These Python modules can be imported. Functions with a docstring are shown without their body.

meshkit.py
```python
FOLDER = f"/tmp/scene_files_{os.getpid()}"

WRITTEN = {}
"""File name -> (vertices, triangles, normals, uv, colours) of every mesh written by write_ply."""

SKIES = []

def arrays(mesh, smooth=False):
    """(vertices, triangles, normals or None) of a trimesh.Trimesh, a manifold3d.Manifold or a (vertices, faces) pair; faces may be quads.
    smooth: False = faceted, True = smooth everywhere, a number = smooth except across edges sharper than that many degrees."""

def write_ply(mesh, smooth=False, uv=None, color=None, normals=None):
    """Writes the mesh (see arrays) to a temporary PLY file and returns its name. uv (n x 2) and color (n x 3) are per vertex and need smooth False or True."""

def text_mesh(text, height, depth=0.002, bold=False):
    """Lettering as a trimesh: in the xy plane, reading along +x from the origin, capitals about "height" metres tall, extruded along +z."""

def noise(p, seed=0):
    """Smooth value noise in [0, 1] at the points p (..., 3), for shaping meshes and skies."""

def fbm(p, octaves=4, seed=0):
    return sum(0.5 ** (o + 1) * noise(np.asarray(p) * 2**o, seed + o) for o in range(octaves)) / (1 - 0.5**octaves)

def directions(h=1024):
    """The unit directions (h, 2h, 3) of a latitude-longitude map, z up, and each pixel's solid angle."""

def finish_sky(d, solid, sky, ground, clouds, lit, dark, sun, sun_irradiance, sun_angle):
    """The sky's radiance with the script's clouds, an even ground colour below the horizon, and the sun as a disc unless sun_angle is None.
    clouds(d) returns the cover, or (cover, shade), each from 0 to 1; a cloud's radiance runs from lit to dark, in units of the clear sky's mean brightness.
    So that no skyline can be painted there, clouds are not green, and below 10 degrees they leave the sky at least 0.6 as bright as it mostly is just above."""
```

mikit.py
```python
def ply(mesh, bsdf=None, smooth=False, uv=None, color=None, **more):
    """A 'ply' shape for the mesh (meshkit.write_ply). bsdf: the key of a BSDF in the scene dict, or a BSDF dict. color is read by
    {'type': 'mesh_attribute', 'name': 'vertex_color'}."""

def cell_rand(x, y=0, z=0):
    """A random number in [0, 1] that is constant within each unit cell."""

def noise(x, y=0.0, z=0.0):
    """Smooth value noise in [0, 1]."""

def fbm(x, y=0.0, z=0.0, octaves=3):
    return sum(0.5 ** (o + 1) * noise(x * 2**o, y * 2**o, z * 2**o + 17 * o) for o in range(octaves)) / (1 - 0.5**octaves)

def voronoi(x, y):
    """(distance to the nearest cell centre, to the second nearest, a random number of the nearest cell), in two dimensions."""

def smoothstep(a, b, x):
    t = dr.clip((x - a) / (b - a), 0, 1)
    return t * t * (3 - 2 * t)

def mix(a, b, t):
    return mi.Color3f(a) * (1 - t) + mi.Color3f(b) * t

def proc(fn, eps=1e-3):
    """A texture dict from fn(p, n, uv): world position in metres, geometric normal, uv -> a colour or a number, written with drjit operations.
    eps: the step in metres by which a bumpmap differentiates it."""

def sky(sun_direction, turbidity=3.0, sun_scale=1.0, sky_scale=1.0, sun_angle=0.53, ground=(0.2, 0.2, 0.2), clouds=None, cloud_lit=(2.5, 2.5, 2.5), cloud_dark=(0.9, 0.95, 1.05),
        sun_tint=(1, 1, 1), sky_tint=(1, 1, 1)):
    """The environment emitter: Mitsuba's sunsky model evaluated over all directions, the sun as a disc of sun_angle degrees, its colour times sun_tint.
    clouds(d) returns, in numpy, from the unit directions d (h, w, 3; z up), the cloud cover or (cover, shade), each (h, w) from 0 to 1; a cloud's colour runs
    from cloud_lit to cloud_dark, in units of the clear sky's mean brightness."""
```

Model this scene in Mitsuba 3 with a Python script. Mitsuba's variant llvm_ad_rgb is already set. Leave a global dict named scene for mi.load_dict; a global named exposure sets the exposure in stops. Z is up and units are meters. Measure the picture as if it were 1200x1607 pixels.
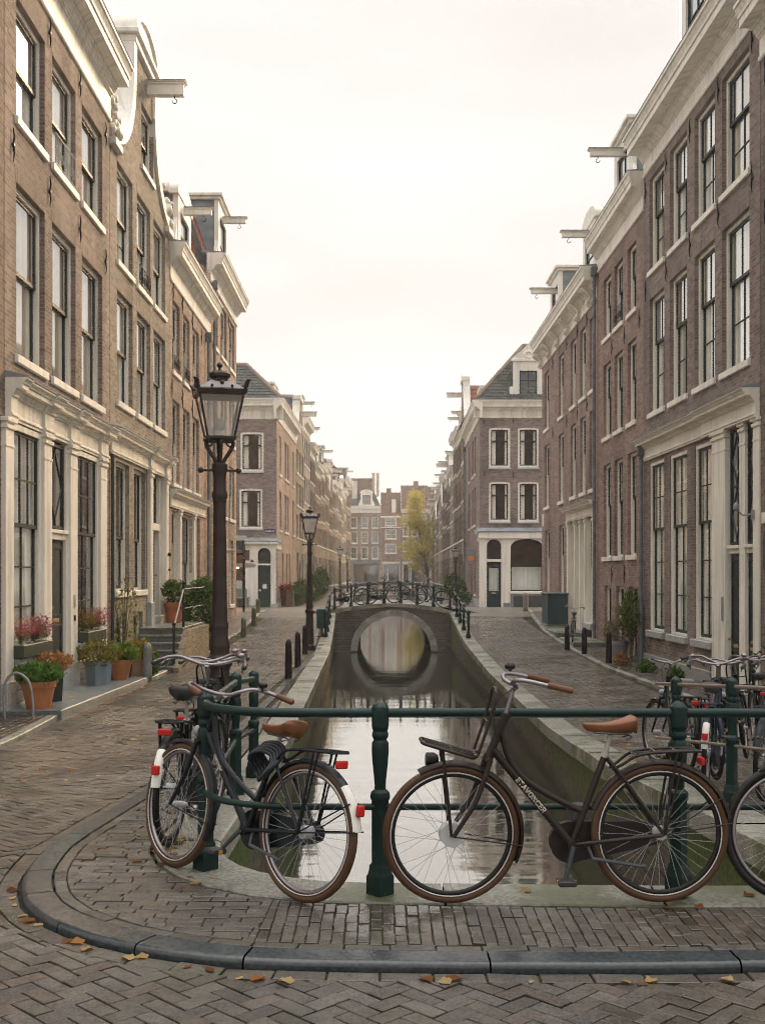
import math, random, zlib
import numpy as np, trimesh, shapely
import drjit as dr
import mitsuba as mi, mikit, meshkit
from shapely.geometry import Polygon, box as sbox, LineString
from shapely import affinity
from shapely.prepared import prep
from mikit import noise, fbm, smoothstep, mix, cell_rand, proc

T = mi.ScalarTransform4f
scene, labels = {}, {}

# ------------------------------------------------------------------ camera, sky, exposure
EYE = 1.66
scene['camera'] = {'type': 'perspective', 'fov': 36.87, 'fov_axis': 'x', 'near_clip': 0.1, 'far_clip': 2000.0,
                   'principal_point_offset_y': -0.0600,
                   'to_world': T().look_at(origin=[0, 0, EYE], target=[0, 10, EYE], up=[0, 0, 1])}


def cloud_cover(d):
    # even high overcast, brighter towards the zenith and around the veiled sun ahead, with faint soft banks
    el = np.clip(d[..., 2], 0, 1)
    q = np.stack([d[..., 0] / (el + 0.35) * 1.3, d[..., 1] / (el + 0.35) * 1.3, el * 6.0], -1)
    n = meshkit.fbm(q + 3.0, 4, 5)
    az = np.arctan2(d[..., 0], d[..., 1])
    glow = np.exp(-((az - 0.10) / 0.7) ** 2) * np.exp(-((el - 0.12) / 0.2) ** 2)
    shade = 1.0 - 0.95 * el ** 4 - 0.075 * glow + (n - 0.5) * 0.20
    return np.ones_like(el), np.clip(shade, 0, 1)


scene['sky'] = mikit.sky([0.36, 0.83, 0.42], turbidity=4, sun_scale=0.30, sun_angle=16, clouds=cloud_cover,
                         cloud_lit=(4.5, 4.45, 4.35), cloud_dark=(1.11, 1.045, 0.995), sun_tint=(1.0, 0.90, 0.79), ground=(0.12, 0.11, 0.10))
exposure = 3.32


# ------------------------------------------------------------------ materials (colour travels in uv: u = 255 r + g, v = b (+2 = flag))
def code(rgb, flag=0):
    r, g, b = rgb
    return [math.floor(r * 250) + min(max(g, 0.0), 0.95) + 0.02, b + 2.0 * flag]


def dec(uv):
    r = dr.floor(uv.x)
    b = dr.select(uv.y > 1.5, uv.y - 2.0, uv.y)
    return mi.Color3f(r / 250.0, uv.x - r - 0.02, b)


def f_flat(p, n, uv):
    return dec(uv)


def f_paint(p, n, uv):
    d = fbm(p.x * 2.3, p.y * 2.3, p.z * 0.9, 3)
    s = noise(p.x * 22, p.y * 22, p.z * 1.6)
    g = noise(p.x * 60, p.y * 60, p.z * 60)
    run = smoothstep(0.50, 0.85, noise(p.x * 11 + p.y * 11, p.y * 3, p.z * 0.5))
    return dec(uv) * (0.80 + 0.26 * d + 0.10 * (s - 0.5) + 0.07 * (g - 0.5) - 0.16 * run)


def f_metal(p, n, uv):
    d = noise(p.x * 9, p.y * 9, p.z * 9)
    g = noise(p.x * 70, p.y * 70, p.z * 70)
    c = dec(uv) * (0.8 + 0.4 * d)
    return c + mi.Color3f(0.03, 0.022, 0.016) * smoothstep(0.74, 0.95, g * 0.6 + d * 0.4)


def f_metal_rough(p, n, uv):
    return 0.30 + 0.25 * noise(p.x * 14, p.y * 14, p.z * 14)


def f_brick(p, n, uv):
    side = dr.abs(n.x) > dr.abs(n.y)
    h = dr.select(side, p.y, p.x)
    up = uv.y > 1.5
    a = dr.select(up, p.z + 0.03, h)
    r = dr.select(up, h, p.z)
    row = dr.floor(r / 0.066)
    L = 0.225
    off = 0.5 * (row - 2 * dr.floor(row / 2)) * L
    cell = dr.floor((a + off) / L)
    fa, fr = (a + off) / L - cell, r / 0.066 - row
    joint = dr.maximum(smoothstep(0.44, 0.49, dr.abs(fa - 0.5)), smoothstep(0.36, 0.46, dr.abs(fr - 0.5)))
    t = cell_rand(cell + 7, row, dr.floor(p.x * 0.02))
    base = dec(uv)
    big = fbm(p.x * 0.7, p.y * 0.7, p.z * 0.7, 3)
    soot = smoothstep(0.45, 0.75, fbm(p.x * 1.1 + 9, p.y * 1.1, p.z * 0.25, 3))
    c = base * (0.66 + 0.60 * t) * (0.72 + 0.58 * big) * (1 - 0.42 * soot)
    c = mix(c, base * 1.15 + mi.Color3f(0.075, 0.07, 0.06), joint * 0.62)
    return c


def f_stone(p, n, uv):
    s = 0.5 * noise(p.x * 150, p.y * 150, p.z * 150) + 0.5 * smoothstep(0.25, 0.75, noise(p.x * 62, p.y * 62, p.z * 62))
    d = fbm(p.x * 5, p.y * 5, p.z * 5, 3)
    lo = fbm(p.x * 1.1, p.y * 1.1, p.z * 1.1, 3)
    c = dec(uv) * (0.52 + 0.36 * d + 0.75 * (s - 0.45) + 0.3 * lo)
    moss = smoothstep(0.44, 0.68, fbm(p.x * 2.1 + 4, p.y * 2.1, p.z * 2.1, 4)) * dr.select(uv.y > 1.5, 0.78, 0.0)
    return mix(c, mi.Color3f(0.055, 0.062, 0.022), moss)


def f_stone_bump(p, n, uv):
    return noise(p.x * 110, p.y * 110, p.z * 110) + 1.2 * noise(p.x * 45, p.y * 45, p.z * 45)


def f_paver(p, n, uv):
    g = noise(p.x * 130, p.y * 130, p.z * 20)
    d = fbm(p.x * 14, p.y * 14, 2.0, 3)
    big = fbm(p.x * 0.9, p.y * 0.9, 5.0, 3)
    moss = smoothstep(0.55, 0.8, fbm(p.x * 1.4 + 7, p.y * 1.4, 1.0, 4)) * 0.35
    c = dec(uv) * (0.12 + 0.26 * d + 0.28 * (g - 0.5) + 0.26 * big)
    return mix(c, mi.Color3f(0.032, 0.036, 0.014), moss)


def f_paver_rough(p, n, uv):
    w = smoothstep(0.35, 0.65, fbm(p.x * 1.6, p.y * 1.6, 3.0, 3))
    return 0.17 + 0.27 * w + 0.10 * noise(p.x * 60, p.y * 60, 0)


def f_soil(p, n, uv):
    m = smoothstep(0.42, 0.62, fbm(p.x * 1.7 + 3, p.y * 1.7, 0.0, 4))
    g = noise(p.x * 90, p.y * 90, 0)
    return mix(mi.Color3f(0.026, 0.022, 0.016), mi.Color3f(0.036, 0.044, 0.013), m) * (0.6 + 0.8 * g)


def f_road(p, n, uv):
    # brick paving too far away to pick apart: rows across the street
    row = dr.floor(p.y / 0.105)
    off = 0.105 * (row - 2 * dr.floor(row / 2))
    cell = dr.floor((p.x + off) / 0.21)
    fx, fy = (p.x + off) / 0.21 - cell, p.y / 0.105 - row
    j = dr.maximum(smoothstep(0.45, 0.49, dr.abs(fx - 0.5)), smoothstep(0.40, 0.48, dr.abs(fy - 0.5)))
    big = fbm(p.x * 0.6, p.y * 0.35, 1.0, 4)
    c = mi.Color3f(0.110, 0.093, 0.077) * (0.65 + 0.35 * cell_rand(cell, row) + 0.5 * (big - 0.4))
    c = mix(c, mi.Color3f(0.045, 0.042, 0.03), j * 0.7)
    moss = smoothstep(0.60, 0.75, fbm(p.x * 0.9 + 7, p.y * 0.5, 1.0, 4)) * 0.4
    return mix(c, mi.Color3f(0.06, 0.065, 0.03), moss)


def f_quay(p, n, uv):
    side = dr.abs(n.x) > dr.abs(n.y)
    h = dr.select(side, p.y, p.x)
    row = dr.floor(p.z / 0.068)
    off = 0.11 * (row - 2 * dr.floor(row / 2))
    cell = dr.floor((h + off) / 0.22)
    fa, fr = (h + off) / 0.22 - cell, p.z / 0.068 - row
    joint = dr.maximum(smoothstep(0.43, 0.48, dr.abs(fa - 0.5)), smoothstep(0.34, 0.46, dr.abs(fr - 0.5)))
    c = mi.Color3f(0.058, 0.047, 0.037) * (0.55 + 0.7 * cell_rand(cell, row, 4))
    c = mix(c, mi.Color3f(0.10, 0.095, 0.08), joint * 0.55)
    m = fbm(h * 1.1, p.z * 1.0, 2.0, 4)
    streak = fbm(h * 5.0, p.z * 0.7, 6.0, 3)
    top = smoothstep(-1.35, -0.35, p.z)
    moss = smoothstep(0.42, 0.62, 0.55 * m + 0.45 * streak + 0.30 * top - 0.07)
    g = mi.Color3f(0.048, 0.072, 0.014) * (0.5 + 1.0 * noise(h * 45, p.z * 45, 1.0))
    c = mix(c, g, moss * 0.85)
    wet = smoothstep(-1.25, -1.5, p.z)
    return c * (1 - 0.5 * wet)


def f_water_bump(p, n, uv):
    a = noise(p.x * 0.7 + 0.15 * p.y, p.y * 2.6, 0.0)
    b = noise(p.x * 1.7 - 0.3 * p.y + 5, p.y * 6.0, 3.0)
    c = noise(p.x * 4.0 + 40, p.y * 12.0, 7.0)
    calm = 0.35 + 0.65 * smoothstep(0.35, 0.7, fbm(p.x * 0.35, p.y * 0.13, 2.0, 3))
    return (a + 0.42 * b + 0.16 * c) * calm


def f_leaf(p, n, uv):
    return dec(uv) * (0.6 + 0.8 * noise(p.x * 7, p.y * 7, p.z * 7))


def f_tile(p, n, uv):
    return dec(uv) * (0.55 + 0.5 * noise(p.x * 4.3, p.y * 4.3, p.z * 5.0) + 0.4 * fbm(p.x * 1.2, p.y * 1.2, p.z * 1.2, 2))


def f_cloth(p, n, uv):
    return dec(uv) * (0.85 + 0.3 * noise(p.y * 9 + p.x * 9, p.z * 0.4, 0))


def principled(fn, rough=0.6, spec=0.5, two=False, **more):
    d = {'type': 'principled', 'base_color': proc(fn), 'roughness': proc(rough) if callable(rough) else rough, 'specular': spec, **more}
    return {'type': 'twosided', 'bsdf': d} if two else d


scene['m_paint'] = principled(f_paint, 0.5, 0.4, True)
scene['m_brick'] = principled(f_brick, 0.8, 0.3, True)
scene['m_stone'] = {'type': 'bumpmap', 'tex': proc(f_stone_bump, 2e-3), 'scale': 0.0022, 'bsdf': principled(f_stone, 0.45, 0.5)}
scene['m_wet'] = {'type': 'bumpmap', 'tex': proc(f_stone_bump, 2e-3), 'scale': 0.0006, 'bsdf': principled(f_stone, 0.30, 0.6)}
scene['m_paver'] = {'type': 'bumpmap', 'tex': proc(f_stone_bump, 2e-3), 'scale': 0.0008, 'bsdf': principled(f_paver, f_paver_rough, 0.62)}
scene['m_soil'] = principled(f_soil, 0.9, 0.2)
scene['m_road'] = principled(f_road, 0.36, 0.7)
scene['m_quay'] = principled(f_quay, 0.75, 0.25, True)
scene['m_metal'] = principled(f_metal, f_metal_rough, 0.28, True)
scene['m_matte'] = principled(f_tile, 0.85, 0.25, True)
scene['m_satin'] = principled(f_metal, 0.42, 0.30, True)
scene['m_cloth'] = {'type': 'twosided', 'bsdf': {'type': 'diffuse', 'reflectance': proc(f_cloth)}}
scene['m_chrome'] = {'type': 'twosided', 'bsdf': {'type': 'roughconductor', 'material': 'Cr', 'specular_reflectance': {'type': 'rgb', 'value': [0.42, 0.405, 0.39]}, 'alpha': 0.2, 'distribution': 'ggx'}}
scene['m_dusty'] = {'type': 'blendbsdf', 'weight': 0.16, 'a': {'type': 'thindielectric', 'int_ior': 1.52}, 'b': {'type': 'twosided', 'bsdf': {'type': 'diffuse', 'reflectance': {'type': 'rgb', 'value': [0.8, 0.76, 0.7]}}}}
scene['m_glass'] = {'type': 'thindielectric', 'int_ior': 2.0}
scene['m_pane'] = {'type': 'thindielectric', 'int_ior': 1.42}
scene['m_leaf'] = {'type': 'principledthin', 'base_color': proc(f_leaf), 'roughness': 0.55, 'diff_trans': 0.7}
scene['m_murk'] = {'type': 'bumpmap', 'tex': proc(f_water_bump, 8e-3), 'scale': 0.0034,
                    'bsdf': {'type': 'roughplastic', 'diffuse_reflectance': {'type': 'rgb', 'value': [0.022, 0.024, 0.016]}, 'int_ior': 1.9, 'alpha': 0.004}}
scene['m_still_water'] = {'type': 'bumpmap', 'tex': proc(f_water_bump, 8e-3), 'scale': 0.0034, 'bsdf': {'type': 'roughconductor', 'specular_reflectance': {'type': 'rgb', 'value': [0.93, 0.93, 0.90]}, 'material': 'none', 'alpha': 0.004}}
scene['m_water'] = {'type': 'blendbsdf', 'weight': 0.42, 'a': {'type': 'ref', 'id': 'm_murk'}, 'b': {'type': 'ref', 'id': 'm_still_water'}}
scene['m_bulb'] = {'type': 'plastic', 'diffuse_reflectance': {'type': 'rgb', 'value': [0.75, 0.74, 0.7]}}

CREAM = (0.75, 0.71, 0.62)
WHITE = (0.75, 0.72, 0.645)
DGREEN = (0.012, 0.020, 0.018)
RAIL = (0.004, 0.019, 0.016)
BLACK = (0.005, 0.005, 0.0055)
LEAD = (0.22, 0.24, 0.26)
HARD = (0.36, 0.37, 0.36)
TYRE = (0.008, 0.008, 0.008)


# ------------------------------------------------------------------ mesh helpers
def smoothpath(pts, n=6, closed=False):
    p = np.asarray(pts, float)
    if closed:
        q = np.vstack([p[-1], p, p[0], p[1]])
    else:
        q = np.vstack([2 * p[0] - p[1], p, 2 * p[-1] - p[-2]])
    out = []
    for i in range(1, len(q) - 2):
        a, b, c, d = q[i - 1], q[i], q[i + 1], q[i + 2]
        for t in np.arange(n) / n:
            out.append(0.5 * (2 * b + (c - a) * t + (2 * a - 5 * b + 4 * c - d) * t * t + (3 * b - a - 3 * c + d) * t ** 3))
    if not closed:
        out.append(q[-2])
    return np.array(out)


class MB:
    """Collects shapes into one mesh."""

    def __init__(s):
        s.v, s.f, s.n = [], [], 0

    def add(s, v, f):
        v, f = np.asarray(v, float), np.asarray(f, int)
        if f.shape[1] == 4:
            f = np.vstack([f[:, [0, 1, 2]], f[:, [0, 2, 3]]])
        s.v.append(v); s.f.append(f + s.n); s.n += len(v)
        return s

    def tm(s, m):
        return s.add(m.vertices, m.faces)

    def box(s, x0, x1, y0, y1, z0, z1, b=0.0):
        if x1 < x0: x0, x1 = x1, x0
        if y1 < y0: y0, y1 = y1, y0
        if z1 < z0: z0, z1 = z1, z0
        if b <= 0:
            v = [[x, y, z] for x in (x0, x1) for y in (y0, y1) for z in (z0, z1)]
            f = [[0, 1, 3, 2], [4, 6, 7, 5], [0, 4, 5, 1], [2, 3, 7, 6], [0, 2, 6, 4], [1, 5, 7, 3]]
            return s.add(v, f)
        c = np.array([[x, y, z] for x in (x0, x1) for y in (y0, y1) for z in (z0, z1)])
        pts = []
        for i in range(8):
            for ax in range(3):
                q = c[i].copy()
                for o in range(3):
                    if o != ax:
                        q[o] += b if q[o] in ((x0, y0, z0)[o],) else -b
                pts.append(q)
        h = trimesh.convex.convex_hull(np.array(pts))
        return s.tm(h)

    def tube(s, pts, r, n=8, cap=True):
        p = np.asarray(pts, float)
        m = len(p)
        r = np.broadcast_to(np.asarray(r, float), (m,))
        t = np.gradient(p, axis=0)
        t /= np.linalg.norm(t, axis=1, keepdims=True) + 1e-12
        a = np.array([0, 0, 1.0]) if abs(t[0, 2]) < 0.9 else np.array([1.0, 0, 0])
        u = np.cross(t[0], a); u /= np.linalg.norm(u)
        ang = np.arange(n) * 2 * np.pi / n
        V = []
        for i in range(m):
            u = u - t[i] * np.dot(u, t[i]); u /= np.linalg.norm(u) + 1e-12
            w = np.cross(t[i], u)
            V.append(p[i] + r[i] * (np.cos(ang)[:, None] * u + np.sin(ang)[:, None] * w))
        V = np.vstack(V)
        i, j = np.meshgrid(np.arange(m - 1), np.arange(n), indexing='ij')
        k = (j + 1) % n
        F = np.stack([i * n + j, i * n + k, (i + 1) * n + k, (i + 1) * n + j], -1).reshape(-1, 4)
        F = np.vstack([F[:, [0, 1, 2]], F[:, [0, 2, 3]]])
        if cap:
            V = np.vstack([V, p[0], p[-1]])
            a0, a1 = m * n, m * n + 1
            F = np.vstack([F, [[a0, (q + 1) % n, q] for q in range(n)], [[a1, (m - 1) * n + q, (m - 1) * n + (q + 1) % n] for q in range(n)]])
        return s.add(V, F)

    def bar(s, a, b, r, n=8):
        return s.tube([a, b], r, n)

    def lathe(s, prof, c=(0, 0, 0), n=20, square=False, rot=0.0):
        """prof: (radius, z) from bottom up."""
        prof = np.asarray(prof, float)
        ang = np.arange(n) * 2 * np.pi / n + rot
        k = np.ones(n)
        if square:
            k = 1 / np.maximum(np.abs(np.cos(ang - rot - np.pi / 4 * 0)), np.abs(np.sin(ang - rot)))
        ring = np.stack([np.cos(ang) * k, np.sin(ang) * k], 1)
        V = np.vstack([np.hstack([ring * r, np.full((n, 1), z)]) for r, z in prof])
        m = len(prof)
        i, j = np.meshgrid(np.arange(m - 1), np.arange(n), indexing='ij')
        q = (j + 1) % n
        F = np.stack([i * n + j, i * n + q, (i + 1) * n + q, (i + 1) * n + j], -1).reshape(-1, 4)
        F = np.vstack([F[:, [0, 1, 2]], F[:, [0, 2, 3]]])
        V = np.vstack([V, [0, 0, prof[0, 1]], [0, 0, prof[-1, 1]]])
        F = np.vstack([F, [[m * n, (x + 1) % n, x] for x in range(n)], [[m * n + 1, (m - 1) * n + x, (m - 1) * n + (x + 1) % n] for x in range(n)]])
        return s.add(V + np.asarray(c, float), F)

    def sphere(s, c, r, sub=2, sc=(1, 1, 1)):
        m = ICO[sub]
        return s.add(m.vertices * r * np.array(sc) + np.asarray(c), m.faces)

    def poly(s, pg, z0, z1, axis='z'):
        """Extrude a shapely polygon; axis z: (x,y)->(x,y,z); axis y: polygon is (x,z) and extruded along y from z0 to z1."""
        for g in getattr(pg, 'geoms', [pg]):
            if g.is_empty or g.area < 1e-7: continue
            m = trimesh.creation.extrude_polygon(g, z1 - z0, engine='earcut')
            v, f = np.array(m.vertices), np.array(m.faces)
            v[:, 2] += z0
            if axis == 'y':
                v = v[:, [0, 2, 1]]; f = f[:, ::-1]
            s.add(v, f)
        return s

    def arrays(s):
        return np.vstack(s.v), np.vstack(s.f)

    def xf(s, fn, flip=False):
        v, f = s.arrays()
        s.v, s.f = [fn(v)], [f[:, ::-1] if flip else f]
        return s


ICO = {i: trimesh.creation.icosphere(i) for i in (1, 2, 3)}
USED = {}


def key_of(name):
    n = USED.get(name, 0)
    USED[name] = n + 1
    return name if n == 0 else f'{name}_{n:03d}'


def put(name, mesh, mat, rgb=None, smooth=False, parent=None, flag=0, uv=None, kind=None, label=None, **more):
    key = key_of((parent + '__' if parent else '') + name)
    if isinstance(mesh, MB):
        mesh = mesh.arrays()
    v, f = mesh
    if smooth is not False and smooth is not True:
        v, f, _ = meshkit.arrays(trimesh.Trimesh(v, f, process=False), smooth)
        smooth = True
    if uv is None and rgb is not None:
        uv = np.tile(code(rgb, flag), (len(v), 1))
    scene[key] = mikit.ply((v, f), mat, smooth=smooth, uv=uv, **more)
    if kind: labels.setdefault(key, {})['kind'] = kind
    if label: labels.setdefault(key, {})['label'] = label
    return key


def thing(name, label, cat, group=None):
    key = key_of(name)
    labels[key] = {'label': label, 'category': cat}
    if group: labels[key]['group'] = group
    return key


def tag(key, label, cat, group=None):
    labels[key] = {'label': label, 'category': cat}
    if group: labels[key]['group'] = group
    return key


def rz(v, a):
    c, s_ = math.cos(a), math.sin(a)
    v = np.asarray(v, float).copy()
    x, y = v[:, 0].copy(), v[:, 1].copy()
    v[:, 0], v[:, 1] = c * x - s_ * y, s_ * x + c * y
    return v


# ------------------------------------------------------------------ the lie of the land
LP = np.array([(-50, 1.66), (7, 1.66), (9, 1.78), (11.6, 1.97), (14, 2.05), (20, 2.10), (33, 2.20), (40, 2.02), (46.5, 1.60), (54, 1.60), (61, 1.76), (70, 1.90), (400, 1.90)])
RP = np.array([(-50, 1.66), (7, 1.68), (8, 1.75), (9.8, 1.87), (12.4, 2.05), (14, 2.15), (17.7, 2.38), (22, 2.42), (28, 2.42), (36, 2.20), (46.5, 1.56), (54, 1.56), (61, 1.75), (70, 1.90), (400, 1.90)])


def ground(x, y):
    x, y = np.asarray(x, float), np.asarray(y, float)
    hl, hr = np.interp(y, LP[:, 0], LP[:, 1]), np.interp(y, RP[:, 0], RP[:, 1])
    w = np.clip((x + 0.5) / 2.0, 0, 1)
    w = w * w * (3 - 2 * w)
    up = 0.13 * np.clip((x - 3.0) / 3.0, 0, 1) * np.clip((y - 12) / 8, 0, 1) * np.clip((44 - y) / 8, 0, 1)
    n = meshkit.noise(np.stack([x * 0.9, y * 0.6, x * 0], -1), 3) - 0.5
    return EYE - (hl * (1 - w) + hr * w) + up + 0.013 * n * np.clip((y - 6) / 4, 0, 1)


XL = np.array([(-1.00, 6.9), (-1.07, 9.5), (-1.15, 13.8), (-1.45, 30.7), (-1.89, 46.5), (-2.1, 54.0), (-2.2, 70.0), (-2.0, 240.0)])
XR = np.array([(2.38, 6.2), (2.40, 9.0), (2.38, 12.4), (2.44, 14.1), (2.57, 17.7), (2.60, 25.0), (2.60, 38.0), (2.71, 46.5), (2.8, 54.0), (3.0, 70.0), (4.2, 240.0)])
WATER_Z = -1.54
ROAD_DROP = 0.038
# ------------------------------------------------------------------ ground sheets, canal, quays
KERB = smoothpath([(-2.3, 45.5), (-2.1, 40), (-1.95, 36), (-1.94, 28), (-1.95, 20), (-2.0, 13), (-2.03, 9.5), (-2.05, 7.6), (-2.04, 6.9), (-1.99, 6.4), (-1.90, 6.05), (-1.77, 5.75), (-1.57, 5.48),
                   (-1.27, 5.22), (-0.90, 5.03), (-0.5, 4.93), (0.05, 4.906), (0.9, 4.92), (1.655, 4.955), (3.0, 5.0), (5.0, 5.05)], 10)


def offset_path(p, d):
    t = np.gradient(p, axis=0)
    t /= np.linalg.norm(t, axis=1, keepdims=True)
    return p + d * np.stack([-t[:, 1], t[:, 0]], 1)


KERB_W = 0.155
KERB_IN = offset_path(KERB, KERB_W)          # towards the canal
# inner edge of the coping round the head of the canal
INNER_HEAD = smoothpath([(-1.0, 7.15), (-0.985, 6.98), (-0.93, 6.78), (-0.82, 6.56), (-0.66, 6.38), (-0.47, 6.26), (-0.27, 6.19), (0.0, 6.172)], 5)
INNER = np.vstack([XL[::-1][:-1], INNER_HEAD, [(2.2, 6.172), (2.33, 6.20), (2.38, 6.32)], XR[1:]])


def sheet(xs0, xs1, ys, nx, zf):
    """grid between x0(y) and x1(y)"""
    u = np.linspace(0, 1, nx)
    X = xs0[:, None] * (1 - u) + xs1[:, None] * u
    Y = np.repeat(ys[:, None], nx, 1)
    Z = zf(X, Y)
    V = np.stack([X, Y, Z], -1).reshape(-1, 3)
    i, j = np.meshgrid(np.arange(len(ys) - 1), np.arange(nx - 1), indexing='ij')
    a = i * nx + j
    F = np.stack([a, a + 1, a + nx + 1, a + nx], -1).reshape(-1, 4)
    return V, F


NEAR_Y = 45.0


def zroad(x, y):
    bed = np.where(np.asarray(y) < NEAR_Y, 0.015, 0.0)
    return ground(x, y) - ROAD_DROP - bed


def build_land():
    far = np.concatenate([np.arange(NEAR_Y, 80, 1.0), np.arange(80, 242, 6.0)])
    near = np.arange(6.172, NEAR_Y + 0.01, 0.35)
    near[-1] = NEAR_Y
    l_in = np.interp(far, XL[:, 1], XL[:, 0]) - 0.06
    r_in = np.interp(far, XR[:, 1], XR[:, 0]) + 0.06
    V, F = sheet(np.full(len(far), -5.0), l_in, far, 24, zroad)
    put('road', (V, F), 'm_road', smooth=True, kind='structure')
    V, F = sheet(r_in, np.full(len(far), 6.2), far, 24, zroad)
    put('road', (V, F), 'm_road', smooth=True, kind='structure')
    # the cross street over the bridge and the land round about, out to the horizon
    m = MB()
    fy = np.concatenate([np.arange(-30, 46, 4.0), np.arange(46, 62, 1.0), [80, 120, 240]])
    for a, b in ((-400, -5.0), (6.2, 400)):
        xs = np.full(len(fy), a), np.full(len(fy), b)
        V, F = sheet(xs[0], xs[1], fy, 40, lambda x, y: zroad(x, y) - 0.012)
        m.add(V, F)
    V, F = sheet(np.full(6, -400.0), np.full(6, 400.0), np.array([240, 260, 300, 380, 500, 700.0]), 30, lambda x, y: zroad(x, y) - 0.012)
    m.add(V, F)
    put('ground', m, 'm_road', smooth=True, kind='structure')
    # bed of sand and moss below the bricks that lie nearest
    m = MB()
    l_in = np.interp(near, INNER_L[:, 1], INNER_L[:, 0]) - 0.06
    V, F = sheet(np.full(len(near), -5.0), l_in, near, 30, zroad)
    m.add(V, F)
    V, F = sheet(np.interp(near, XR[:, 1], XR[:, 0]) + 0.06, np.full(len(near), 6.2), near, 30, zroad)
    m.add(V, F)
    fy = np.arange(-6.0, 6.18, 0.4)
    fy[-1] = 6.172
    V, F = sheet(np.full(len(fy), -5.0), np.full(len(fy), 6.2), fy, 60, zroad)
    m.add(V, F)
    put('paving_bed', m, 'm_soil', smooth=True, kind='structure')
    # water
    V, F = sheet(np.full(40, -9.0), np.full(40, 9.0), np.linspace(5.5, 240, 40), 6, lambda x, y: x * 0 + WATER_Z)
    put('canal_water', (V, F), 'm_water', kind='structure')


INNER_L = np.vstack([INNER_HEAD[::-1], XL[1:]])


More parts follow.
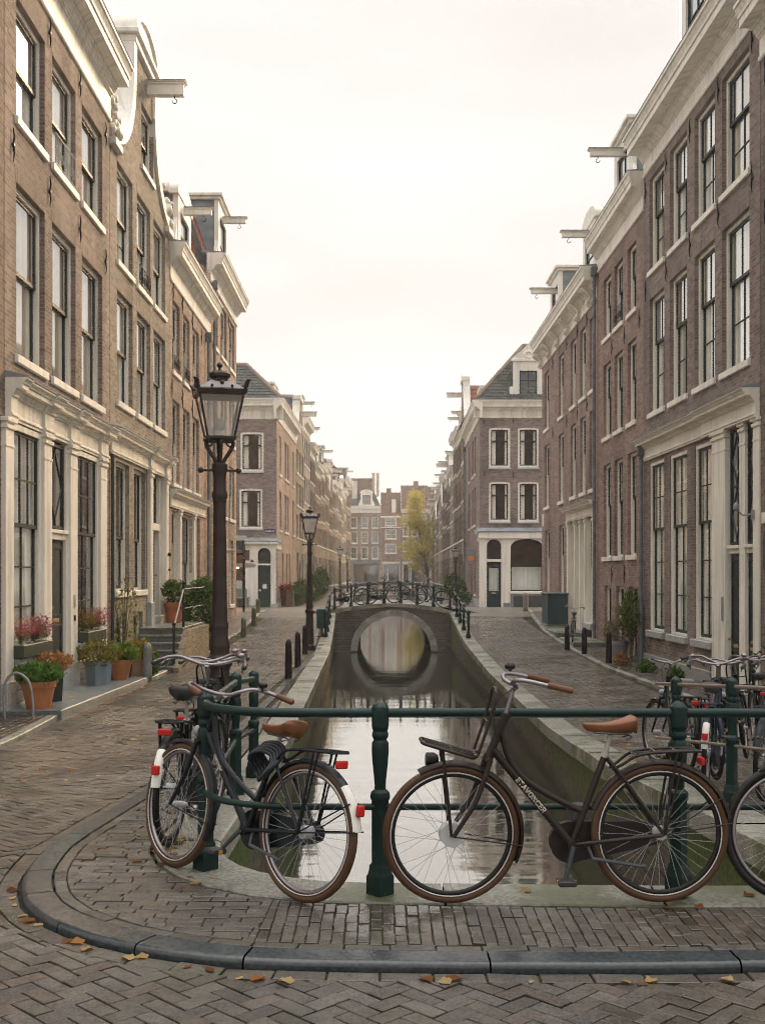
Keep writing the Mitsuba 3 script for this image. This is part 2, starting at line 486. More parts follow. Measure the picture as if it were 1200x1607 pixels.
def build_quays():
    def run(name, path, label):
        """wall below and slabs above along the path, land on its left side when walking the path"""
        w = tag(key_of(name), label, 'quay wall')
        p = np.vstack([np.linspace(a, b, max(2, int(np.linalg.norm(b - a) / 0.5))) [:-1] for a, b in zip(path[:-1], path[1:])] + [path[-1:]])
        out = offset_path(p, 0.07)
        land = offset_path(p, 0.38)
        z = ground(out[:, 0], out[:, 1]) - 0.17
        n = len(p)
        V = np.vstack([np.column_stack([out, z]), np.column_stack([out, z * 0 - 2.6]), np.column_stack([land, z])])
        i = np.arange(n - 1)
        F = np.vstack([np.stack([i, i + n, i + n + 1, i + 1], 1), np.stack([i + 1, i + 1 + 2 * n, i + 2 * n, i], 1)])
        put('wall', (V, F), 'm_quay', parent=w)
        # slabs
        s = np.concatenate([[0], np.cumsum(np.linalg.norm(np.diff(p, axis=0), axis=1))])
        rng = np.random.default_rng(zlib.crc32(name.encode()) + n)
        at, stuffm = 0.0, MB()
        stones = []
        while at < s[-1] - 0.1:
            L = rng.uniform(1.0, 1.5)
            stones.append((at, min(at + L, s[-1])))
            at += L
        for a, b in stones:
            t = np.linspace(a + 0.006, b - 0.006, max(3, int((b - a) / 0.18)))
            q = np.stack([np.interp(t, s, p[:, 0]), np.interp(t, s, p[:, 1])], 1)
            nrm = np.stack([np.interp(t, s, (land - p)[:, 0]), np.interp(t, s, (land - p)[:, 1])], 1)
            nrm /= np.linalg.norm(nrm, axis=1, keepdims=True)
            dz = rng.uniform(-0.004, 0.004)
            W = 0.40
            prof = [(0.0, -0.18), (0.0, -0.03), (0.008, -0.012), (0.03, 0.0), (W - 0.008, 0.0), (W, -0.008), (W, -0.18)]
            V = []
            for d, zz in prof:
                e = q + nrm * d
                V.append(np.column_stack([e, ground(e[:, 0], e[:, 1]) + zz + 0.004 + dz]))
            k, m = len(prof), len(t)
            V = np.vstack(V)
            F = []
            for c in range(k):
                d2 = (c + 1) % k
                for r in range(m - 1):
                    F.append([c * m + r, d2 * m + r, d2 * m + r + 1, c * m + r + 1])
            F = np.array(F)
            F = np.vstack([F[:, [0, 1, 2]], F[:, [0, 2, 3]],
                           [[0, c * m, (c + 1) * m] for c in range(1, k - 1)], [[m - 1, (c + 1) * m + m - 1, c * m + m - 1] for c in range(1, k - 1)]])
            tone = rng.uniform(0.85, 1.15)
            mid = q.mean(0)
            if mid[1] < 60:
                put('coping_slab', (V, F[:, ::-1]), 'm_stone', (0.175 * tone, 0.17 * tone, 0.14 * tone), 35, w, flag=1)
            else:
                stuffm.add(V, F[:, ::-1])
        if stuffm.n:
            put('far_coping', stuffm, 'm_stone', (0.24, 0.225, 0.19), 35, w, flag=1, kind='stuff')

    # walked so that land lies to the left of the way of going
    left = np.vstack([INNER_HEAD[:1], XL[2:]])
    run('quay_wall', left, 'mossy brick quay wall along the left bank under a strip of pale coping slabs')
    run('quay_wall', INNER[::-1][len(XR) - 2:][:len(INNER) - len(XL) - len(XR) + 4], 'quay wall at the head of the canal behind the nearest iron railing')
    right = XR[1:][::-1]
    run('quay_wall', right, 'mossy brick quay wall along the right bank under wide coping slabs')


def brick_variant(l, w, rng, h=0.07, bev=0.0032):
    j = lambda: rng.uniform(-0.0022, 0.0022)
    a, b = l / 2, w / 2
    base = [(-a, -b), (a, -b), (a, b), (-a, b)]
    base = [(x + j(), y + j()) for x, y in base]
    V = [(x, y, -h) for x, y in base] + [(x, y, -bev) for x, y in base]
    V += [(x - math.copysign(bev, x), y - math.copysign(bev, y), j() * 0.8) for x, y in base]
    F = []
    for r in (0, 4):
        for i in range(4):
            k = (i + 1) % 4
            F.append([r + i, r + k, r + 4 + k, r + 4 + i])
    F.append([8, 9, 10, 11])
    return np.array(V), np.array(F)


def cut_brick(pg, h=0.07, bev=0.0032):
    """prism with an inset top from a convex-ish polygon; centre at the origin"""
    pg = pg.simplify(0.002)
    if pg.geom_type != 'Polygon' or pg.area < 6e-4: return None
    c = np.array(pg.exterior.coords)[:-1]
    if shapely.geometry.polygon.signed_area(pg.exterior) < 0: c = c[::-1]
    ctr = c.mean(0)
    d = ctr - c
    ins = c + d / (np.linalg.norm(d, axis=1, keepdims=True) + 1e-9) * bev * 1.3
    n = len(c)
    V = np.vstack([np.column_stack([c, np.full(n, -h)]), np.column_stack([c, np.full(n, -bev)]), np.column_stack([ins, np.zeros(n)]), [[*ctr, 0]]])
    F = []
    for r in (0, n):
        for i in range(n):
            k = (i + 1) % n
            F += [[r + i, r + k, r + n + k], [r + i, r + n + k, r + n + i]]
    F += [[2 * n + i, 2 * n + (i + 1) % n, 3 * n] for i in range(n)]
    return V, np.array(F)


def herringbone(region, W, ang, gap):
    b = affinity.rotate(region, -ang, origin=(0, 0)).bounds
    i0, i1, j0, j1 = int(b[0] / W) - 4, int(b[2] / W) + 4, int(b[1] / W) - 4, int(b[3] / W) + 4
    a = math.radians(ang)
    for nrow in range(j0, j1):
        for m in range((i0 - nrow) // 4 - 1, (i1 - nrow) // 4 + 2):
            x = nrow + 4 * m
            for cx, cy, t in (((x + 1) * W, (nrow + 0.5) * W, 0.0), ((x + 3.5) * W, (nrow + 1) * W, math.pi / 2)):
                yield cx * math.cos(a) - cy * math.sin(a), cx * math.sin(a) + cy * math.cos(a), t + a, 2 * W - gap, W - gap


def running(region, W, L, gap, ang, rng):
    """strips along y (before turning by ang degrees), staggered"""
    b = affinity.rotate(region, -ang, origin=(0, 0)).bounds
    a = math.radians(ang)
    for i in range(int(b[0] / W) - 1, int(b[2] / W) + 2):
        y = b[1] - rng.uniform(0.2, 1.0) * L - L
        while y < b[3] + L:
            l = L * (rng.uniform(0.94, 1.06) if rng.random() > 0.22 else 0.52)
            cx, cy = (i + 0.5) * W + rng.uniform(-0.002, 0.002), y + l / 2
            yield cx * math.cos(a) - cy * math.sin(a), cx * math.sin(a) + cy * math.cos(a), math.pi / 2 + a, l - gap, W - gap
            y += l


def along(path, W, L, gap):
    s = np.concatenate([[0], np.cumsum(np.linalg.norm(np.diff(path, axis=0), axis=1))])
    t = np.gradient(path, axis=0)
    for q in np.arange(L / 2, s[-1], L):
        x, y = np.interp(q, s, path[:, 0]), np.interp(q, s, path[:, 1])
        tx, ty = np.interp(q, s, t[:, 0]), np.interp(q, s, t[:, 1])
        yield x, y, math.atan2(ty, tx), L - gap, W - gap


PAVER_TONES = [(0.150, 0.122, 0.098), (0.128, 0.106, 0.086), (0.160, 0.136, 0.110), (0.120, 0.092, 0.072), (0.138, 0.122, 0.102), (0.168, 0.143, 0.118), (0.104, 0.084, 0.068), (0.148, 0.110, 0.083)]
PLY_CACHE = {}


def lay(holder, region, bricks, zf, piece='brick', limit=300, dark=1.0, seed=1):
    rng = np.random.default_rng(seed)
    pr = prep(region)
    full, cut = [], []
    for cx, cy, a, l, w in bricks:
        c, s_ = math.cos(a), math.sin(a)
        co = [(cx + c * u - s_ * v, cy + s_ * u + c * v) for u, v in ((-l / 2, -w / 2), (l / 2, -w / 2), (l / 2, w / 2), (-l / 2, w / 2))]
        pg = Polygon(co)
        if pr.contains(pg):
            full.append((cx, cy, a, l, w))
        elif pr.intersects(pg):
            q = pg.intersection(region)
            if q.geom_type == 'MultiPolygon': q = max(q.geoms, key=lambda g: g.area)
            if q.geom_type == 'Polygon' and q.area > 0.12 * l * w:
                cut.append(q)

    def rank(x, y):
        seen = abs(x) < 0.345 * y + 0.15 and y > 3.9
        return y + (0 if seen else 1000)

    items = [(rank(b[0], b[1]), 0, b) for b in full] + [(rank(*np.array(q.centroid.coords)[0]), 1, q) for q in cut]
    items.sort(key=lambda t: t[0])
    st, stuv, cnt = MB(), [], 0
    h = 0.002
    for rk, kind, b in items:
        if kind == 0:
            cx, cy, a, l, w = b
        else:
            cx, cy = np.array(b.centroid.coords)[0]
        z0 = float(zf(cx, cy))
        gx, gy = (float(zf(cx + 0.1, cy)) - z0) / 0.1, (float(zf(cx, cy + 0.1)) - z0) / 0.1
        gx += rng.normal(0, 0.014); gy += rng.normal(0, 0.014)
        z0 += rng.normal(0, 0.0018)
        tone = PAVER_TONES[rng.integers(8)]
        k = rng.uniform(0.88, 1.12) * dark
        nvar = int(rng.integers(3))
        if kind == 0:
            key = (round(l, 2), round(w, 3), nvar)
            if key not in PLY_CACHE:
                PLY_CACHE[key] = brick_variant(l, w, np.random.default_rng(zlib.crc32(repr(key).encode())))
            V, F = PLY_CACHE[key]
            M = np.eye(4)
            c, s_ = math.cos(a), math.sin(a)
            M[0, :3], M[1, :3] = (c, -s_, 0), (s_, c, 0)
            M[2, 0], M[2, 1] = gx * c + gy * s_, -gx * s_ + gy * c
            M[:3, 3] = cx, cy, z0
        else:
            r = cut_brick(affinity.translate(b, -cx, -cy))
            if r is None: continue
            V, F = r
            M = np.eye(4)
            M[2, 0], M[2, 1] = gx, gy
            M[:3, 3] = cx, cy, z0
        if cnt < limit and rk < 1000:
            cnt += 1
            if kind == 0:
                tk = (key, PAVER_TONES.index(tone), int(k / dark * 4))
                if tk not in PLY_CACHE:
                    PLY_CACHE[tk] = mikit.ply((V, F), 'm_paver', uv=np.tile(code(tuple(x * k for x in tone)), (len(V), 1)))
                d = dict(PLY_CACHE[tk], to_world=T(M))
            else:
                d = dict(mikit.ply((V, F), 'm_paver', uv=np.tile(code(tuple(x * k for x in tone)), (len(V), 1))), to_world=T(M))
            scene[key_of(f'{holder}__{piece}')] = d
        else:
            st.add(V @ M[:3, :3].T + M[:3, 3], F)
            stuv.append(np.tile(code(tuple(x * k for x in tone)), (len(V), 1)))
    if st.n:
        kk = key_of(f'{holder}__brick_paving')
        scene[kk] = mikit.ply(st.arrays(), 'm_paver', uv=np.vstack(stuv))
        labels[kk] = {'kind': 'stuff'}


def build_paving():
    zr = lambda x, y: ground(x, y) - ROAD_DROP
    zp = lambda x, y: ground(x, y)
    kerb_front = KERB[KERB[:, 1] < 6.0]
    # --- carriageway in front and along the left quay
    edge = offset_path(KERB, -0.012)
    road = Polygon(np.vstack([edge, [(5.0, 3.0), (-4.66, 3.0), (-4.66, NEAR_Y), (-2.25, NEAR_Y)]])).buffer(0)
    road = road.intersection(sbox(-4.63, 3.0, 3.4, NEAR_Y))
    gutter = Polygon(np.vstack([edge, offset_path(KERB, -0.125)[::-1]])).buffer(0)
    key = key_of('street'); labels[key] = {'kind': 'structure'}
    front = road.difference(gutter.buffer(0.003))
    lay(key, front.intersection(sbox(-9, 2, 9, 9.0)), herringbone(front.intersection(sbox(-9, 2, 9, 9.0)), 0.090, 45, 0.0075), zr, limit=270, dark=1.08, seed=3)
    far = front.intersection(sbox(-9, 9.0, 9, NEAR_Y))
    lay(key, far, herringbone(far, 0.100, 45, 0.008), zr, limit=0, dark=1.22, seed=4)
    near_k = KERB[(KERB[:, 1] < 12)]
    lay(key, gutter, along(offset_path(near_k, -0.070), 0.105, 0.225, 0.008), zr, limit=30, seed=5)
    # --- right quay
    key = key_of('quay_street'); labels[key] = {'kind': 'structure'}
    ys = np.arange(6.2, NEAR_Y + 0.1, 0.5)
    rp = np.stack([np.interp(ys, XR[:, 1], XR[:, 0]) + 0.415, ys], 1)
    right = Polygon(np.vstack([rp, [(5.42, NEAR_Y), (5.42, 6.2)]])).buffer(0)
    lay(key, right, herringbone(right, 0.100, 45, 0.008), zr_right, limit=300, dark=1.22, seed=6)
    # --- raised pavement round the head of the canal
    key = key_of('pavement'); labels[key] = {'kind': 'structure'}
    kin = offset_path(KERB, KERB_W + 0.006)
    sel = kin[:, 1] < 44
    inner_out = offset_path(INNER[::-1], 0.415)[::-1]
    a = inner_out[(inner_out[:, 1] < 44)]
    pave = Polygon(np.vstack([kin[sel], [(5.0, 6.1)], [(2.9, 6.1)], a[::-1][np.argmax(a[::-1][:, 1] < 6.3):]])).buffer(0)
    pave = pave.intersection(sbox(-3, 4.5, 3.4, 43))
    if pave.geom_type != 'Polygon': pave = max(pave.geoms, key=lambda g: g.area)
    pave = pave.difference(Polygon(INNER).buffer(0.42))
    if pave.geom_type != 'Polygon': pave = max(pave.geoms, key=lambda g: g.area)
    # sand and moss in the joints
    g = 0.08
    gx, gy = np.meshgrid(np.arange(-2.2, 3.4, g), np.arange(4.9, 43, g))
    on = shapely.contains_xy(pave.buffer(.02), gx + g / 2, gy + g / 2)
    V, F = [], []
    c = np.stack([gx[on], gy[on]], 1)
    V = np.vstack([c, c + [g, 0], c + [g, g], c + [0, g]])
    n = len(c)
    i = np.arange(n)
    F = np.stack([i, i + n, i + 2 * n, i + 3 * n], 1)
    V, inv = np.unique(np.round(V, 4), axis=0, return_inverse=True)
    inv = inv.reshape(-1)
    F = inv[F]
    put('joint_sand', (np.column_stack([V, ground(V[:, 0], V[:, 1]) - .012]), F), 'm_soil', smooth=True, parent=key)
    border_in = offset_path(KERB, KERB_W + 0.078)
    border = Polygon(np.vstack([kin[sel], border_in[sel][::-1]])).buffer(0)
    rest = pave.difference(border.buffer(0.002))
    if rest.geom_type != 'Polygon': rest = max(rest.geoms, key=lambda g: g.area)
    diag = Polygon([(-0.62, 4.0), (9, 4.0), (9, 9), (-0.30, 9), (-0.55, 5.95)])
    fr = rest.intersection(diag)
    if fr.geom_type != 'Polygon': fr = max(fr.geoms, key=lambda g: g.area)
    lf = rest.difference(diag.buffer(0.003))
    if lf.geom_type != 'Polygon': lf = max(lf.geoms, key=lambda g: g.area)
    rng = np.random.default_rng(8)
    lay(key, fr, running(fr, 0.058, 0.140, 0.0048, 0, rng), zp, limit=150, seed=9)
    lay(key, lf.intersection(sbox(-9, 0, 9, 12)), running(lf.intersection(sbox(-9, 0, 9, 12)), 0.070, 0.18, 0.0055, 90, rng), zp, limit=120, seed=10)
    lay(key, lf.intersection(sbox(-9, 12, 9, 45)), running(lf.intersection(sbox(-9, 12, 9, 45)), 0.075, 0.19, 0.007, 90, rng), zp, limit=0, dark=0.9, seed=11)
    bk = KERB[KERB[:, 1] < 14]
    lay(key, border, along(offset_path(bk, KERB_W + 0.042), 0.070, 0.205, 0.007), zp, limit=30, seed=12)
    # --- kerb stones
    s = np.concatenate([[0], np.cumsum(np.linalg.norm(np.diff(KERB, axis=0), axis=1))])
    at, rng, kerb = 0.0, np.random.default_rng(14), key_of('kerb')
    labels[kerb] = {'kind': 'structure'}
    tan = np.gradient(KERB, axis=0)
    tan /= np.linalg.norm(tan, axis=1, keepdims=True)
    while at < s[-1] - 0.05:
        mid = np.interp(min(at + 0.4, s[-1]), s, KERB[:, 1]), np.interp(min(at + 0.4, s[-1]), s, KERB[:, 0])
        L = rng.uniform(0.95, 1.1) if mid[0] > 7 or mid[1] > -0.6 else rng.uniform(0.40, 0.58)
        b = min(at + L, s[-1])
        t = np.linspace(at + 0.004, b - 0.004, 9)
        q = np.stack([np.interp(t, s, KERB[:, 0]), np.interp(t, s, KERB[:, 1])], 1)
        tn = np.stack([np.interp(t, s, tan[:, 0]), np.interp(t, s, tan[:, 1])], 1)
        nr = np.stack([-tn[:, 1], tn[:, 0]], 1)
        prof = [(-0.004, -0.16), (-0.004, -0.028), (0.002, -0.013), (0.010, -0.005), (0.022, 0.0), (KERB_W - 0.004, 0.0), (KERB_W, -0.005), (KERB_W, -0.16)]
        dz = rng.uniform(-0.004, 0.003)
        V = []
        for d, zz in prof:
            e = q + nr * d
            V.append(np.column_stack([e, ground(q[:, 0], q[:, 1]) + zz + 0.005 + dz]))
        k, m = len(prof), len(t)
        V = np.vstack(V)
        c, r = np.meshgrid(np.arange(k), np.arange(m - 1), indexing='ij')
        d2 = (c + 1) % k
        F = np.stack([c * m + r, d2 * m + r, d2 * m + r + 1, c * m + r + 1], -1).reshape(-1, 4)
        F = np.vstack([F[:, [0, 1, 2]], F[:, [0, 2, 3]], [[0, c * m, (c + 1) * m] for c in range(1, k - 1)], [[m - 1, (c + 1) * m + m - 1, c * m + m - 1] for c in range(1, k - 1)]])
        tone = rng.uniform(0.85, 1.15)
        put('kerb_stone', (V, F[:, ::-1]), 'm_wet', (0.031 * tone, 0.036 * tone, 0.040 * tone), 40, kerb)
        at = b
    # --- narrow pavements before the houses
    def strip(name, xs, ys, side, rise):
        key = key_of(name); labels[key] = {'kind': 'structure'}
        pts = np.array(list(zip(xs, ys)))
        rng = np.random.default_rng(21 + side)
        edge = np.stack([np.interp(np.arange(ys[0], ys[-1] + 0.1, 0.5), pts[:, 1], pts[:, 0]), np.arange(ys[0], ys[-1] + 0.1, 0.5)], 1)
        for a in range(0, len(edge) - 1, 2):
            q = edge[a:a + 3]
            if len(q) < 2: continue
            q = q.copy(); q[-1, 1] -= 0.008
            V, prof = [], [(0.0, -0.2), (0.0, rise - 0.012), (0.012 * side, rise), (0.13 * side, rise), (0.13 * side, -0.2)]
            for d, zz in prof:
                V.append(np.column_stack([q[:, 0] + d, q[:, 1], ground(q[:, 0], q[:, 1]) - ROAD_DROP + zz]))
            m, k = len(q), len(prof)
            V = np.vstack(V)
            F = []
            for c in range(k):
                d2 = (c + 1) % k
                for r in range(m - 1):
                    F.append([c * m + r, d2 * m + r, d2 * m + r + 1])
                    F.append([c * m + r, d2 * m + r + 1, c * m + r + 1])
            F += [[0, c * m, (c + 1) * m] for c in range(1, k - 1)] + [[m - 1, (c + 1) * m + m - 1, c * m + m - 1] for c in range(1, k - 1)]
            F = np.array(F)
            tone = rng.uniform(0.85, 1.1)
            put('kerb_stone', (V, F[:, ::-1] if side < 0 else F), 'm_stone', (0.23 * tone, 0.225 * tone, 0.20 * tone), parent=key, flag=1)
        g = edge.copy()
        g[:, 0] += 0.13 * side
        far = np.column_stack([g[:, 0] + 1.7 * side, g[:, 1]])
        nx = 8
        x0, x1 = (far[:, 0], g[:, 0]) if side < 0 else (g[:, 0], far[:, 0])
        V, F = sheet(x0, x1, g[:, 1], nx, lambda x, y: ground(np.clip(x, -4.7, 5.6), y) - ROAD_DROP + rise - 0.025)
        put('sand_bed', (V, F), 'm_soil', smooth=True, parent=key)
        yb = 30 if side < 0 else 34
        reg = Polygon(np.vstack([g[g[:, 1] <= yb], far[far[:, 1] <= yb][::-1]])).buffer(0).buffer(-0.004)
        zs = lambda x, y: ground(np.clip(x, -4.7, 5.6), y) - ROAD_DROP + rise
        lay(key, reg, running(reg, 0.105, 0.205, 0.008, 0, rng), zs, limit=120, dark=0.85, seed=30 + side)
        V, F = sheet(x0[g[:, 1] >= yb], x1[g[:, 1] >= yb], g[:, 1][g[:, 1] >= yb], nx, lambda x, y: ground(np.clip(x, -4.7, 5.6), y) - ROAD_DROP + rise)
        put('far_surface', (V, F), 'm_road', smooth=True, parent=key)

    strip('sidewalk', [-4.42, -4.46, -4.66, -4.62, -4.74, -4.9, -4.95], [10, 13.4, 16.5, 22.5, 31.7, 36.2, 48.5], -1, 0.075)
    strip('sidewalk', [5.75, 5.62, 5.5, 5.42, 5.46, 5.9, 6.3], [14, 23, 27, 33, 39, 46, 50], 1, 0.06)


def zr_right(x, y):
    return ground(x, y) - ROAD_DROP


def build_bridge():
    b = tag(key_of('arch_bridge'), 'low brick arch bridge over the canal with pale stone ring and iron railings', 'bridge')
    cx, x0, x1, Y0, Y1 = 0.47, -2.06, 2.86, 46.5, 54.0
    top = lambda x: np.interp(x, [-2.4, -1.6, -0.6, 0.47, 1.5, 2.4, 3.0], [0.10, 0.27, 0.40, 0.455, 0.39, 0.24, 0.10])
    xs = np.linspace(x0, x1, 40)
    xs2 = smoothpath(np.column_stack([np.linspace(x0, x1, 9), top(np.linspace(x0, x1, 9))]), 6)
    arch = [(cx + 1.50 * math.cos(t), WATER_Z + 0.06 + 1.42 * math.sin(t)) for t in np.linspace(0, math.pi, 40)]
    body = Polygon([(x0, -2.5), *map(tuple, xs2 - [0, 0.13]), (x1, -2.5)])
    hole = Polygon([(cx + 1.50, -2.6), *arch, (cx - 1.50, -2.6)])
    m = MB().poly(body.difference(hole), Y0, Y1, 'y')
    put('wall', m, 'm_brick', (0.085, 0.070, 0.058), parent=b)
    # voussoirs
    n = 23
    rng = np.random.default_rng(3)
    for i in range(n):
        a0, a1 = math.pi * (i + 0.02) / n, math.pi * (i + 0.98) / n
        pts = []
        for t in np.linspace(a0, a1, 4):
            pts.append((cx + 1.485 * math.cos(t), WATER_Z + 0.06 + 1.405 * math.sin(t)))
        for t in np.linspace(a1, a0, 4):
            pts.append((cx + 1.76 * math.cos(t), WATER_Z + 0.06 + 1.67 * math.sin(t)))
        tone = rng.uniform(0.8, 1.2)
        put('arch_stone', MB().poly(Polygon(pts), Y0 - 0.03 - rng.uniform(0, 0.01), Y0 + 0.3, 'y'), 'm_stone', (0.24 * tone, 0.235 * tone, 0.205 * tone), parent=b)
    # coping stones that follow the hump
    tt = np.linspace(0, len(xs2) - 1, 9)
    for i in range(8):
        t = np.linspace(tt[i] + 0.03, tt[i + 1] - 0.03, 7)
        q = np.stack([np.interp(t, np.arange(len(xs2)), xs2[:, 0]), np.interp(t, np.arange(len(xs2)), xs2[:, 1])], 1)
        pg = Polygon(np.vstack([q, (q - [0, 0.15])[::-1]]))
        put('coping_slab', MB().poly(pg, Y0 - 0.05, Y0 + 0.42, 'y'), 'm_stone', (0.24, 0.225, 0.19), parent=b, flag=1)
    # deck, rising from the streets on both banks
    ys = np.linspace(Y0 + 0.42, Y1, 10)
    xx = np.linspace(-5.0, 6.2, 44)
    X, Y = np.meshgrid(xx, ys)
    hump = 0.445 - 0.02 - 0.36 * (np.abs(X - cx) / 3.4) ** 1.7
    Z = np.maximum(np.where(np.abs(X - cx) < 3.4, hump, -1), ground(X, Y) - 0.05)
    V = np.stack([X, Y, Z], -1).reshape(-1, 3)
    i, j = np.meshgrid(np.arange(len(ys) - 1), np.arange(len(xx) - 1), indexing='ij')
    a = i * len(xx) + j
    put('deck', (V, np.stack([a, a + 1, a + len(xx) + 1, a + len(xx)], -1).reshape(-1, 4)), 'm_road', smooth=True, parent=b)

    def post(x, y, z, h=0.86):
        m = MB()
        m.box(x - .075, x + .075, y - .075, y + .075, z - .02, z + .14, .01)
        m.lathe([(.05, .12), (.055, .2), (.042, .24), (.05, .4), (.038, .62), (.052, .66), (.052, .7), (.04, .72), (.055, .76), (.06, h - .02), (.03, h + .03), (.012, h + .05)], (x, y, z), 10)
        return m
    zt = lambda x: float(top(x))
    # front rail along the hump
    for yy in (Y0 + 0.2, Y1 - 0.2):
        px = np.linspace(-1.95, 2.75, 8)
        fr = Y0 + 1 > yy
        for x in px:
            put('railing_post', post(x, yy, zt(x)), 'm_metal', RAIL, 40, b)
        for hz, r in ((0.80, 0.026), (0.42, 0.02)):
            line = smoothpath([(x, yy, zt(x) + hz) for x in px], 4)
            put('rail', MB().tube(line, r, 8), 'm_metal', RAIL, 60, b)
    # wing rails that come down along both quays towards us
    for sx, fx in ((-1, lambda y: np.interp(y, XL[:, 1], XL[:, 0]) - 0.22), (1, lambda y: np.interp(y, XR[:, 1], XR[:, 0]) + 0.2)):
        yy = np.array([46.7, 44.4, 42.1, 39.8, 37.4])
        P = [(float(fx(y)), y, max(float(ground(fx(y), y)), 0.0 + zt(fx(y)) if y > 46 else -9)) for y in yy]
        for x, y, z in P[1:]:
            put('railing_post', post(x, y, z), 'm_metal', RAIL, 40, b)
        for hz, r in ((0.80, 0.028), (0.42, 0.022)):
            put('rail', MB().tube(smoothpath([(x, y, z + hz) for x, y, z in P], 4), r, 8), 'm_metal', RAIL, 60, b)
# ------------------------------------------------------------------ houses
class Wall:
    """u along the wall, d outwards, z up.  side 'L'/'R': wall along the street (u = y); 'F': wall facing us (u = x)."""

    def __init__(s, side, x0, k=0.0):
        s.side, s.x0, s.k = side, x0, k
        s.flip = side != 'R'

    def __call__(s, v):
        v = np.asarray(v, float)
        u, d, z = v[:, 0], v[:, 1], v[:, 2]
        if s.side == 'L': return np.stack([s.x0 + s.k * u + d, u, z], 1)
        if s.side == 'R': return np.stack([s.x0 + s.k * u - d, u, z], 1)
        return np.stack([u, s.x0 - d, z], 1)


class House:
    def __init__(s, W, label, tone, name='canal_house', group=None):
        s.W, s.tone = W, tone
        s.key = thing(name, label, 'house', group)

    def put(s, name, mb, mat='m_paint', rgb=None, smooth=False, parent=None, **kw):
        mb.xf(s.W, s.W.flip)
        return put(name, mb, mat, rgb, smooth, parent or s.key, **kw)


def profile(mb, pts, u0, u1):
    m = trimesh.creation.extrude_polygon(Polygon(pts).buffer(0), u1 - u0, engine='earcut')
    v = np.array(m.vertices)
    return mb.add(np.stack([u0 + v[:, 2], v[:, 0], v[:, 1]], 1), m.faces)


def front_wall(H, outline, holes, depth=0.24, rgb=None, name='wall'):
    pg = Polygon(outline)
    for h in holes:
        pg = pg.difference(h if isinstance(h, Polygon) else sbox(*h))
    H.put(name, MB().poly(pg, -depth, 0, 'y'), 'm_brick', rgb or H.tone)


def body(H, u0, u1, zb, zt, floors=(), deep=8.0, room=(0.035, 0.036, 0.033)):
    m = MB()
    m.box(u0 + .01, u1 - .01, -deep, -1.85, zb, zt)
    m.box(u0 + .01, u0 + .12, -1.85, -.24, zb, zt).box(u1 - .12, u1 - .01, -1.85, -.24, zb, zt)
    m.box(u0 + .12, u1 - .12, -1.85, -.24, zt - .12, zt)
    H.put('party_wall', m, 'm_brick', H.tone)
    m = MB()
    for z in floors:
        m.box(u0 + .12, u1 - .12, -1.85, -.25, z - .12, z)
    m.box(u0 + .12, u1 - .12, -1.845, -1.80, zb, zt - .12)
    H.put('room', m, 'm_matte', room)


def sheet_wavy(u0, u1, d, z0, z1, rng, amp=0.022):
    n = max(4, int((u1 - u0) / 0.025))
    u = np.linspace(u0, u1, n)
    w = amp * np.sin(u * 58 + rng.uniform(0, 6)) + amp * 0.5 * np.sin(u * 23 + rng.uniform(0, 6))
    V = np.vstack([np.column_stack([u, d + w, np.full(n, z0)]), np.column_stack([u + 0.01 * np.sin(u * 30), d + w * 0.7, np.full(n, z1)])])
    i = np.arange(n - 1)
    return V, np.stack([i, i + 1, i + n + 1, i + n], 1)


RNG = np.random.default_rng(77)


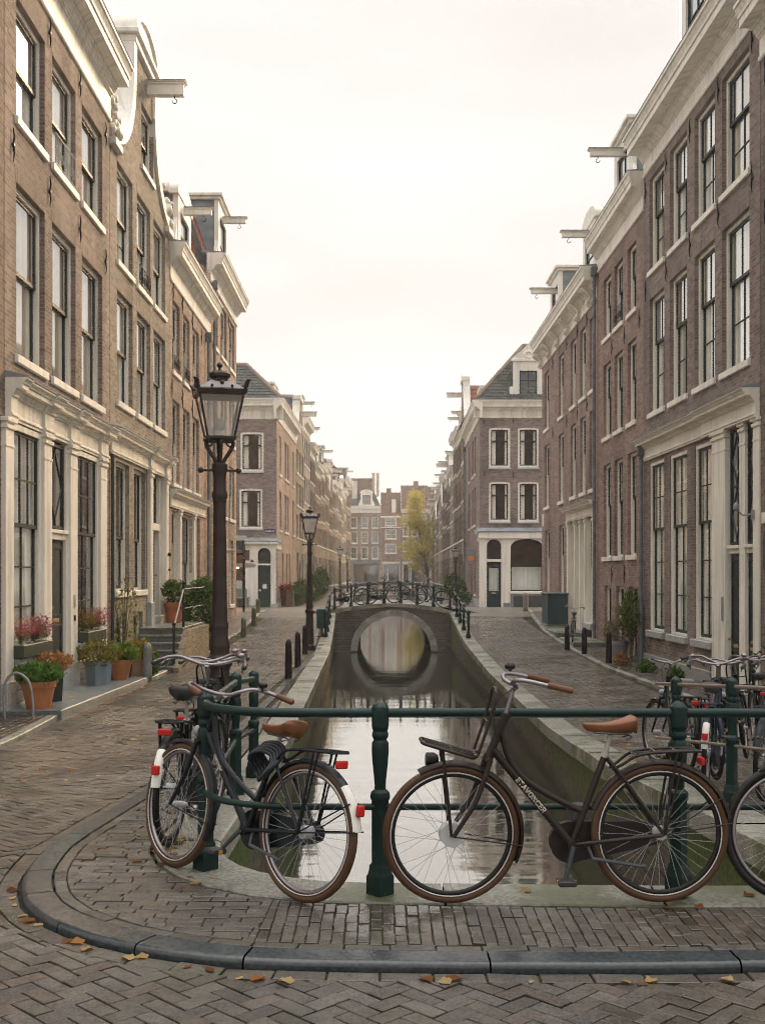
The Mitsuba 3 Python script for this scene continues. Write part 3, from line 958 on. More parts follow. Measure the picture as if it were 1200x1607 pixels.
def window(H, u0, u1, z0, z1, split=0.5, up=(1, 1), lo=(1, 1), frame=CREAM, sash=DGREEN, sill='cream', fw=0.09, rec=0.09, curtain='auto', level=2, lintel=True, key='window', arch=0.0, parent=None):
    fd = 0.12
    m = MB()
    fr = -rec
    m.box(u0, u0 + fw, fr - fd, fr, z0, z1 - fw * 0.9).box(u1 - fw, u1, fr - fd, fr, z0, z1 - fw * 0.9)
    m.box(u0, u1, fr - fd, fr + 0.004, z1 - fw * 0.9, z1).box(u0 + fw, u1 - fw, fr - fd, fr - 0.03, z0, z0 + 0.05)
    W = H.put(key, m, 'm_paint', frame, parent=parent)
    a, b, c, e = u0 + fw, u1 - fw, z0 + 0.05, z1 - fw * 0.9
    zs = c + (e - c) * split
    sw = 0.055 if level >= 2 else 0.07
    parts = [(zs - 0.03, e, fr - 0.075, fr - 0.035, up), (c, zs + 0.03, fr - 0.118, fr - 0.078, lo)] if split > 0 else [(c, e, fr - 0.1, fr - 0.05, up)]
    for q, (s0, s1, d0, d1, grid) in enumerate(parts):
        m = MB()
        bot = 0.07 if q == len(parts) - 1 else 0.06
        m.box(a, a + sw, d0, d1, s0, s1).box(b - sw, b, d0, d1, s0, s1)
        m.box(a + sw, b - sw, d0, d1, s1 - sw, s1).box(a + sw, b - sw, d0, d1, s0, s0 + bot)
        nx, nz = grid
        for i in range(1, nx):
            x = a + sw + (b - a - 2 * sw) * i / nx
            m.box(x - .013, x + .013, d0 + .005, d1 - .003, s0 + bot, s1 - sw)
        for i in range(1, nz):
            z = s0 + bot + (s1 - s0 - sw - bot) * i / nz
            m.box(a + sw, b - sw, d0 + .007, d1 - .005, z - .013, z + .013)
        if level >= 1:
            H.put('sash', m, 'm_paint', sash, parent=W)
            V = [(a + sw * .8, (d0 + d1) / 2, s0 + bot * .8), (b - sw * .8, (d0 + d1) / 2, s0 + bot * .8), (b - sw * .8, (d0 + d1) / 2, s1 - sw * .8), (a + sw * .8, (d0 + d1) / 2, s1 - sw * .8)]
            mm = MB().add(V, [[0, 1, 2, 3]])
            H.put('pane', mm, 'm_glass', parent=W)
    if sill:
        m = MB().box(u0 - .07, u1 + .07, -rec - .06, .055, z0 - .13, z0 - 0.002, .008 if level >= 2 else 0)
        H.put('sill', m, 'm_paint' if sill == 'cream' else 'm_stone', frame if sill == 'cream' else HARD, parent=W)
    if lintel and level >= 1:
        m = MB().poly(Polygon([(u0 - .02, z1 + .002), (u1 + .02, z1 + .002), (u1 + .09, z1 + .23), (u0 - .09, z1 + .23)]), -.05, .0035, 'y')
        H.put('brick_arch', m, 'm_brick', tuple(x * 0.92 for x in H.tone), parent=W, flag=1)
    if curtain and level >= 1:
        m = MB()
        kind = [0, 1, 2, 3, 3, 1][RNG.integers(6)] if curtain == 'auto' else curtain
        d = fr - 0.145
        wd = b - a
        tone = (0.84, 0.84, 0.77) if RNG.random() < 0.75 else (0.60, 0.57, 0.46)
        if kind in (0, 1, 2):
            f = [0.46, 0.52, 0.40][kind]
            m.add(*sheet_wavy(a - .05, a + wd * f * RNG.uniform(.8, 1.15), d, z0, z1, RNG)).add(*sheet_wavy(b - wd * f * RNG.uniform(.7, 1.2), b + .05, d, z0, z1, RNG))
        elif kind == 3:
            m.add(*sheet_wavy(a - .05, b + .05, d, z0, z1, RNG, 0.016))
        elif kind == 'half':
            m.add(*sheet_wavy(a - .02, b + .02, d, z0, z0 + (z1 - z0) * 0.5, RNG, 0.012))
        H.put('curtain', m, 'm_cloth', tone, parent=W)
    return W


def cornice(H, u0, u1, zb, zf, zt, proj, col=CREAM, key='cornice', lead=True):
    """moulded cornice: frieze from zb, projecting head from zf to zt"""
    m = MB()
    profile(m, [(-.12, zb), (.035, zb), (.05, zb + .03), (.05, zb + .07), (.022, zb + .09), (.022, zf), (-.12, zf)], u0, u1)
    h = zt - zf
    profile(m, [(-.12, zf), (.05, zf), (.05, zf + .06 * h), (.085, zf + .06 * h), (.085, zf + .12 * h), (.10, zf + .13 * h), (.14, zf + .22 * h), (.14, zf + .26 * h), (.18, zf + .26 * h), (.18, zf + .34 * h),
                (proj * .78, zf + .34 * h), (proj * .78, zf + .60 * h), (proj * .84, zf + .60 * h), (proj * .84, zf + .66 * h), (proj * .86, zf + .72 * h), (proj * .93, zf + .84 * h), (proj * .93, zf + .89 * h), (proj, zf + .89 * h), (proj, zt), (-.12, zt)], u0, u1)
    k = H.put(key, m, 'm_paint', col)
    if lead:
        m = MB()
        profile(m, [(-.3, zt + .001), (proj + .012, zt + .001), (proj + .012, zt + .02), (-.3, zt + .10)], u0, u1)
        H.put('lead_cover', m, 'm_matte', LEAD, parent=k)
    return k


def entablature(H, u0, u1, zb, zt, proj=0.26, col=CREAM, breaks=()):
    """shop front head with a lead weathering; breaks: stretches that stand 6 cm further out"""
    m = MB()
    h = zt - zb

    def prof(e):
        return [(-.1, zb), (.045 + e, zb), (.045 + e, zb + .07 * h), (.065 + e, zb + .07 * h), (.065 + e, zb + .11 * h), (.04 + e, zb + .14 * h), (.04 + e, zb + .48 * h), (.07 + e, zb + .48 * h), (.07 + e, zb + .53 * h), (.11 + e, zb + .59 * h), (.11 + e, zb + .63 * h),
                (proj * .72 + e, zb + .63 * h), (proj * .72 + e, zb + .73 * h), (proj * .80 + e, zb + .73 * h), (proj * .84 + e, zb + .79 * h), (proj * .95 + e, zb + .82 * h), (proj + e, zb + .82 * h), (proj + e, zb + .86 * h), (-.1, zb + .86 * h)]
    profile(m, prof(0.0), u0, u1)
    for a, b in breaks:
        profile(m, prof(.05), a, b)
    k = H.put('shop_cornice', m, 'm_paint', col)
    m = MB()
    for a, b, e in [(u0, u1, 0.0)] + [(a, b, .05) for a, b in breaks]:
        profile(m, [(-.02, zb + .862 * h), (proj + .015 + e, zb + .862 * h), (proj + .015 + e, zb + .885 * h), (-.0, zt + (.004 if e else 0))], a - (.004 if e else 0), b + (.004 if e else 0))
    H.put('lead_cover', m, 'm_matte', LEAD, parent=k)
    return k


def pilaster(H, u0, u1, zb, zt, d=0.09, col=CREAM, plinth=None):
    m = MB()
    m.box(u0, u1, -.2, d, zb, zt, .006)
    m.box(u0 - .025, u1 + .025, -.1, d + .03, zt - .16, zt - .10, .006).box(u0 - .04, u1 + .04, -.1, d + .045, zt - .06, zt, .006)
    m.box(u0 - .012, u1 + .012, -.1, d + .012, zt - .42, zt - .38, .004)
    k = H.put('pilaster', m, 'm_paint', col)
    if plinth:
        H.put('plinth', MB().box(u0 - .03, u1 + .03, -.1, d + .03, zb - .05, zb + plinth, .008), 'm_stone', HARD, parent=k)
    return k


def anchors(H, pts, h=0.5):
    for u, z in pts:
        m = MB()
        m.tube([(u, .02, z - h / 2), (u, .035, z - h / 4), (u, .02, z), (u, .035, z + h / 4), (u, .02, z + h / 2)], [.006, .014, .018, .014, .008], 6)
        m.box(u - .024, u + .024, 0, .04, z - .02, z + .02)
        H.put('wall_anchor', m, 'm_metal', BLACK, 50)


def hoist(H, u, z, length, w=0.17, h=0.24, col=CREAM, hook=True, d0=0.0):
    m = MB()
    m.box(u - w / 2, u + w / 2, d0 - .5, d0 + length, z, z + h, .008)
    m.box(u - w / 2 - .03, u + w / 2 + .03, d0 - .5, d0 + length + .02, z + h * .78, z + h * .92, .008).box(u - w / 2 - .05, u + w / 2 + .05, d0 - .5, d0 + length + .05, z + h * .92, z + h, .006)
    k = H.put('hoist_beam', m, 'm_paint', col)
    H.put('lead_cover', MB().box(u - w / 2 - .06, u + w / 2 + .06, d0 - .5, d0 + length + .06, z + h + .001, z + h + .02), 'm_matte', LEAD, parent=k)
    if hook:
        m = MB()
        e = d0 + length - .22
        m.bar((u, e, z + .02), (u, e, z - .06), .012, 6)
        m.tube([(u, e + .055 * math.sin(t), z - .12 + .055 * math.cos(t)) for t in np.linspace(0.3, 4.9, 14)], .011, 6)
        H.put('hook', m, 'm_metal', BLACK, 60, parent=k)


def dormer(H, u0, u1, z0, z1, d=0.0, deep=3.0, side=(0.20, 0.235, 0.255), col=CREAM, top='flat', win=(1, 2), beam=None):
    m = MB()
    m.box(u0 + .06, u1 - .06, d - deep, d - .1, z0 - .6, z1)
    D = H.put('dormer', m, 'm_matte', side)
    fw = (u1 - u0) * 0.17
    m = MB()
    m.box(u0, u0 + fw, d - .14, d, z0 - .3, z1).box(u1 - fw, u1, d - .14, d, z0 - .3, z1).box(u0 + fw, u1 - fw, d - .14, d, z1 - fw, z1).box(u0 + fw, u1 - fw, d - .14, d, z0 - .3, z0 + .12)
    for s_, uu in ((-1, u0), (1, u1)):
        m.poly(Polygon([(uu, z0 - .3), (uu + s_ * .38, z0 - .3), (uu + s_ * .32, z0 + .2), (uu + s_ * .1, z0 + .7), (uu, z0 + .9)]), d - .13, d - .02, 'y')
    H.put('dormer_front', m, 'm_paint', col, parent=D)
    m = MB()
    if top == 'round':
        arc = [(u0 - .1, z1)] + [((u0 + u1) / 2 - ((u1 - u0) / 2 + .1) * math.cos(t), z1 + .12 + .42 * math.sin(t)) for t in np.linspace(0, math.pi, 13)] + [(u1 + .1, z1)]
        m.poly(Polygon(arc), d - .25, d + .03, 'y')
        arc = [(u0 - .1, z1 + .05)] + [((u0 + u1) / 2 - ((u1 - u0) / 2 + .1) * math.cos(t), z1 + .14 + .45 * math.sin(t)) for t in np.linspace(0, math.pi, 13)] + [(u1 + .1, z1 + .05)]
        m.poly(Polygon(arc), d - deep, d - .26, 'y')
    else:
        m.box(u0 - .08, u1 + .08, d - deep, d + .08, z1 + .001, z1 + .10, .01).box(u0 - .16, u1 + .16, d - deep, d + .16, z1 + .10, z1 + .2, .01)
    H.put('dormer_head', m, 'm_paint', col, 30, parent=D)
    m = MB()
    a, b, c, e = u0 + fw, u1 - fw, z0 + .12, z1 - fw
    m.box(a, a + .05, d - .12, d - .05, c, e).box(b - .05, b, d - .12, d - .05, c, e).box(a, b, d - .12, d - .05, e - .05, e).box(a, b, d - .12, d - .05, c, c + .05)
    for i in range(1, win[0] + 1):
        if win[0] > 1 or i < win[0]:
            x = a + (b - a) * i / (win[0] + (0 if win[0] > 1 else 1))
            if i < win[0]: m.box(x - .02, x + .02, d - .11, d - .06, c, e)
    for i in range(1, win[1]):
        z = c + (e - c) * i / win[1]
        m.box(a, b, d - .11, d - .06, z - .015, z + .015)
    H.put('dormer_sash', m, 'm_paint', DGREEN, parent=D)
    H.put('dormer_pane', MB().add([(a, d - .085, c), (b, d - .085, c), (b, d - .085, e), (a, d - .085, e)], [[0, 1, 2, 3]]), 'm_glass', parent=D)
    if beam:
        hoist(H, (u0 + u1) / 2, beam[0], beam[1] * .8, 0.15, 0.20, col, True, d)
    return D


def downpipe(H, u, zb, zt, d=0.09):
    m = MB()
    m.tube([(u, d, zb), (u, d, zt - .35)], .05, 10)
    m.box(u - .1, u + .1, d - .08, d + .1, zt - .35, zt - .05, .02)
    for z in np.arange(zb + 1, zt - .4, 1.9):
        m.lathe([(.05, z - .03), (.062, z - .02), (.062, z + .02), (.05, z + .03)], (u, d, 0), 10)
    H.put('downpipe', m, 'm_matte', (0.15, 0.165, 0.17), 50)


def tiles(key, bl, br, tr, tl, rgb, tw=0.24, th=0.30, name='roof_tiles', wave=0.028):
    bl, br, tr, tl = (np.array(q, float) for q in (bl, br, tr, tl))
    nrm = np.cross(br - bl, tl - bl); nrm /= np.linalg.norm(nrm)
    if nrm[2] < 0: nrm = -nrm
    nu, nv = max(1, int(round(np.linalg.norm(br - bl) / tw))), max(1, int(round(np.linalg.norm(tl - bl) / th)))
    k = nu * 4 + 1
    s = np.linspace(0, 1, k)
    V, F = [], []
    base = 0
    for r in range(nv):
        for v, lift in ((r / nv, 0.045), ((r + 1) / nv, 0.008)):
            a, b = bl + (tl - bl) * v, br + (tr - br) * v
            P = a + (b - a) * s[:, None] + nrm * (lift + wave * np.abs(np.sin(np.pi * s * nu + 0.4)))[:, None]
            V.append(P)
        i = np.arange(k - 1)
        F.append(np.stack([i, i + 1, i + k + 1, i + k], 1) + base)
        if r:
            F.append(np.stack([i, i + 1, i + 1 - k, i - k], 1) + base)
        base += 2 * k
    return put(name, MB().add(np.vstack(V), np.vstack(F)), 'm_matte', rgb, parent=key, kind='stuff')


def rows(ulist, zlist):
    return [(a, b, c, d) for (c, d) in zlist for (a, b) in ulist]


BR_L1, BR_L2, BR_L3, BR_L4 = (0.225, 0.172, 0.146), (0.214, 0.178, 0.140), (0.285, 0.200, 0.155), (0.300, 0.212, 0.164)
BR_R1, BR_R2, BR_R3 = (0.185, 0.144, 0.125), (0.220, 0.152, 0.130), (0.225, 0.160, 0.138)
BR_C = (0.205, 0.160, 0.146)


def french(H, u0, u1, z0, z1, cols, rowsu, rowsl, zt, frame=CREAM, sash=DGREEN, curtain='auto'):
    """tall shop front window with a heavy transom at zt"""
    sp = (zt - z0 - .05) / (z1 - .08 - z0 - .05)
    return window(H, u0, u1, z0, z1, sp, (cols, rowsu), (max(1, cols - 1), rowsl), frame, sash, None, 0.10, -0.02, curtain, 2, False)


def door(H, u0, u1, z0, z1, col=DGREEN, rec=-0.12, panels=((0.06, 0.30), (0.36, 0.94)), knob=1, slot=0.40, glass=None):
    m = MB()
    m.box(u0, u1, rec - .05, rec, z0, z1)
    w = u1 - u0
    D = H.put('door', m, 'm_paint', col)
    m = MB()
    for a, b in panels:
        za, zb = z0 + (z1 - z0) * a, z0 + (z1 - z0) * b
        for (p, q, r, s_) in ((u0 + .12 * w, u0 + .16 * w, za, zb), (u1 - .16 * w, u1 - .12 * w, za, zb), (u0 + .12 * w, u1 - .12 * w, za, za + .03), (u0 + .12 * w, u1 - .12 * w, zb - .03, zb)):
            m.box(p, q, rec, rec + .02, r, s_)
    H.put('panel_moulding', m, 'm_paint', col, parent=D)
    if slot:
        z = z0 + (z1 - z0) * slot
        H.put('letter_slot', MB().box(u0 + .3 * w, u1 - .3 * w, rec + .001, rec + .018, z - .03, z + .03, .004), 'm_metal', (0.30, 0.19, 0.06), parent=D)
    if knob:
        H.put('knob', MB().sphere((u0 + .1 * w if knob < 0 else u1 - .1 * w, rec + .06, z0 + 1.0), .03), 'm_metal', (0.30, 0.19, 0.06), True, parent=D)
    return D


def diamond_light(H, u0, u1, z0, z1, n=1, rec=-0.1):
    """fanlight with crossed bars"""
    m = MB()
    s = .05
    m.box(u0, u0 + s, rec - .05, rec, z0, z1).box(u1 - s, u1, rec - .05, rec, z0, z1).box(u0 + s, u1 - s, rec - .05, rec, z1 - s, z1).box(u0 + s, u1 - s, rec - .05, rec, z0, z0 + s)
    c = (u0 + u1) / 2
    for i in range(n):
        a, b = z0 + s + (z1 - z0 - 2 * s) * i / n, z0 + s + (z1 - z0 - 2 * s) * (i + 1) / n
        mid = (a + b) / 2
        ins = (b - a) * .08
        for p, q in (((c, a + ins), (u1 - s, mid)), ((u1 - s, mid), (c, b - ins)), ((c, b - ins), (u0 + s, mid)), ((u0 + s, mid), (c, a + ins)), ((c, a), (c, a + ins)), ((c, b - ins), (c, b))):
            m.bar((p[0], rec - .025, p[1]), (q[0], rec - .025, q[1]), .016, 5)
        if i: m.box(u0 + s, u1 - s, rec - .045, rec - .01, a - .015, a + .015)
    k = H.put('fanlight', m, 'm_paint', DGREEN)
    H.put('pane', MB().add([(u0 + s, rec - .03, z0 + s), (u1 - s, rec - .03, z0 + s), (u1 - s, rec - .03, z1 - s), (u0 + s, rec - .03, z1 - s)], [[0, 1, 2, 3]]), 'm_glass', parent=k)
    return k


def window_guard(H, u0, u1, z, h=0.5, col=BLACK):
    m = MB()
    for zz in (z + .05, z + h):
        m.bar((u0, .03, zz), (u1, .03, zz), .011, 6)
    n = 7
    for i in range(n + 1):
        x = u0 + (u1 - u0) * i / n
        m.bar((x, .03, z + .05), (x, .03, z + h), .007, 5)
    for i in range(n):
        x = u0 + (u1 - u0) * (i + .5) / n
        m.tube([(x + .05 * math.sin(t), .03, z + h * .45 + .08 * math.cos(t)) for t in np.linspace(0, 6.28, 9)], .006, 4, False)
    H.put('window_guard', m, 'm_metal', col, 60)
def house_L0():
    W = Wall('L', -5.3, -0.0111)
    H = House(W, 'dark brick house cut off by the left edge of the picture', (0.16, 0.115, 0.09))
    front_wall(H, [(9.0, -.9), (16.62, -.9), (16.62, 11.2), (9.0, 11.2)], [(10.0, 11.5, 5, 7.5), (13.4, 14.9, 5, 7.5), (13.4, 14.9, 8.5, 10.3)])
    for a in ((13.4, 14.9, 5, 7.5), (13.4, 14.9, 8.5, 10.3), (10.0, 11.5, 5, 7.5)): window(H, *a)
    body(H, 9.0, 16.62, -.9, 11.2)
    cornice(H, 9.0, 16.6, 10.9, 11.4, 11.9, .45)


def house_L1():
    W = Wall('L', -5.3, -0.0111)
    H = House(W, 'brown brick house with tall cream shop front and heather boxes on the left', BR_L1)
    U = [(17.2, 18.72), (19.15, 20.68), (21.12, 22.74)]
    up = rows(U, [(4.95, 7.54), (8.52, 10.33)])
    front_wall(H, [(16.65, -.9), (23.38, -.9), (23.38, 11.5), (16.65, 11.5)], [(16.9, -.9, 22.75, 3.96)] + [(a, c, b, d) for a, b, c, d in up])
    for i, (a, b, c, d) in enumerate(up):
        window(H, a, b, c, d, 0.52 if c < 6 else 0.5, curtain=[3, 1, 3, 3, 3, 1][i])
    window_guard(H, 19.25, 20.55, 8.52, .55, (0.35, 0.35, 0.33))
    body(H, 16.65, 23.38, -.9, 11.75, (0.0, 4.5, 8.1))
    cornice(H, 16.65, 23.38, 10.85, 11.38, 11.95, .50)
    entablature(H, 16.68, 23.1, 3.92, 4.62, .28, breaks=[(16.68, 17.0), (18.42, 18.95), (20.05, 20.62), (22.3, 22.9)])
    for a, b in ((16.5, 16.88), (18.46, 18.9), (20.08, 20.56), (22.34, 22.84)):
        pilaster(H, a, b, -.42, 3.92, .07, plinth=.5)
    french(H, 16.9, 18.45, .42, 3.90, 3, 2, 3, 2.40, curtain=1)
    french(H, 20.58, 22.32, .42, 3.90, 3, 2, 3, 2.40, curtain=0)
    for a, b in ((16.9, 18.45), (20.58, 22.32)):
        H.put('stone_sill', MB().box(a - .0, b + .0, -.25, .16, .28, .40, .012), 'm_stone', HARD)
        m = MB()
        for i in range(4):
            m.box(a, b, -.22, .045 + .01 * (i % 2), -.45 + i * .18, -.45 + i * .18 + .165, .006)
        H.put('stone_apron', m, 'm_stone', (0.33, 0.30, 0.26))
    door(H, 19.0, 20.0, .08, 2.22, DGREEN, -.05, ((0.05, 0.33), (0.40, 0.95)), -1, .365)
    H.put('door_step', MB().box(18.92, 20.07, -.25, .06, -.42, .075, .01), 'm_stone', HARD)
    H.put('transom', MB().box(18.9, 20.08, -.2, .0, 2.23, 2.40, .01).box(18.9, 20.08, -.2, .04, 2.34, 2.40, .006), 'm_paint', CREAM)
    H.put('door_jamb', MB().box(18.9, 18.99, -.2, -.0, -.3, 3.9).box(20.01, 20.08, -.2, -.0, -.3, 3.9), 'm_paint', CREAM)
    diamond_light(H, 19.0, 20.0, 2.42, 3.86, 1, -.03)
    H.put('bell_plate', MB().box(20.28, 20.36, .07, .09, .82, .92, .004), 'm_metal', BLACK)
    H.put('name_plate', MB().box(20.27, 20.37, .07, .082, 1.05, 1.28, .003), 'm_metal', (0.30, 0.28, 0.22))
    anchors(H, [(18.95, 10.6), (20.92, 10.6), (22.95, 10.45), (17.0, 8.02), (18.95, 7.98), (20.92, 7.95), (22.95, 7.9)])
    # doorstep slab that runs along the front
    s = tag(put('stone_stoop', MB().add(*slab_quad()), 'm_wet', (0.135, 0.15, 0.15)), 'long flat wet stone step along the cream shop front on the left', 'step')


def slab_quad():
    p = [(-4.62, 16.75), (-4.56, 22.4), (-5.5, 22.6), (-5.46, 15.6), (-5.3, 15.55)]
    p = [(-4.60, 16.45), (-4.58, 22.35), (-5.56, 22.9), (-5.47, 16.45)]
    h = 0.14
    z = [float(ground(x, y)) - ROAD_DROP for x, y in p]
    V = [(x, y, zz - .2) for (x, y), zz in zip(p, z)] + [(x, y, zz + h - .01) for (x, y), zz in zip(p, z)]
    c = np.mean(p, axis=0)
    V += [(x + (c[0] - x) * .02, y + (c[1] - y) * .006, zz + h) for (x, y), zz in zip(p, z)]
    F = []
    for r in (0, 4):
        for i in range(4):
            k = (i + 1) % 4
            F.append([r + i, r + k, r + 4 + k, r + 4 + i])
    F.append([8, 9, 10, 11])
    return np.array(V), np.array(F)


def house_L2():
    W = Wall('L', -5.43, -0.0056)
    H = House(W, 'tall ochre brown brick house with white trimmed neck gable on the left bank', BR_L2, 'gable_house')
    U3 = [(24.05, 25.6), (26.05, 27.6), (28.0, 29.55)]
    up = rows(U3, [(5.3, 7.63), (8.26, 10.34)])
    att = (26.55, 27.95, 11.15, 12.6)
    holes = up + [att, (23.95, 25.25, 1.28, 4.03), (25.75, 27.0, 1.28, 4.03), (27.5, 29.4, .2, 4.1), (23.95, 25.0, -.6, .78), (25.7, 26.7, -.6, .78)]
    c, nw = 26.8, 1.15

    def scroll(sg):
        pts = []
        for t in np.linspace(0, 1, 14):
            u = 3.0 - (3.0 - nw) * (1 - (1 - t) ** 2.6) ** 0.9
            pts.append((c + sg * u, 10.75 + 2.75 * t ** 1.35))
        return pts
    left, right = scroll(-1), scroll(1)
    outline = [(23.42, -.9), (30.2, -.9), (30.2, 10.2), (29.9, 10.7)] + right + [(c + nw, 13.65), (c - nw, 13.65)] + left[::-1] + [(23.7, 10.7), (23.42, 10.2)]
    front_wall(H, outline, [(a, cc, b, d) for a, b, cc, d in holes], 0.35)
    body(H, 23.42, 30.2, -.9, 10.2, (0.4, 4.4, 7.9))
    for i, (a, b, cc, d) in enumerate(up):
        window(H, a, b, cc, d, .5, lo=(1, 2) if i == 3 else (1, 1), curtain=[3, 1, 3, 3, 1, 3][i])
    window_guard(H, 26.2, 27.5, 8.28, .45)
    window(H, *att, .5, curtain=2)
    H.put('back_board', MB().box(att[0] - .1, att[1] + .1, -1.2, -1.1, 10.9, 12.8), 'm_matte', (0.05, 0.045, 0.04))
    for a, b in ((23.95, 25.25), (25.75, 27.0)):
        window(H, a, b, 1.28, 4.03, .42, lintel=False, curtain=0)
    for a, b in ((23.95, 25.0), (25.7, 26.7)):
        window(H, a, b, -.6, .78, 0, (2, 2), sill=None, curtain=None)
    # trim of the neck
    for nm, sc, sg in (('gable_coping', left, -1), ('gable_coping', right, 1)):
        m = MB()
        q = np.array(sc)
        for (p0, p1) in zip(q[:-1], q[1:]):
            d = (p1 - p0) / np.linalg.norm(p1 - p0)
            nn = np.array([-d[1], d[0]]) * sg
            pg = Polygon([p0 - nn * .16, p1 - nn * .16, p1 + nn * .10, p0 + nn * .10]).buffer(.004)
            m.poly(pg, -.5, .07, 'y')
        H.put(nm, m, 'm_paint', WHITE, 40)
        m = MB()
        rr = np.random.default_rng(5 + sg)
        e = c + sg * 3.02
        for _ in range(26):
            m.sphere((e + rr.uniform(-.24, .2) , rr.uniform(-.2, .10), 10.68 + abs(rr.normal(0, .42))), rr.uniform(.06, .13), 1, (1, .8, 1.15))
        m.box(e - .34, e + .34, -.4, .12, 10.45, 10.62, .02)
        H.put('gable_ornament', m, 'm_stone', (0.62, 0.57, 0.48), True)
    m = MB()
    m.box(c - nw - .16, c + nw + .16, -.5, .10, 13.50, 13.67, .02).box(c - nw - .26, c + nw + .26, -.5, .18, 13.67, 13.79, .02)
    arc = [(c - nw - .1, 13.79)] + [(c - (nw + .1) * math.cos(t), 13.79 + .62 * math.sin(t)) for t in np.linspace(0, math.pi, 15)]
    m.poly(Polygon(arc), -.45, .06, 'y')
    arc2 = [(c - (nw + .18) * math.cos(t), 13.79 + .72 * math.sin(t)) for t in np.linspace(0, math.pi, 15)]
    m.poly(Polygon(arc2 + [(c + nw - .05, 13.79)] + [(c - (nw - .02) * math.cos(t), 13.79 + .55 * math.sin(t)) for t in np.linspace(math.pi, 0, 15)]).buffer(0), -.47, .13, 'y')
    m.box(c - nw - .12, c - nw + .14, -.35, .05, 12.70, 13.50, .01).box(c + nw - .14, c + nw + .12, -.35, .05, 12.70, 13.50, .01)
    H.put('gable_pediment', m, 'm_paint', WHITE, 35)
    hoist(H, c + .55, 13.05, .85, .20, .32, CREAM)
    # roof behind the gable, its ridge at right angles to the street
    x = lambda d: -5.58 + d
    for sg in (-1, 1):
        bl, br = (x(-8), c + sg * 3.3, 10.25), (x(-.4), c + sg * 3.3, 10.25)
        tl, tr = (x(-8), c, 13.15), (x(-.4), c, 13.15)
        tiles(H.key, bl, br, tr, tl, (0.16, 0.07, 0.045))
    entablature(H, 23.45, 30.15, 4.12, 4.72, .26, breaks=[(27.25, 27.62), (29.3, 29.7)])
    for a, b in ((27.25, 27.58), (29.32, 29.66)):
        pilaster(H, a, b, .42, 4.12, .08, plinth=.55)
    door(H, 27.85, 29.05, .62, 2.72, DGREEN, -.18, knob=1, slot=None)
    H.put('door_step', MB().box(27.6, 29.3, -.25, .04, .40, .61, .01), 'm_stone', HARD)
    H.put('door_frame', MB().box(27.6, 27.84, -.3, -.06, .61, 4.1).box(29.06, 29.3, -.3, -.06, .61, 4.1).box(27.6, 29.3, -.3, -.05, 2.73, 2.9, .01), 'm_paint', CREAM)
    diamond_light(H, 27.85, 29.05, 2.92, 4.05, 1, -.14)
    for u, z, r in ((29.5, 2.15, .05), (29.5, 1.75, .035)):
        H.put('bell_pull', MB().sphere((u, .12, z), r, 1), 'm_metal', BLACK, True)
    m = MB().tube([(23.44, .05, -.6), (23.44, .05, 4.1)], .035, 8)
    H.put('downpipe', m, 'm_matte', (0.05, 0.055, 0.05), 50)
    # flight of stone steps
    st = thing('front_stoop', 'mossy stone steps with brick side wall and iron railing before the gable house', 'stoop')
    g0 = float(ground(-4.7, 24)) - ROAD_DROP - .02
    top, n = .42, 6
    hstep = (top - g0) / n
    for i in range(n):
        a = 25.0 + i * .26
        m = MB().box(a, 27.3 if i < n - 1 else 29.5, .03, .98, g0 + i * hstep - (.2 if i == 0 else 0) + .001 * i, g0 + (i + 1) * hstep - .05)
        m.xf(W, True)
        put('riser', m, 'm_stone', (0.13, 0.135, 0.115), parent=st, flag=1)
        m = MB().box(a - .03, a + .32 if i < n - 1 else 29.52, .02, 1.0, g0 + (i + 1) * hstep - .049, g0 + (i + 1) * hstep, .01)
        m.xf(W, True)
        put('step', m, 'm_wet', (0.17, 0.175, 0.16), parent=st, flag=1)
    pg = Polygon([(25.0, g0 - .2), (29.5, g0 - .2), (29.5, top - .06), (26.35, top - .06), (25.0, g0 + hstep - .03)])
    m = MB().poly(pg, 1.001, 1.13, 'y').xf(W, True)
    put('side_wall', m, 'm_brick', (0.21, 0.165, 0.105), parent=st)
    m = MB()
    for a, b in (((25.15, g0), (25.15, .55)), ((26.4, top), (26.4, 1.45)), ((29.4, top), (29.4, 1.3))):
        m.bar((a[0], 1.0, a[1]), (b[0], 1.0, b[1]), .03, 8)
        m.sphere((b[0], 1.0, b[1]), .045, 1)
    m.bar((26.4, 1.0, 1.3), (29.4, 1.0, 1.3), .022).bar((26.4, 1.0, .85), (29.4, 1.0, .85), .014).bar((29.4, 1.0, 1.3), (29.4, .05, 1.3), .022).bar((29.4, 1.0, .85), (29.4, .05, .85), .014)
    m.xf(W, True)
    put('railing', m, 'm_metal', (0.02, 0.03, 0.028), 60, parent=st)
    m = MB().bar((25.15, 1.0, .5), (26.4, 1.0, 1.3), .02).xf(W, True)
    put('handrail', m, 'm_metal', (0.30, 0.27, 0.25), 60, parent=st)


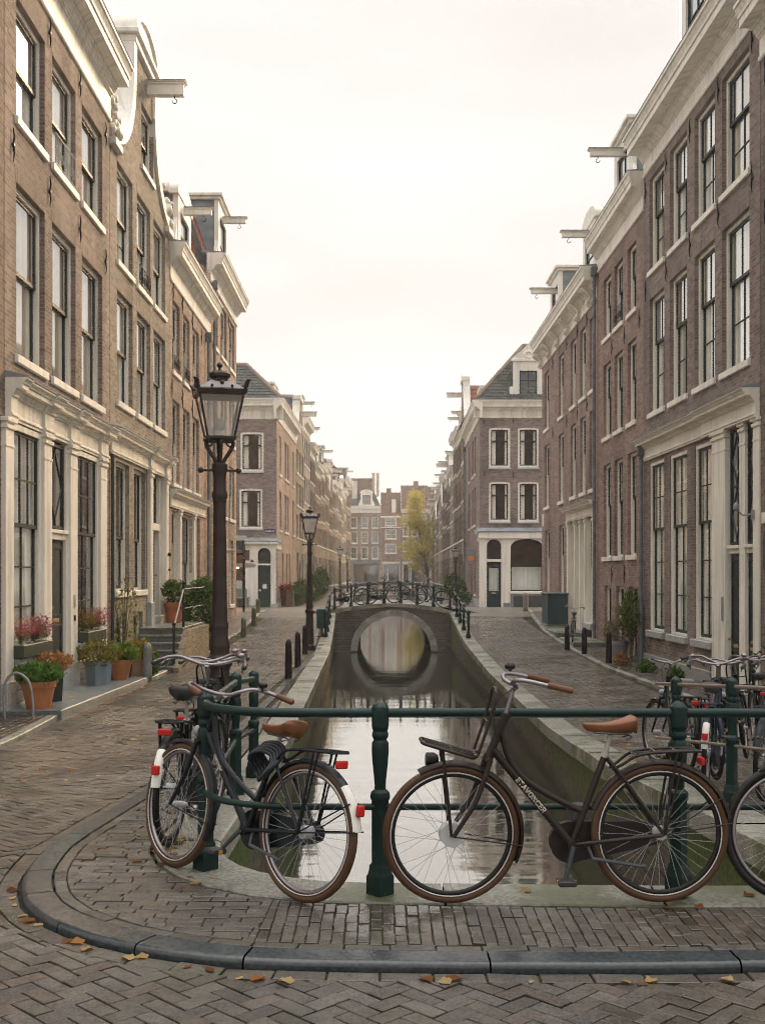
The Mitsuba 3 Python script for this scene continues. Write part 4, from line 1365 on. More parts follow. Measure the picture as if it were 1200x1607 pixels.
def house_L3():
    W = Wall('L', -5.43, -0.0056)
    H = House(W, 'pinkish brick house with a blue grey dormer and low cornice, third on the left bank', BR_L3)
    U = [(30.6, 31.75), (32.3, 33.45), (34.0, 35.2)]
    up = rows(U, [(4.08, 6.34), (7.1, 9.0)])
    gr = [(30.5, 31.5, -.2, 3.35), (31.75, 33.9, -.2, 3.35), (34.3, 35.4, .3, 3.35)]
    front_wall(H, [(30.22, -.9), (37.58, -.9), (37.58, 10.1), (30.22, 10.1)], [(a, c, b, d) for a, b, c, d in up + gr])
    body(H, 30.22, 37.58, -.9, 10.1, (.1, 3.7, 6.7))
    for i, (a, b, c, d) in enumerate(up): window(H, a, b, c, d, .55, curtain=[3, 1, 3, 1, 3, 3][i])
    for u in U: window_guard(H, u[0] + .1, u[1] - .1, 7.12, .4)
    window(H, 30.5, 31.5, -.2, 3.35, .78, lintel=False, sill=None, curtain=1)
    window(H, 31.75, 33.9, -.2, 3.35, .62, (2, 2), (2, 1), lintel=False, sill=None, curtain=0)
    window(H, 34.3, 35.4, .3, 3.35, .62, lintel=False, sill='stone', curtain=1)
    pilaster(H, 31.5, 31.75, -.5, 3.42, .06); pilaster(H, 33.9, 34.2, -.5, 3.42, .06)
    entablature(H, 30.25, 36.3, 3.42, 3.98, .25)
    cornice(H, 30.22, 37.58, 9.40, 9.85, 10.42, .42)
    anchors(H, [(30.6, 9.25), (32.05, 9.2), (33.8, 9.1), (35.6, 9.0), (30.4, 6.6), (32.05, 6.55), (33.8, 6.5)], .55)
    downpipe(H, 36.6, -.5, 9.4)
    dormer(H, 31.2, 33.4, 10.45, 12.0, .05, 3.0, top='round', beam=(11.75, .95))
    x = -5.6
    tiles(H.key, (x - .15, 30.25, 10.45), (x - .15, 37.5, 10.45), (x - .95, 37.5, 12.9), (x - .95, 30.25, 12.9), (0.24, 0.09, 0.055))


def house_L4():
    W = Wall('L', -5.43, -0.0056)
    H = House(W, 'tall pinkish brick house at the cross street, fourth on the left bank', BR_L4)
    U = [(38.15, 39.4), (40.1, 41.7), (42.4, 44.0)]
    up = rows(U, [(3.7, 5.65), (6.5, 8.4), (9.32, 11.1)]) + [(40.4, 41.4, .5, 2.9), (42.6, 43.7, .5, 2.9)]
    front_wall(H, [(37.62, -.9), (44.6, -.9), (44.6, 11.7), (37.62, 11.7)], [(a, c, b, d) for a, b, c, d in up] + [(38.4, -.3, 39.4, 2.4)])
    body(H, 37.62, 44.6, -.9, 11.8, (.1, 3.2, 6.1, 9.0))
    for a, b, c, d in up: window(H, a, b, c, d, .5)
    door(H, 38.45, 39.35, -.25, 2.0, DGREEN, -.12, knob=0, slot=None)
    H.put('door_lintel', MB().box(38.4, 39.4, -.2, -.05, 2.01, 2.4), 'm_paint', CREAM)
    cornice(H, 37.62, 44.6, 11.25, 11.62, 12.2, .50)
    downpipe(H, 37.95, -.5, 11.4)
    anchors(H, [(39.75, 11.0), (42.05, 10.9), (39.75, 8.6), (42.05, 8.5)], .5)
    dormer(H, 39.5, 42.0, 12.25, 14.55, .0, 3.4, beam=(14.1, 1.0))
    x = -5.68
    tiles(H.key, (x - .25, 37.66, 12.25), (x - .25, 44.5, 12.25), (x - .85, 44.5, 14.0), (x - .85, 37.66, 14.0), (0.25, 0.10, 0.065))
    # gable end of the roof above the lower neighbour, hung with tiles
    tiles(H.key, (x - 4.5, 37.6, 10.6), (x - .02, 37.6, 10.6), (x - .85, 37.62, 14.0), (x - 4.5, 37.62, 14.0), (0.20, 0.085, 0.06))
    # small white awning lamp on the wall
    lm = MB().lathe([(.0, 0), (.12, .03), (.2, .12), (.2, .14)], (39.9, .35, 2.35), 14)
    lm.bar((39.9, .0, 2.5), (39.9, .35, 2.5), .015)
    H.put('wall_lamp', lm, 'm_paint', (0.75, 0.74, 0.7), 40)


def house_R1():
    W = Wall('R', 7.2, -0.0183)
    H = House(W, 'large dark brown brick house with double doors and long cream shop cornice, right bank', BR_R1)
    U = [(21.3, 22.92), (23.38, 24.82), (25.38, 26.8), (27.3, 28.7)]
    up = rows(U, [(5.65, 8.5), (9.2, 11.5)])
    g = [(25.38, 26.8, .25, 4.42), (27.3, 28.7, .25, 4.42)]
    g2 = [(23.55, 24.8, .25, 4.42)]
    front_wall(H, [(20.72, -.9), (29.25, -.9), (29.25, 12.2), (20.72, 12.2)], [(a, c, b, d) for a, b, c, d in up + g + g2] + [(20.95, -.7, 23.3, 4.45)])
    body(H, 20.72, 29.25, -.9, 12.3, (.0, 5.1, 8.8))
    for i, (a, b, c, d) in enumerate(up):
        window(H, a, b, c, d, .62 if c < 6 else .6, (2, 1), (2, 2), curtain=[3, 1, 3, 3, 1, 3, 3, 1][i])
    for (a, b, c, d) in g2 + g:
        sp = (2.72 - c) / (d - c - .1)
        Wd = window(H, a, b, c, d, sp, (2, 2), (2, 3), CREAM, DGREEN, None, .10, .03, 3, 2, False)
        H.put('sill', MB().box(a - .06, b + .06, -.15, .09, c - .16, c - .002, .012), 'm_stone', HARD, parent=Wd)
    cornice(H, 20.72, 29.25, 11.72, 12.1, 12.72, .56)
    entablature(H, 20.75, 29.3, 4.5, 5.12, .30, breaks=[(20.75, 24.0)])
    for a, b in ((22.55, 23.4), (21.5, 21.82), (20.72, 21.06)):
        pilaster(H, a, b, -.75, 4.5, .02 if a != 22.55 else .06)
    for a, b, kn in ((21.84, 22.5, 1), (21.08, 21.48, -1)):
        door(H, a, b, -.62, 2.03, DGREEN, -.05, ((.05, .30), (.36, .78), (.82, .96)), kn, .33)
        H.put('transom', MB().box(a, b, -.2, .0, 2.04, 2.2, .01).box(a, b, -.2, .05, 2.14, 2.2, .006), 'm_paint', CREAM)
        diamond_light(H, a, b, 2.22, 4.46, 2, -.03)
    H.put('intercom', MB().box(22.62, 22.72, .06, .085, .72, 1.2, .005), 'm_metal', (0.25, 0.25, 0.25))
    H.put('base_course', MB().box(23.4, 29.25, -.05, .05, -.9, -.36, .012), 'm_stone', (0.27, 0.27, 0.25))
    m = MB().tube([(20.98, .05, 2.75), (20.98, .22, 2.72), (20.98, .34, 2.82)], .016, 8).lathe([(.02, 2.80), (.055, 2.83), (.06, 2.90), (.03, 2.95), (.005, 2.97)], (20.98, .35, 0), 12).box(20.95, 21.01, .02, .07, 2.65, 2.82)
    H.put('door_lamp', m, 'm_metal', (0.25, 0.24, 0.22), 60)
    anchors(H, [(21.1, 11.5), (23.1, 11.4), (25.1, 11.35), (27.05, 11.35), (29.0, 11.3), (23.1, 8.9), (25.1, 8.85), (27.05, 8.8), (29.0, 8.8), (21.1, 8.95)], .55)
    downpipe(H, 29.15, -.9, 5.0, .1)
    dormer(H, 24.1, 26.2, 12.75, 15.6, -.1, 3.4, win=(2, 2), beam=(14.75, 1.1))


def house_R0():
    W = Wall('R', 7.2, -0.0183)
    H = House(W, 'dark brick house cut off by the right edge of the picture beside the double doors', (0.150, 0.108, 0.092))
    front_wall(H, [(13.5, -.9), (20.69, -.9), (20.69, 10.9), (13.5, 10.9)], [(17.2, .2, 18.6, 3.4), (17.2, 5.2, 18.6, 7.6), (14.6, 5.2, 16.0, 7.6), (17.2, 8.6, 18.6, 10.2)])
    for a in ((17.2, 18.6, .2, 3.4), (17.2, 18.6, 5.2, 7.6), (14.6, 16, 5.2, 7.6), (17.2, 18.6, 8.6, 10.2)): window(H, *a)
    body(H, 13.5, 20.69, -.9, 11.0, (0, 4.5, 8))
    cornice(H, 13.5, 20.7, 10.9, 11.3, 11.9, .5)
    anchors(H, [(20.4, 10.6), (20.4, 8.1)], .55)
    H.put('stone_band', MB().box(19.7, 20.6, -.02, .03, 2.55, 2.75, .01), 'm_paint', CREAM)
    H.put('wall_plate', MB().box(20.0, 20.5, .0, .03, 1.75, 2.4, .005), 'm_metal', (0.03, 0.05, 0.06))


def house_R2():
    W = Wall('R', 6.75, -0.0028)
    H = House(W, 'reddish brown house with cellar windows and climbing plant, second on the right bank', BR_R2)
    U = [(30.15, 31.2), (31.8, 32.95), (33.4, 34.55)]
    up = rows(U, [(2.15, 4.9), (5.72, 7.9), (8.68, 10.45)])
    cel = [(30.1, 31.0, -.75, 1.3), (31.7, 32.7, -.75, 1.3), (33.4, 34.4, -.75, 1.3)]
    front_wall(H, [(29.28, -.9), (35.5, -.9), (35.5, 11.4), (29.28, 11.4)], [(a, c, b, d) for a, b, c, d in up + cel])
    body(H, 29.28, 35.5, -.9, 11.5, (1.7, 5.2, 8.2))
    for i, (a, b, c, d) in enumerate(up):
        window(H, a, b, c, d, .58, lo=(1, 2) if c > 5 else (1, 1), up=(2, 2) if c < 3 else (1, 1), curtain=[1, 3, 3, 1, 3, 1, 3, 3, 1][i], sill='cream')
    for a, b, c, d in cel: window(H, a, b, c, d, 0, (1, 1), sill=None, curtain=None)
    window_guard(H, 31.85, 32.9, 8.7, .5)
    cornice(H, 29.28, 35.5, 10.92, 11.35, 11.95, .42)
    downpipe(H, 35.42, -.9, 11.2, .12)
    anchors(H, [(31.5, 8.2), (33.2, 8.2), (29.7, 8.25), (31.5, 1.65), (33.2, 1.65)], .5)
    dormer(H, 31.4, 33.7, 12.0, 14.0, -.15, 3.2, win=(2, 2), beam=(13.5, 1.15))


def house_R3():
    W = Wall('R', 6.75, -0.0028)
    H = House(W, 'wide brown house with scrolled cornice brackets and two dormers on the right bank', BR_R3)
    U = [(35.85, 36.85), (37.55, 38.6), (39.4, 40.5), (42.0, 43.2), (45.6, 46.9)]
    up = rows(U, [(4.35, 6.85), (7.5, 9.8)])
    g = [(42.0, 43.1, .85, 3.45), (45.5, 46.7, .75, 3.4)]
    front_wall(H, [(35.54, -.9), (47.6, -.9), (47.6, 10.7), (35.54, 10.7)], [(a, c, b, d) for a, b, c, d in up + g] + [(35.9, -.4, 40.9, 3.5)])
    body(H, 35.54, 47.6, -.9, 10.8, (.2, 4.0, 7.2))
    for a, b, c, d in up: window(H, a, b, c, d, .55)
    for a, b, c, d in g: window(H, a, b, c, d, .6, sill='stone')
    for a, b in ((36.15, 37.3), (37.55, 38.3), (38.55, 39.3), (39.55, 40.7)):
        window(H, a, b, .1 if a < 37 else -.3, 3.42, .55, lintel=False, sill='stone' if a < 37 else None)
    for a, b in ((35.9, 36.12), (37.32, 37.53), (38.32, 38.53), (39.32, 39.53), (40.72, 41.0)):
        pilaster(H, a, b, -.55, 3.5, .06)
    H.put('stone_sill', MB().box(35.9, 37.35, -.05, .16, -.12, .08, .015), 'm_stone', HARD)
    H.put('front_apron', MB().box(35.95, 37.3, -.2, .02, -.9, -.12), 'm_brick', (0.09, 0.08, 0.075))
    entablature(H, 35.7, 41.2, 3.5, 4.05, .30)
    cornice(H, 35.54, 47.6, 10.15, 10.55, 11.2, .52)
    for u in np.arange(36.2, 47.5, 2.2):
        m = MB()
        for a in (u, u + .35):
            m.tube([(a, .05, 10.16), (a, .14, 10.25), (a, .10, 10.42), (a, .22, 10.56), (a, .40, 10.66)], [.05, .07, .06, .08, .06], 7)
        H.put('cornice_bracket', m, 'm_paint', CREAM, 50)
    anchors(H, [(37.2, 9.9), (39.0, 9.9), (41.2, 9.9), (44.5, 9.8), (37.2, 7.15), (39.0, 7.15), (41.2, 7.15), (44.5, 7.1)], .5)
    dormer(H, 36.4, 38.6, 11.25, 13.0, -.1, 3.0, top='round', beam=(12.65, 1.1))
    dormer(H, 43.7, 46.0, 11.25, 13.2, -.1, 3.0, beam=(12.6, 1.15))
    H.put('name_stone', MB().box(47.0, 47.35, -.01, .03, 3.6, 4.1, .008), 'm_paint', CREAM)


def arched_opening(u0, u1, z0, z1, rise):
    c, w = (u0 + u1) / 2, (u1 - u0) / 2
    return Polygon([(u0, z0), (u1, z0)] + [(c + w * math.cos(t), z1 - rise + rise * math.sin(t)) for t in np.linspace(0, math.pi, 13)])


def ring(pg, w):
    return pg.difference(pg.buffer(-w, join_style=2))


def corner_window(H, u0, u1, z0, z1, rise=0.08, bars=True, curtain=2):
    o = arched_opening(u0, u1, z0, z1, rise)
    Wd = H.put('window', MB().poly(ring(o, .10), -.22, -.015, 'y'), 'm_paint', WHITE)
    i = o.buffer(-.10, join_style=2)
    m = MB().poly(ring(i, .06), -.18, -.1, 'y')
    zt = z0 + (z1 - z0) * .66
    a, b = u0 + .10, u1 - .10
    m.box(a, b, -.175, -.09, zt - .04, zt + .04)
    if bars: m.box((a + b) / 2 - .022, (a + b) / 2 + .022, -.165, -.12, z0 + .13, zt - .04)
    H.put('sash', m, 'm_paint', (0.018, 0.03, 0.036), parent=Wd)
    for za, zb in ((z0 + .15, zt - .03), (zt + .03, z1 - .17)):
        H.put('pane', MB().add([(a + .02, -.145, za), (b - .02, -.145, za), (b - .02, -.145, zb), (a + .02, -.145, zb)], [[0, 1, 2, 3]]), 'm_pane', parent=Wd)
    H.put('sill', MB().box(u0 - .03, u1 + .03, -.1, .06, z0 - .1, z0 - .002, .01), 'm_stone', (0.45, 0.46, 0.45), parent=Wd)
    m = MB().add(*sheet_wavy(a, a + (b - a) * .30, -.235, z0, z1, RNG, .014))
    if curtain == 2: m.add(*sheet_wavy(b - (b - a) * .18, b, -.235, z0, z1, RNG, .014))
    H.put('curtain', m, 'm_cloth', (0.82, 0.80, 0.72), parent=Wd)
    return o


def hip_roof(H, x0, x1, y0, y1, z0, z1, run, rgb):
    e = .12
    A, B, C, D = (x0, y0, z0), (x1, y0, z0), (x1, y1, z0), (x0, y1, z0)
    c0, c1, cy0, cy1 = x0 + run, x1 - run, y0 + run, y1 - run
    P, Q, R, S = (c0, cy0, z1), (c1, cy0, z1), (c1, cy1, z1), (c0, cy1, z1)
    tiles(H.key, A, B, Q, P, rgb); tiles(H.key, B, C, R, Q, rgb); tiles(H.key, D, A, P, S, rgb)
    m = MB()
    for p, q in ((A, P), (B, Q), (P, Q), (P, S), (Q, R)):
        m.bar(p, q, .12, 8)
    put('ridge_tiles', m, 'm_matte', (0.22, 0.17, 0.13), 50, H.key)
    put('flat_roof', MB().box(c0, c1, cy0, cy1, z1 - .2, z1), 'm_matte', (0.1, 0.1, 0.1), parent=H.key)


def house_L5():
    W = Wall('F', 61.0)
    H = House(W, 'grey brown corner house with white shop door and tiled roof, left of bridge', BR_C, 'corner_house')
    up = [(-7.55, -6.32, 7.1, 9.18), (-7.6, -6.38, 4.05, 6.17), (-10.4, -9.2, 7.1, 9.18), (-10.4, -9.2, 4.05, 6.17)]
    holes = [arched_opening(a, b, c, d, .05) for a, b, c, d in up] + [sbox(-9.4, .55, -7.28, 2.75), sbox(-6.75, -.2, -5.78, 3.0)]
    front_wall(H, [(-12.2, -.8), (-5.63, -.8), (-5.63, 10.0), (-12.2, 10.0)], holes)
    for q in up: corner_window(H, *q, .05)
    body(H, -12.2, -5.9, -.8, 10.3, (.0, 3.6, 6.7), 10.0)
    cornice(H, -12.2, -5.3, 9.86, 10.35, 10.95, .42)
    m = MB().poly(sbox(-7.28, -.25, -5.66, 3.35).difference(sbox(-6.62, -.3, -5.93, 2.1)).difference(arched_opening(-6.62, -5.93, 2.18, 3.02, .34)), -.1, .13, 'y')
    m.box(-7.3, -5.55, -.05, .30, 3.22, 3.36, .02)
    sf = H.put('shop_front', m, 'm_paint', WHITE)
    profile(mm := MB(), [(-.05, 3.365), (.33, 3.365), (.33, 3.39), (-.02, 3.58)], -7.32, -5.5)
    H.put('lead_cover', mm, 'm_matte', LEAD, parent=sf)
    door(H, -6.60, -5.95, -.12, 2.08, (0.012, 0.035, 0.033), -.05, ((.06, .35), (.42, .95)), 0, None)
    H.put('fanlight', MB().poly(ring(arched_opening(-6.62, -5.93, 2.18, 3.02, .34), .05), -.12, -.04, 'y').box(-6.3, -6.25, -.11, -.06, 2.2, 3.0), 'm_paint', (0.012, 0.03, 0.03))
    H.put('fanlight_pane', MB().poly(arched_opening(-6.6, -5.95, 2.2, 3.0, .32), -.1, -.095, 'y'), 'm_paint', (0.03, 0.035, 0.03))
    H.put('notice', MB().box(-6.36, -6.16, -.045, -.04, .85, 1.08), 'm_paint', (0.7, 0.7, 0.66))
    H.put('notice', MB().box(-6.58, -6.46, -.045, -.04, .72, .80), 'm_paint', (0.7, 0.7, 0.66))
    H.put('stone_base', MB().box(-5.95, -5.6, -.05, .17, -.4, .05, .01).box(-7.3, -6.62, -.05, .17, -.4, -.02, .01), 'm_stone', HARD)
    # shop window with its awning box and signs
    m = MB().box(-9.4, -9.3, -.15, -.03, .55, 2.75).box(-7.42, -7.28, -.15, .05, .3, 2.75).box(-9.3, -7.42, -.15, -.03, 2.65, 2.75).box(-9.3, -7.42, -.15, -.03, .55, .65)
    sw = H.put('shop_window', m, 'm_paint', (0.015, 0.02, 0.02))
    H.put('pane', MB().add([(-9.3, -.1, .65), (-7.42, -.1, .65), (-7.42, -.1, 2.65), (-9.3, -.1, 2.65)], [[0, 1, 2, 3]]), 'm_pane', parent=sw)
    H.put('frosted_strip', MB().box(-9.28, -7.48, -.125, -.12, .66, 1.28), 'm_cloth', (0.50, 0.56, 0.56), parent=sw)
    H.put('sill', MB().box(-9.45, -7.3, -.1, .1, .42, .54, .01), 'm_paint', WHITE, parent=sw)
    H.put('lit_lamp', MB().sphere((-7.86, -.6, 2.0), .13, 2, (1.2, 1, .8)), 'm_paint', (0.9, 0.5, 0.2), True, parent=sw, emitter={'type': 'area', 'radiance': {'type': 'rgb', 'value': [5.0, 2.2, 0.6]}})
    aw = H.put('awning_box', MB().box(-9.3, -7.4, .01, .45, 2.98, 3.34, .01), 'm_paint', (0.02, 0.035, 0.037))
    H.put('awning_valance', MB().box(-9.3, -7.4, .01, .40, 2.75, 2.97, .01), 'm_paint', (0.13, 0.065, 0.045), parent=aw)
    H.put('sign_board', MB().box(-9.2, -7.2, .02, .12, 3.40, 3.66, .01), 'm_paint', (0.42, 0.42, 0.38))
    H.put('sign_band', MB().box(-8.55, -8.2, .121, .128, 3.42, 3.64), 'm_paint', (0.05, 0.07, 0.07))
    m = MB().box(-7.3, -7.05, .10, .16, 2.35, 2.9, .01)
    H.put('blade_sign', m, 'm_paint', (0.10, 0.06, 0.05))
    m = MB().tube([(-6.9, .12, 2.33), (-6.9, .3, 2.36)], .02, 6).lathe([(.02, 2.4), (.09, 2.3), (.09, 2.27)], (-6.9, .32, 0), 10)
    H.put('wall_lamp', m, 'm_metal', BLACK, 50)
    # blue street plate, its lettering too small to read
    sp = H.put('street_plate', MB().box(-6.27, -5.68, .0, .025, 3.82, 4.02, .004), 'm_metal', (0.012, 0.022, 0.075))
    t = meshkit.text_mesh('BRAAKSLUIS', 0.085, 0.004, True)
    v = np.array(t.vertices)
    sc = .50 / np.ptp(v[:, 0])
    V = np.stack([-6.23 + (v[:, 0] - v[:, 0].min()) * sc, .026 + v[:, 2], 3.865 + v[:, 1]], 1)
    H.put('lettering', MB().add(V, t.faces[:, ::-1]), 'm_paint', (0.75, 0.76, 0.8), parent=sp)
    # side towards the canal
    S = Wall('L', -6.203, 0.0094)
    H2 = House.__new__(House); H2.W, H2.tone, H2.key = S, BR_C, H.key
    sw = rows([(62.4, 63.6), (65.4, 66.6), (66.9, 68.1), (70.5, 71.7)], [(4.05, 6.17), (7.1, 9.18)]) + [(64.0, 64.9, .6, 2.8), (66.5, 67.4, .6, 2.8), (68.2, 69.1, -.2, 2.8)]
    front_wall(H2, [(61.245, -.8), (73.0, -.8), (73.0, 10.0), (61.245, 10.0)], [(a, c, b, d) for a, b, c, d in sw], rgb=tuple(x * 1.05 for x in BR_L4), name='side_wall')
    for a, b, c, d in sw: window(H2, a, b, c, d, .5, level=1, frame=WHITE, lintel=False)
    cornice(H2, 60.6, 73.0, 9.86, 10.35, 10.95, .42)
    entablature(H2, 60.9, 63.2, 2.95, 3.58, .25, WHITE)
    H2.put('stone_base', MB().box(61.3, 72.9, -.02, .05, -.5, .1, .01), 'm_stone', HARD)
    hip_roof(H, -12.2, -5.35, 60.75, 73.0, 10.97, 13.1, 2.1, (0.080, 0.084, 0.078))
    m = MB().box(64.5, 66.6, -2.6, -.6, 10.9, 12.3)
    d = H2.put('dormer', m, 'm_matte', (0.25, 0.285, 0.30))
    H2.put('dormer_head', MB().box(64.4, 66.7, -2.6, -.45, 12.31, 12.45, .01), 'm_paint', WHITE, parent=d)
    H2.put('dormer_front', MB().box(64.5, 66.6, -.59, -.5, 10.98, 12.3), 'm_paint', WHITE, parent=d)


def house_R4():
    W = Wall('F', 61.0)
    H = House(W, 'purple brown corner house with white dormer and arched shop window, right of bridge', BR_C, 'corner_house')
    up = [(5.66, 6.78, 7.3, 9.42), (7.2, 8.3, 7.3, 9.42), (5.66, 6.78, 4.42, 6.54), (7.2, 8.3, 4.42, 6.54), (9.2, 10.3, 4.42, 6.54)]
    holes = [arched_opening(a, b, c, d, .07) for a, b, c, d in up] + [sbox(5.3, -.3, 8.75, 3.48)]
    front_wall(H, [(5.18, -.8), (12.0, -.8), (12.0, 10.0), (5.18, 10.0)], holes)
    for q in up: corner_window(H, *q, .07)
    body(H, 5.5, 12.0, -.8, 10.3, (.1, 3.8, 6.9), 10.0)
    cornice(H, 4.85, 12.0, 9.92, 10.32, 10.85, .42)
    big, fan = arched_opening(6.80, 8.52, .72, 3.5, .42), arched_opening(5.53, 6.30, 2.42, 3.48, .36)
    m = MB().poly(sbox(5.14, -.3, 8.9, 3.56).difference(big).difference(fan).difference(sbox(5.53, -.31, 6.30, 2.28)), -.1, .12, 'y')
    m.box(6.35, 6.76, .1, .17, -.2, 3.5, .01).box(5.16, 5.5, .1, .16, -.2, 3.5, .01).box(5.1, 8.95, -.05, .28, 3.5, 3.86, .03)
    sf = H.put('shop_front', m, 'm_paint', WHITE)
    profile(mm := MB(), [(-.02, 3.87), (.34, 3.87), (.34, 3.9), (-.0, 4.1)], 5.0, 9.0)
    H.put('lead_cover', mm, 'm_matte', LEAD, parent=sf)
    D = H.put('shop_door', MB().poly(sbox(5.55, -.15, 6.28, 2.26).difference(sbox(5.66, .72, 6.17, 2.12)), -.12, -.04, 'y').box(5.66, 6.17, -.03, -.02, .05, .55), 'm_paint', (0.014, 0.03, 0.036))
    H.put('letter_slot', MB().box(5.8, 6.03, -.04, -.025, .58, .64), 'm_metal', (0.5, 0.4, 0.25), parent=D)
    H.put('lace_curtain', MB().add(*sheet_wavy(5.64, 6.19, -.2, .7, 1.95, RNG, .01)), 'm_cloth', (0.62, 0.66, 0.62), parent=D)
    H.put('pane', MB().add([(5.66, -.08, .72), (6.17, -.08, .72), (6.17, -.08, 2.12), (5.66, -.08, 2.12)], [[0, 1, 2, 3]]), 'm_pane', parent=D)
    f = H.put('fanlight', MB().poly(ring(fan, .05), -.12, -.02, 'y'), 'm_paint', (0.014, 0.03, 0.036))
    H.put('pane', MB().add([(5.58, -.08, 2.45), (6.25, -.08, 2.45), (6.25, -.08, 3.2), (6.1, -.08, 3.4), (5.72, -.08, 3.4), (5.58, -.08, 3.2)], [[0, 1, 2], [0, 2, 3], [0, 3, 4], [0, 4, 5]]), 'm_pane', parent=f)
    m = MB().poly(ring(big, .06), -.14, -.02, 'y').box(6.86, 8.46, -.12, -.04, 2.0, 2.08)
    b = H.put('shop_window', m, 'm_paint', (0.014, 0.03, 0.036))
    H.put('lace_curtain', MB().add(*sheet_wavy(6.82, 8.5, -.25, .75, 2.02, RNG, .012)), 'm_cloth', (0.62, 0.66, 0.62), parent=b)
    H.put('pane', MB().add([(6.85, -.09, .78), (8.47, -.09, .78), (8.47, -.09, 3.15), (8.1, -.09, 3.38), (7.2, -.09, 3.38), (6.85, -.09, 3.15)], [[0, 1, 2], [0, 2, 3], [0, 3, 4], [0, 4, 5]]), 'm_pane', parent=b)
    H.put('sill', MB().box(6.78, 8.6, -.05, .18, .58, .70, .01), 'm_paint', WHITE, parent=b)
    H.put('stone_base', MB().box(6.78, 8.9, -.05, .14, -.4, .57, .01).box(6.4, 6.76, .1, .19, -.4, .1, .01), 'm_stone', (0.20, 0.21, 0.22))
    H.put('base_panel', MB().box(6.95, 7.55, .13, .15, -.2, .48).box(7.75, 8.6, .13, .15, -.2, .48), 'm_paint', (0.05, 0.052, 0.055))
    anchors(H, [(5.42, 9.72), (6.95, 9.72), (5.42, 6.95), (6.95, 6.95)], .4)
    # white dormer with a round shell in its gable
    m = MB().poly(sbox(6.95, 10.85, 8.6, 13.05).difference(sbox(7.28, 11.05, 8.22, 12.45)), -.1, .02, 'y').box(6.75, 7.1, -.1, .015, 10.88, 11.6, .02)
    m.poly(Polygon([(6.85, 13.05), (8.7, 13.05), (8.45, 13.3), (8.1, 13.55), (7.85, 13.85), (7.7, 13.85), (7.4, 13.55), (7.1, 13.3)]), -.1, .03, 'y')
    m.box(6.85, 8.7, -.1, .1, 12.95, 13.07, .01)
    m.tube([(7.75 + .2 * math.cos(t), .06, 13.3 + .17 * math.sin(t)) for t in np.linspace(0.4, 5.2, 14)], .05, 7)
    d = H.put('dormer', m, 'm_paint', WHITE, 30)
    m = MB().box(7.28, 8.22, -.08, -.02, 11.05, 11.12).box(7.28, 8.22, -.08, -.02, 12.38, 12.45).box(7.28, 7.35, -.08, -.02, 11.12, 12.38).box(8.15, 8.22, -.08, -.02, 11.12, 12.38).box(7.72, 7.78, -.08, -.02, 11.12, 12.38).box(7.35, 8.15, -.08, -.02, 11.9, 11.96)
    H.put('sash', m, 'm_paint', (0.018, 0.03, 0.036), parent=d)
    H.put('pane', MB().add([(7.3, -.05, 11.08), (8.2, -.05, 11.08), (8.2, -.05, 12.42), (7.3, -.05, 12.42)], [[0, 1, 2, 3]]), 'm_pane', parent=d)
    H.put('dormer_body', MB().box(7.0, 8.55, -3.0, -.4, 10.9, 13.0), 'm_matte', (0.10, 0.10, 0.09), parent=d)
    S = Wall('R', 4.143, 0.017)
    H2 = House.__new__(House); H2.W, H2.tone, H2.key = S, BR_C, H.key
    sw = rows([(64.5, 65.7), (66.6, 67.8), (70.0, 71.2)], [(4.42, 6.54), (7.3, 9.42)]) + [(64.5, 65.5, .5, 2.9), (68.0, 69.0, -.2, 2.9)]
    front_wall(H2, [(61.245, -.8), (75.0, -.8), (75.0, 10.0), (61.245, 10.0)], [(a, c, b, d) for a, b, c, d in sw], name='side_wall')
    for a, b, c, d in sw: window(H2, a, b, c, d, .5, level=1, frame=WHITE, lintel=False)
    cornice(H2, 60.6, 75.0, 9.92, 10.32, 10.85, .42)
    entablature(H2, 60.9, 62.4, 3.4, 4.05, .25, WHITE)
    H2.put('stone_base', MB().box(61.3, 74.9, -.02, .06, -.5, .25, .01), 'm_stone', HARD)
    downpipe(H2, 74.6, -.5, 9.9)
    hip_roof(H, 4.9, 12.0, 60.75, 75.0, 10.87, 14.3, 2.9, (0.074, 0.077, 0.068))
    m = MB().box(68.0, 70.4, -3.0, -.6, 10.8, 12.6)
    dd = H2.put('side_dormer', m, 'm_matte', (0.25, 0.285, 0.30))
    H2.put('dormer_head', MB().box(67.9, 70.5, -3.0, -.45, 12.61, 12.78, .01), 'm_paint', WHITE, parent=dd)
    H2.put('dormer_front', MB().box(68.0, 70.4, -.59, -.5, 10.9, 12.6), 'm_paint', WHITE, parent=dd)
    # hanging sign on the side
    sg = thing('hanging_sign', 'small square hanging sign with an orange stripe on the side of the right corner house', 'sign')
    m = MB().box(62.3, 62.34, .15, .60, 2.2, 2.95).bar((62.32, .0, 3.0), (62.32, .65, 3.0), .015).xf(S, S.flip)
    put('board', m, 'm_paint', (0.25, 0.25, 0.27), parent=sg)
    put('stripe', MB().box(62.285, 62.298, .2, .55, 2.35, 2.6).xf(S, S.flip), 'm_paint', (0.75, 0.26, 0.08), parent=sg)


def build_near():
    house_L0(); house_L1(); house_L2(); house_L3(); house_L4()
    house_R0(); house_R1(); house_R2(); house_R3()
    house_L5(); house_R4()
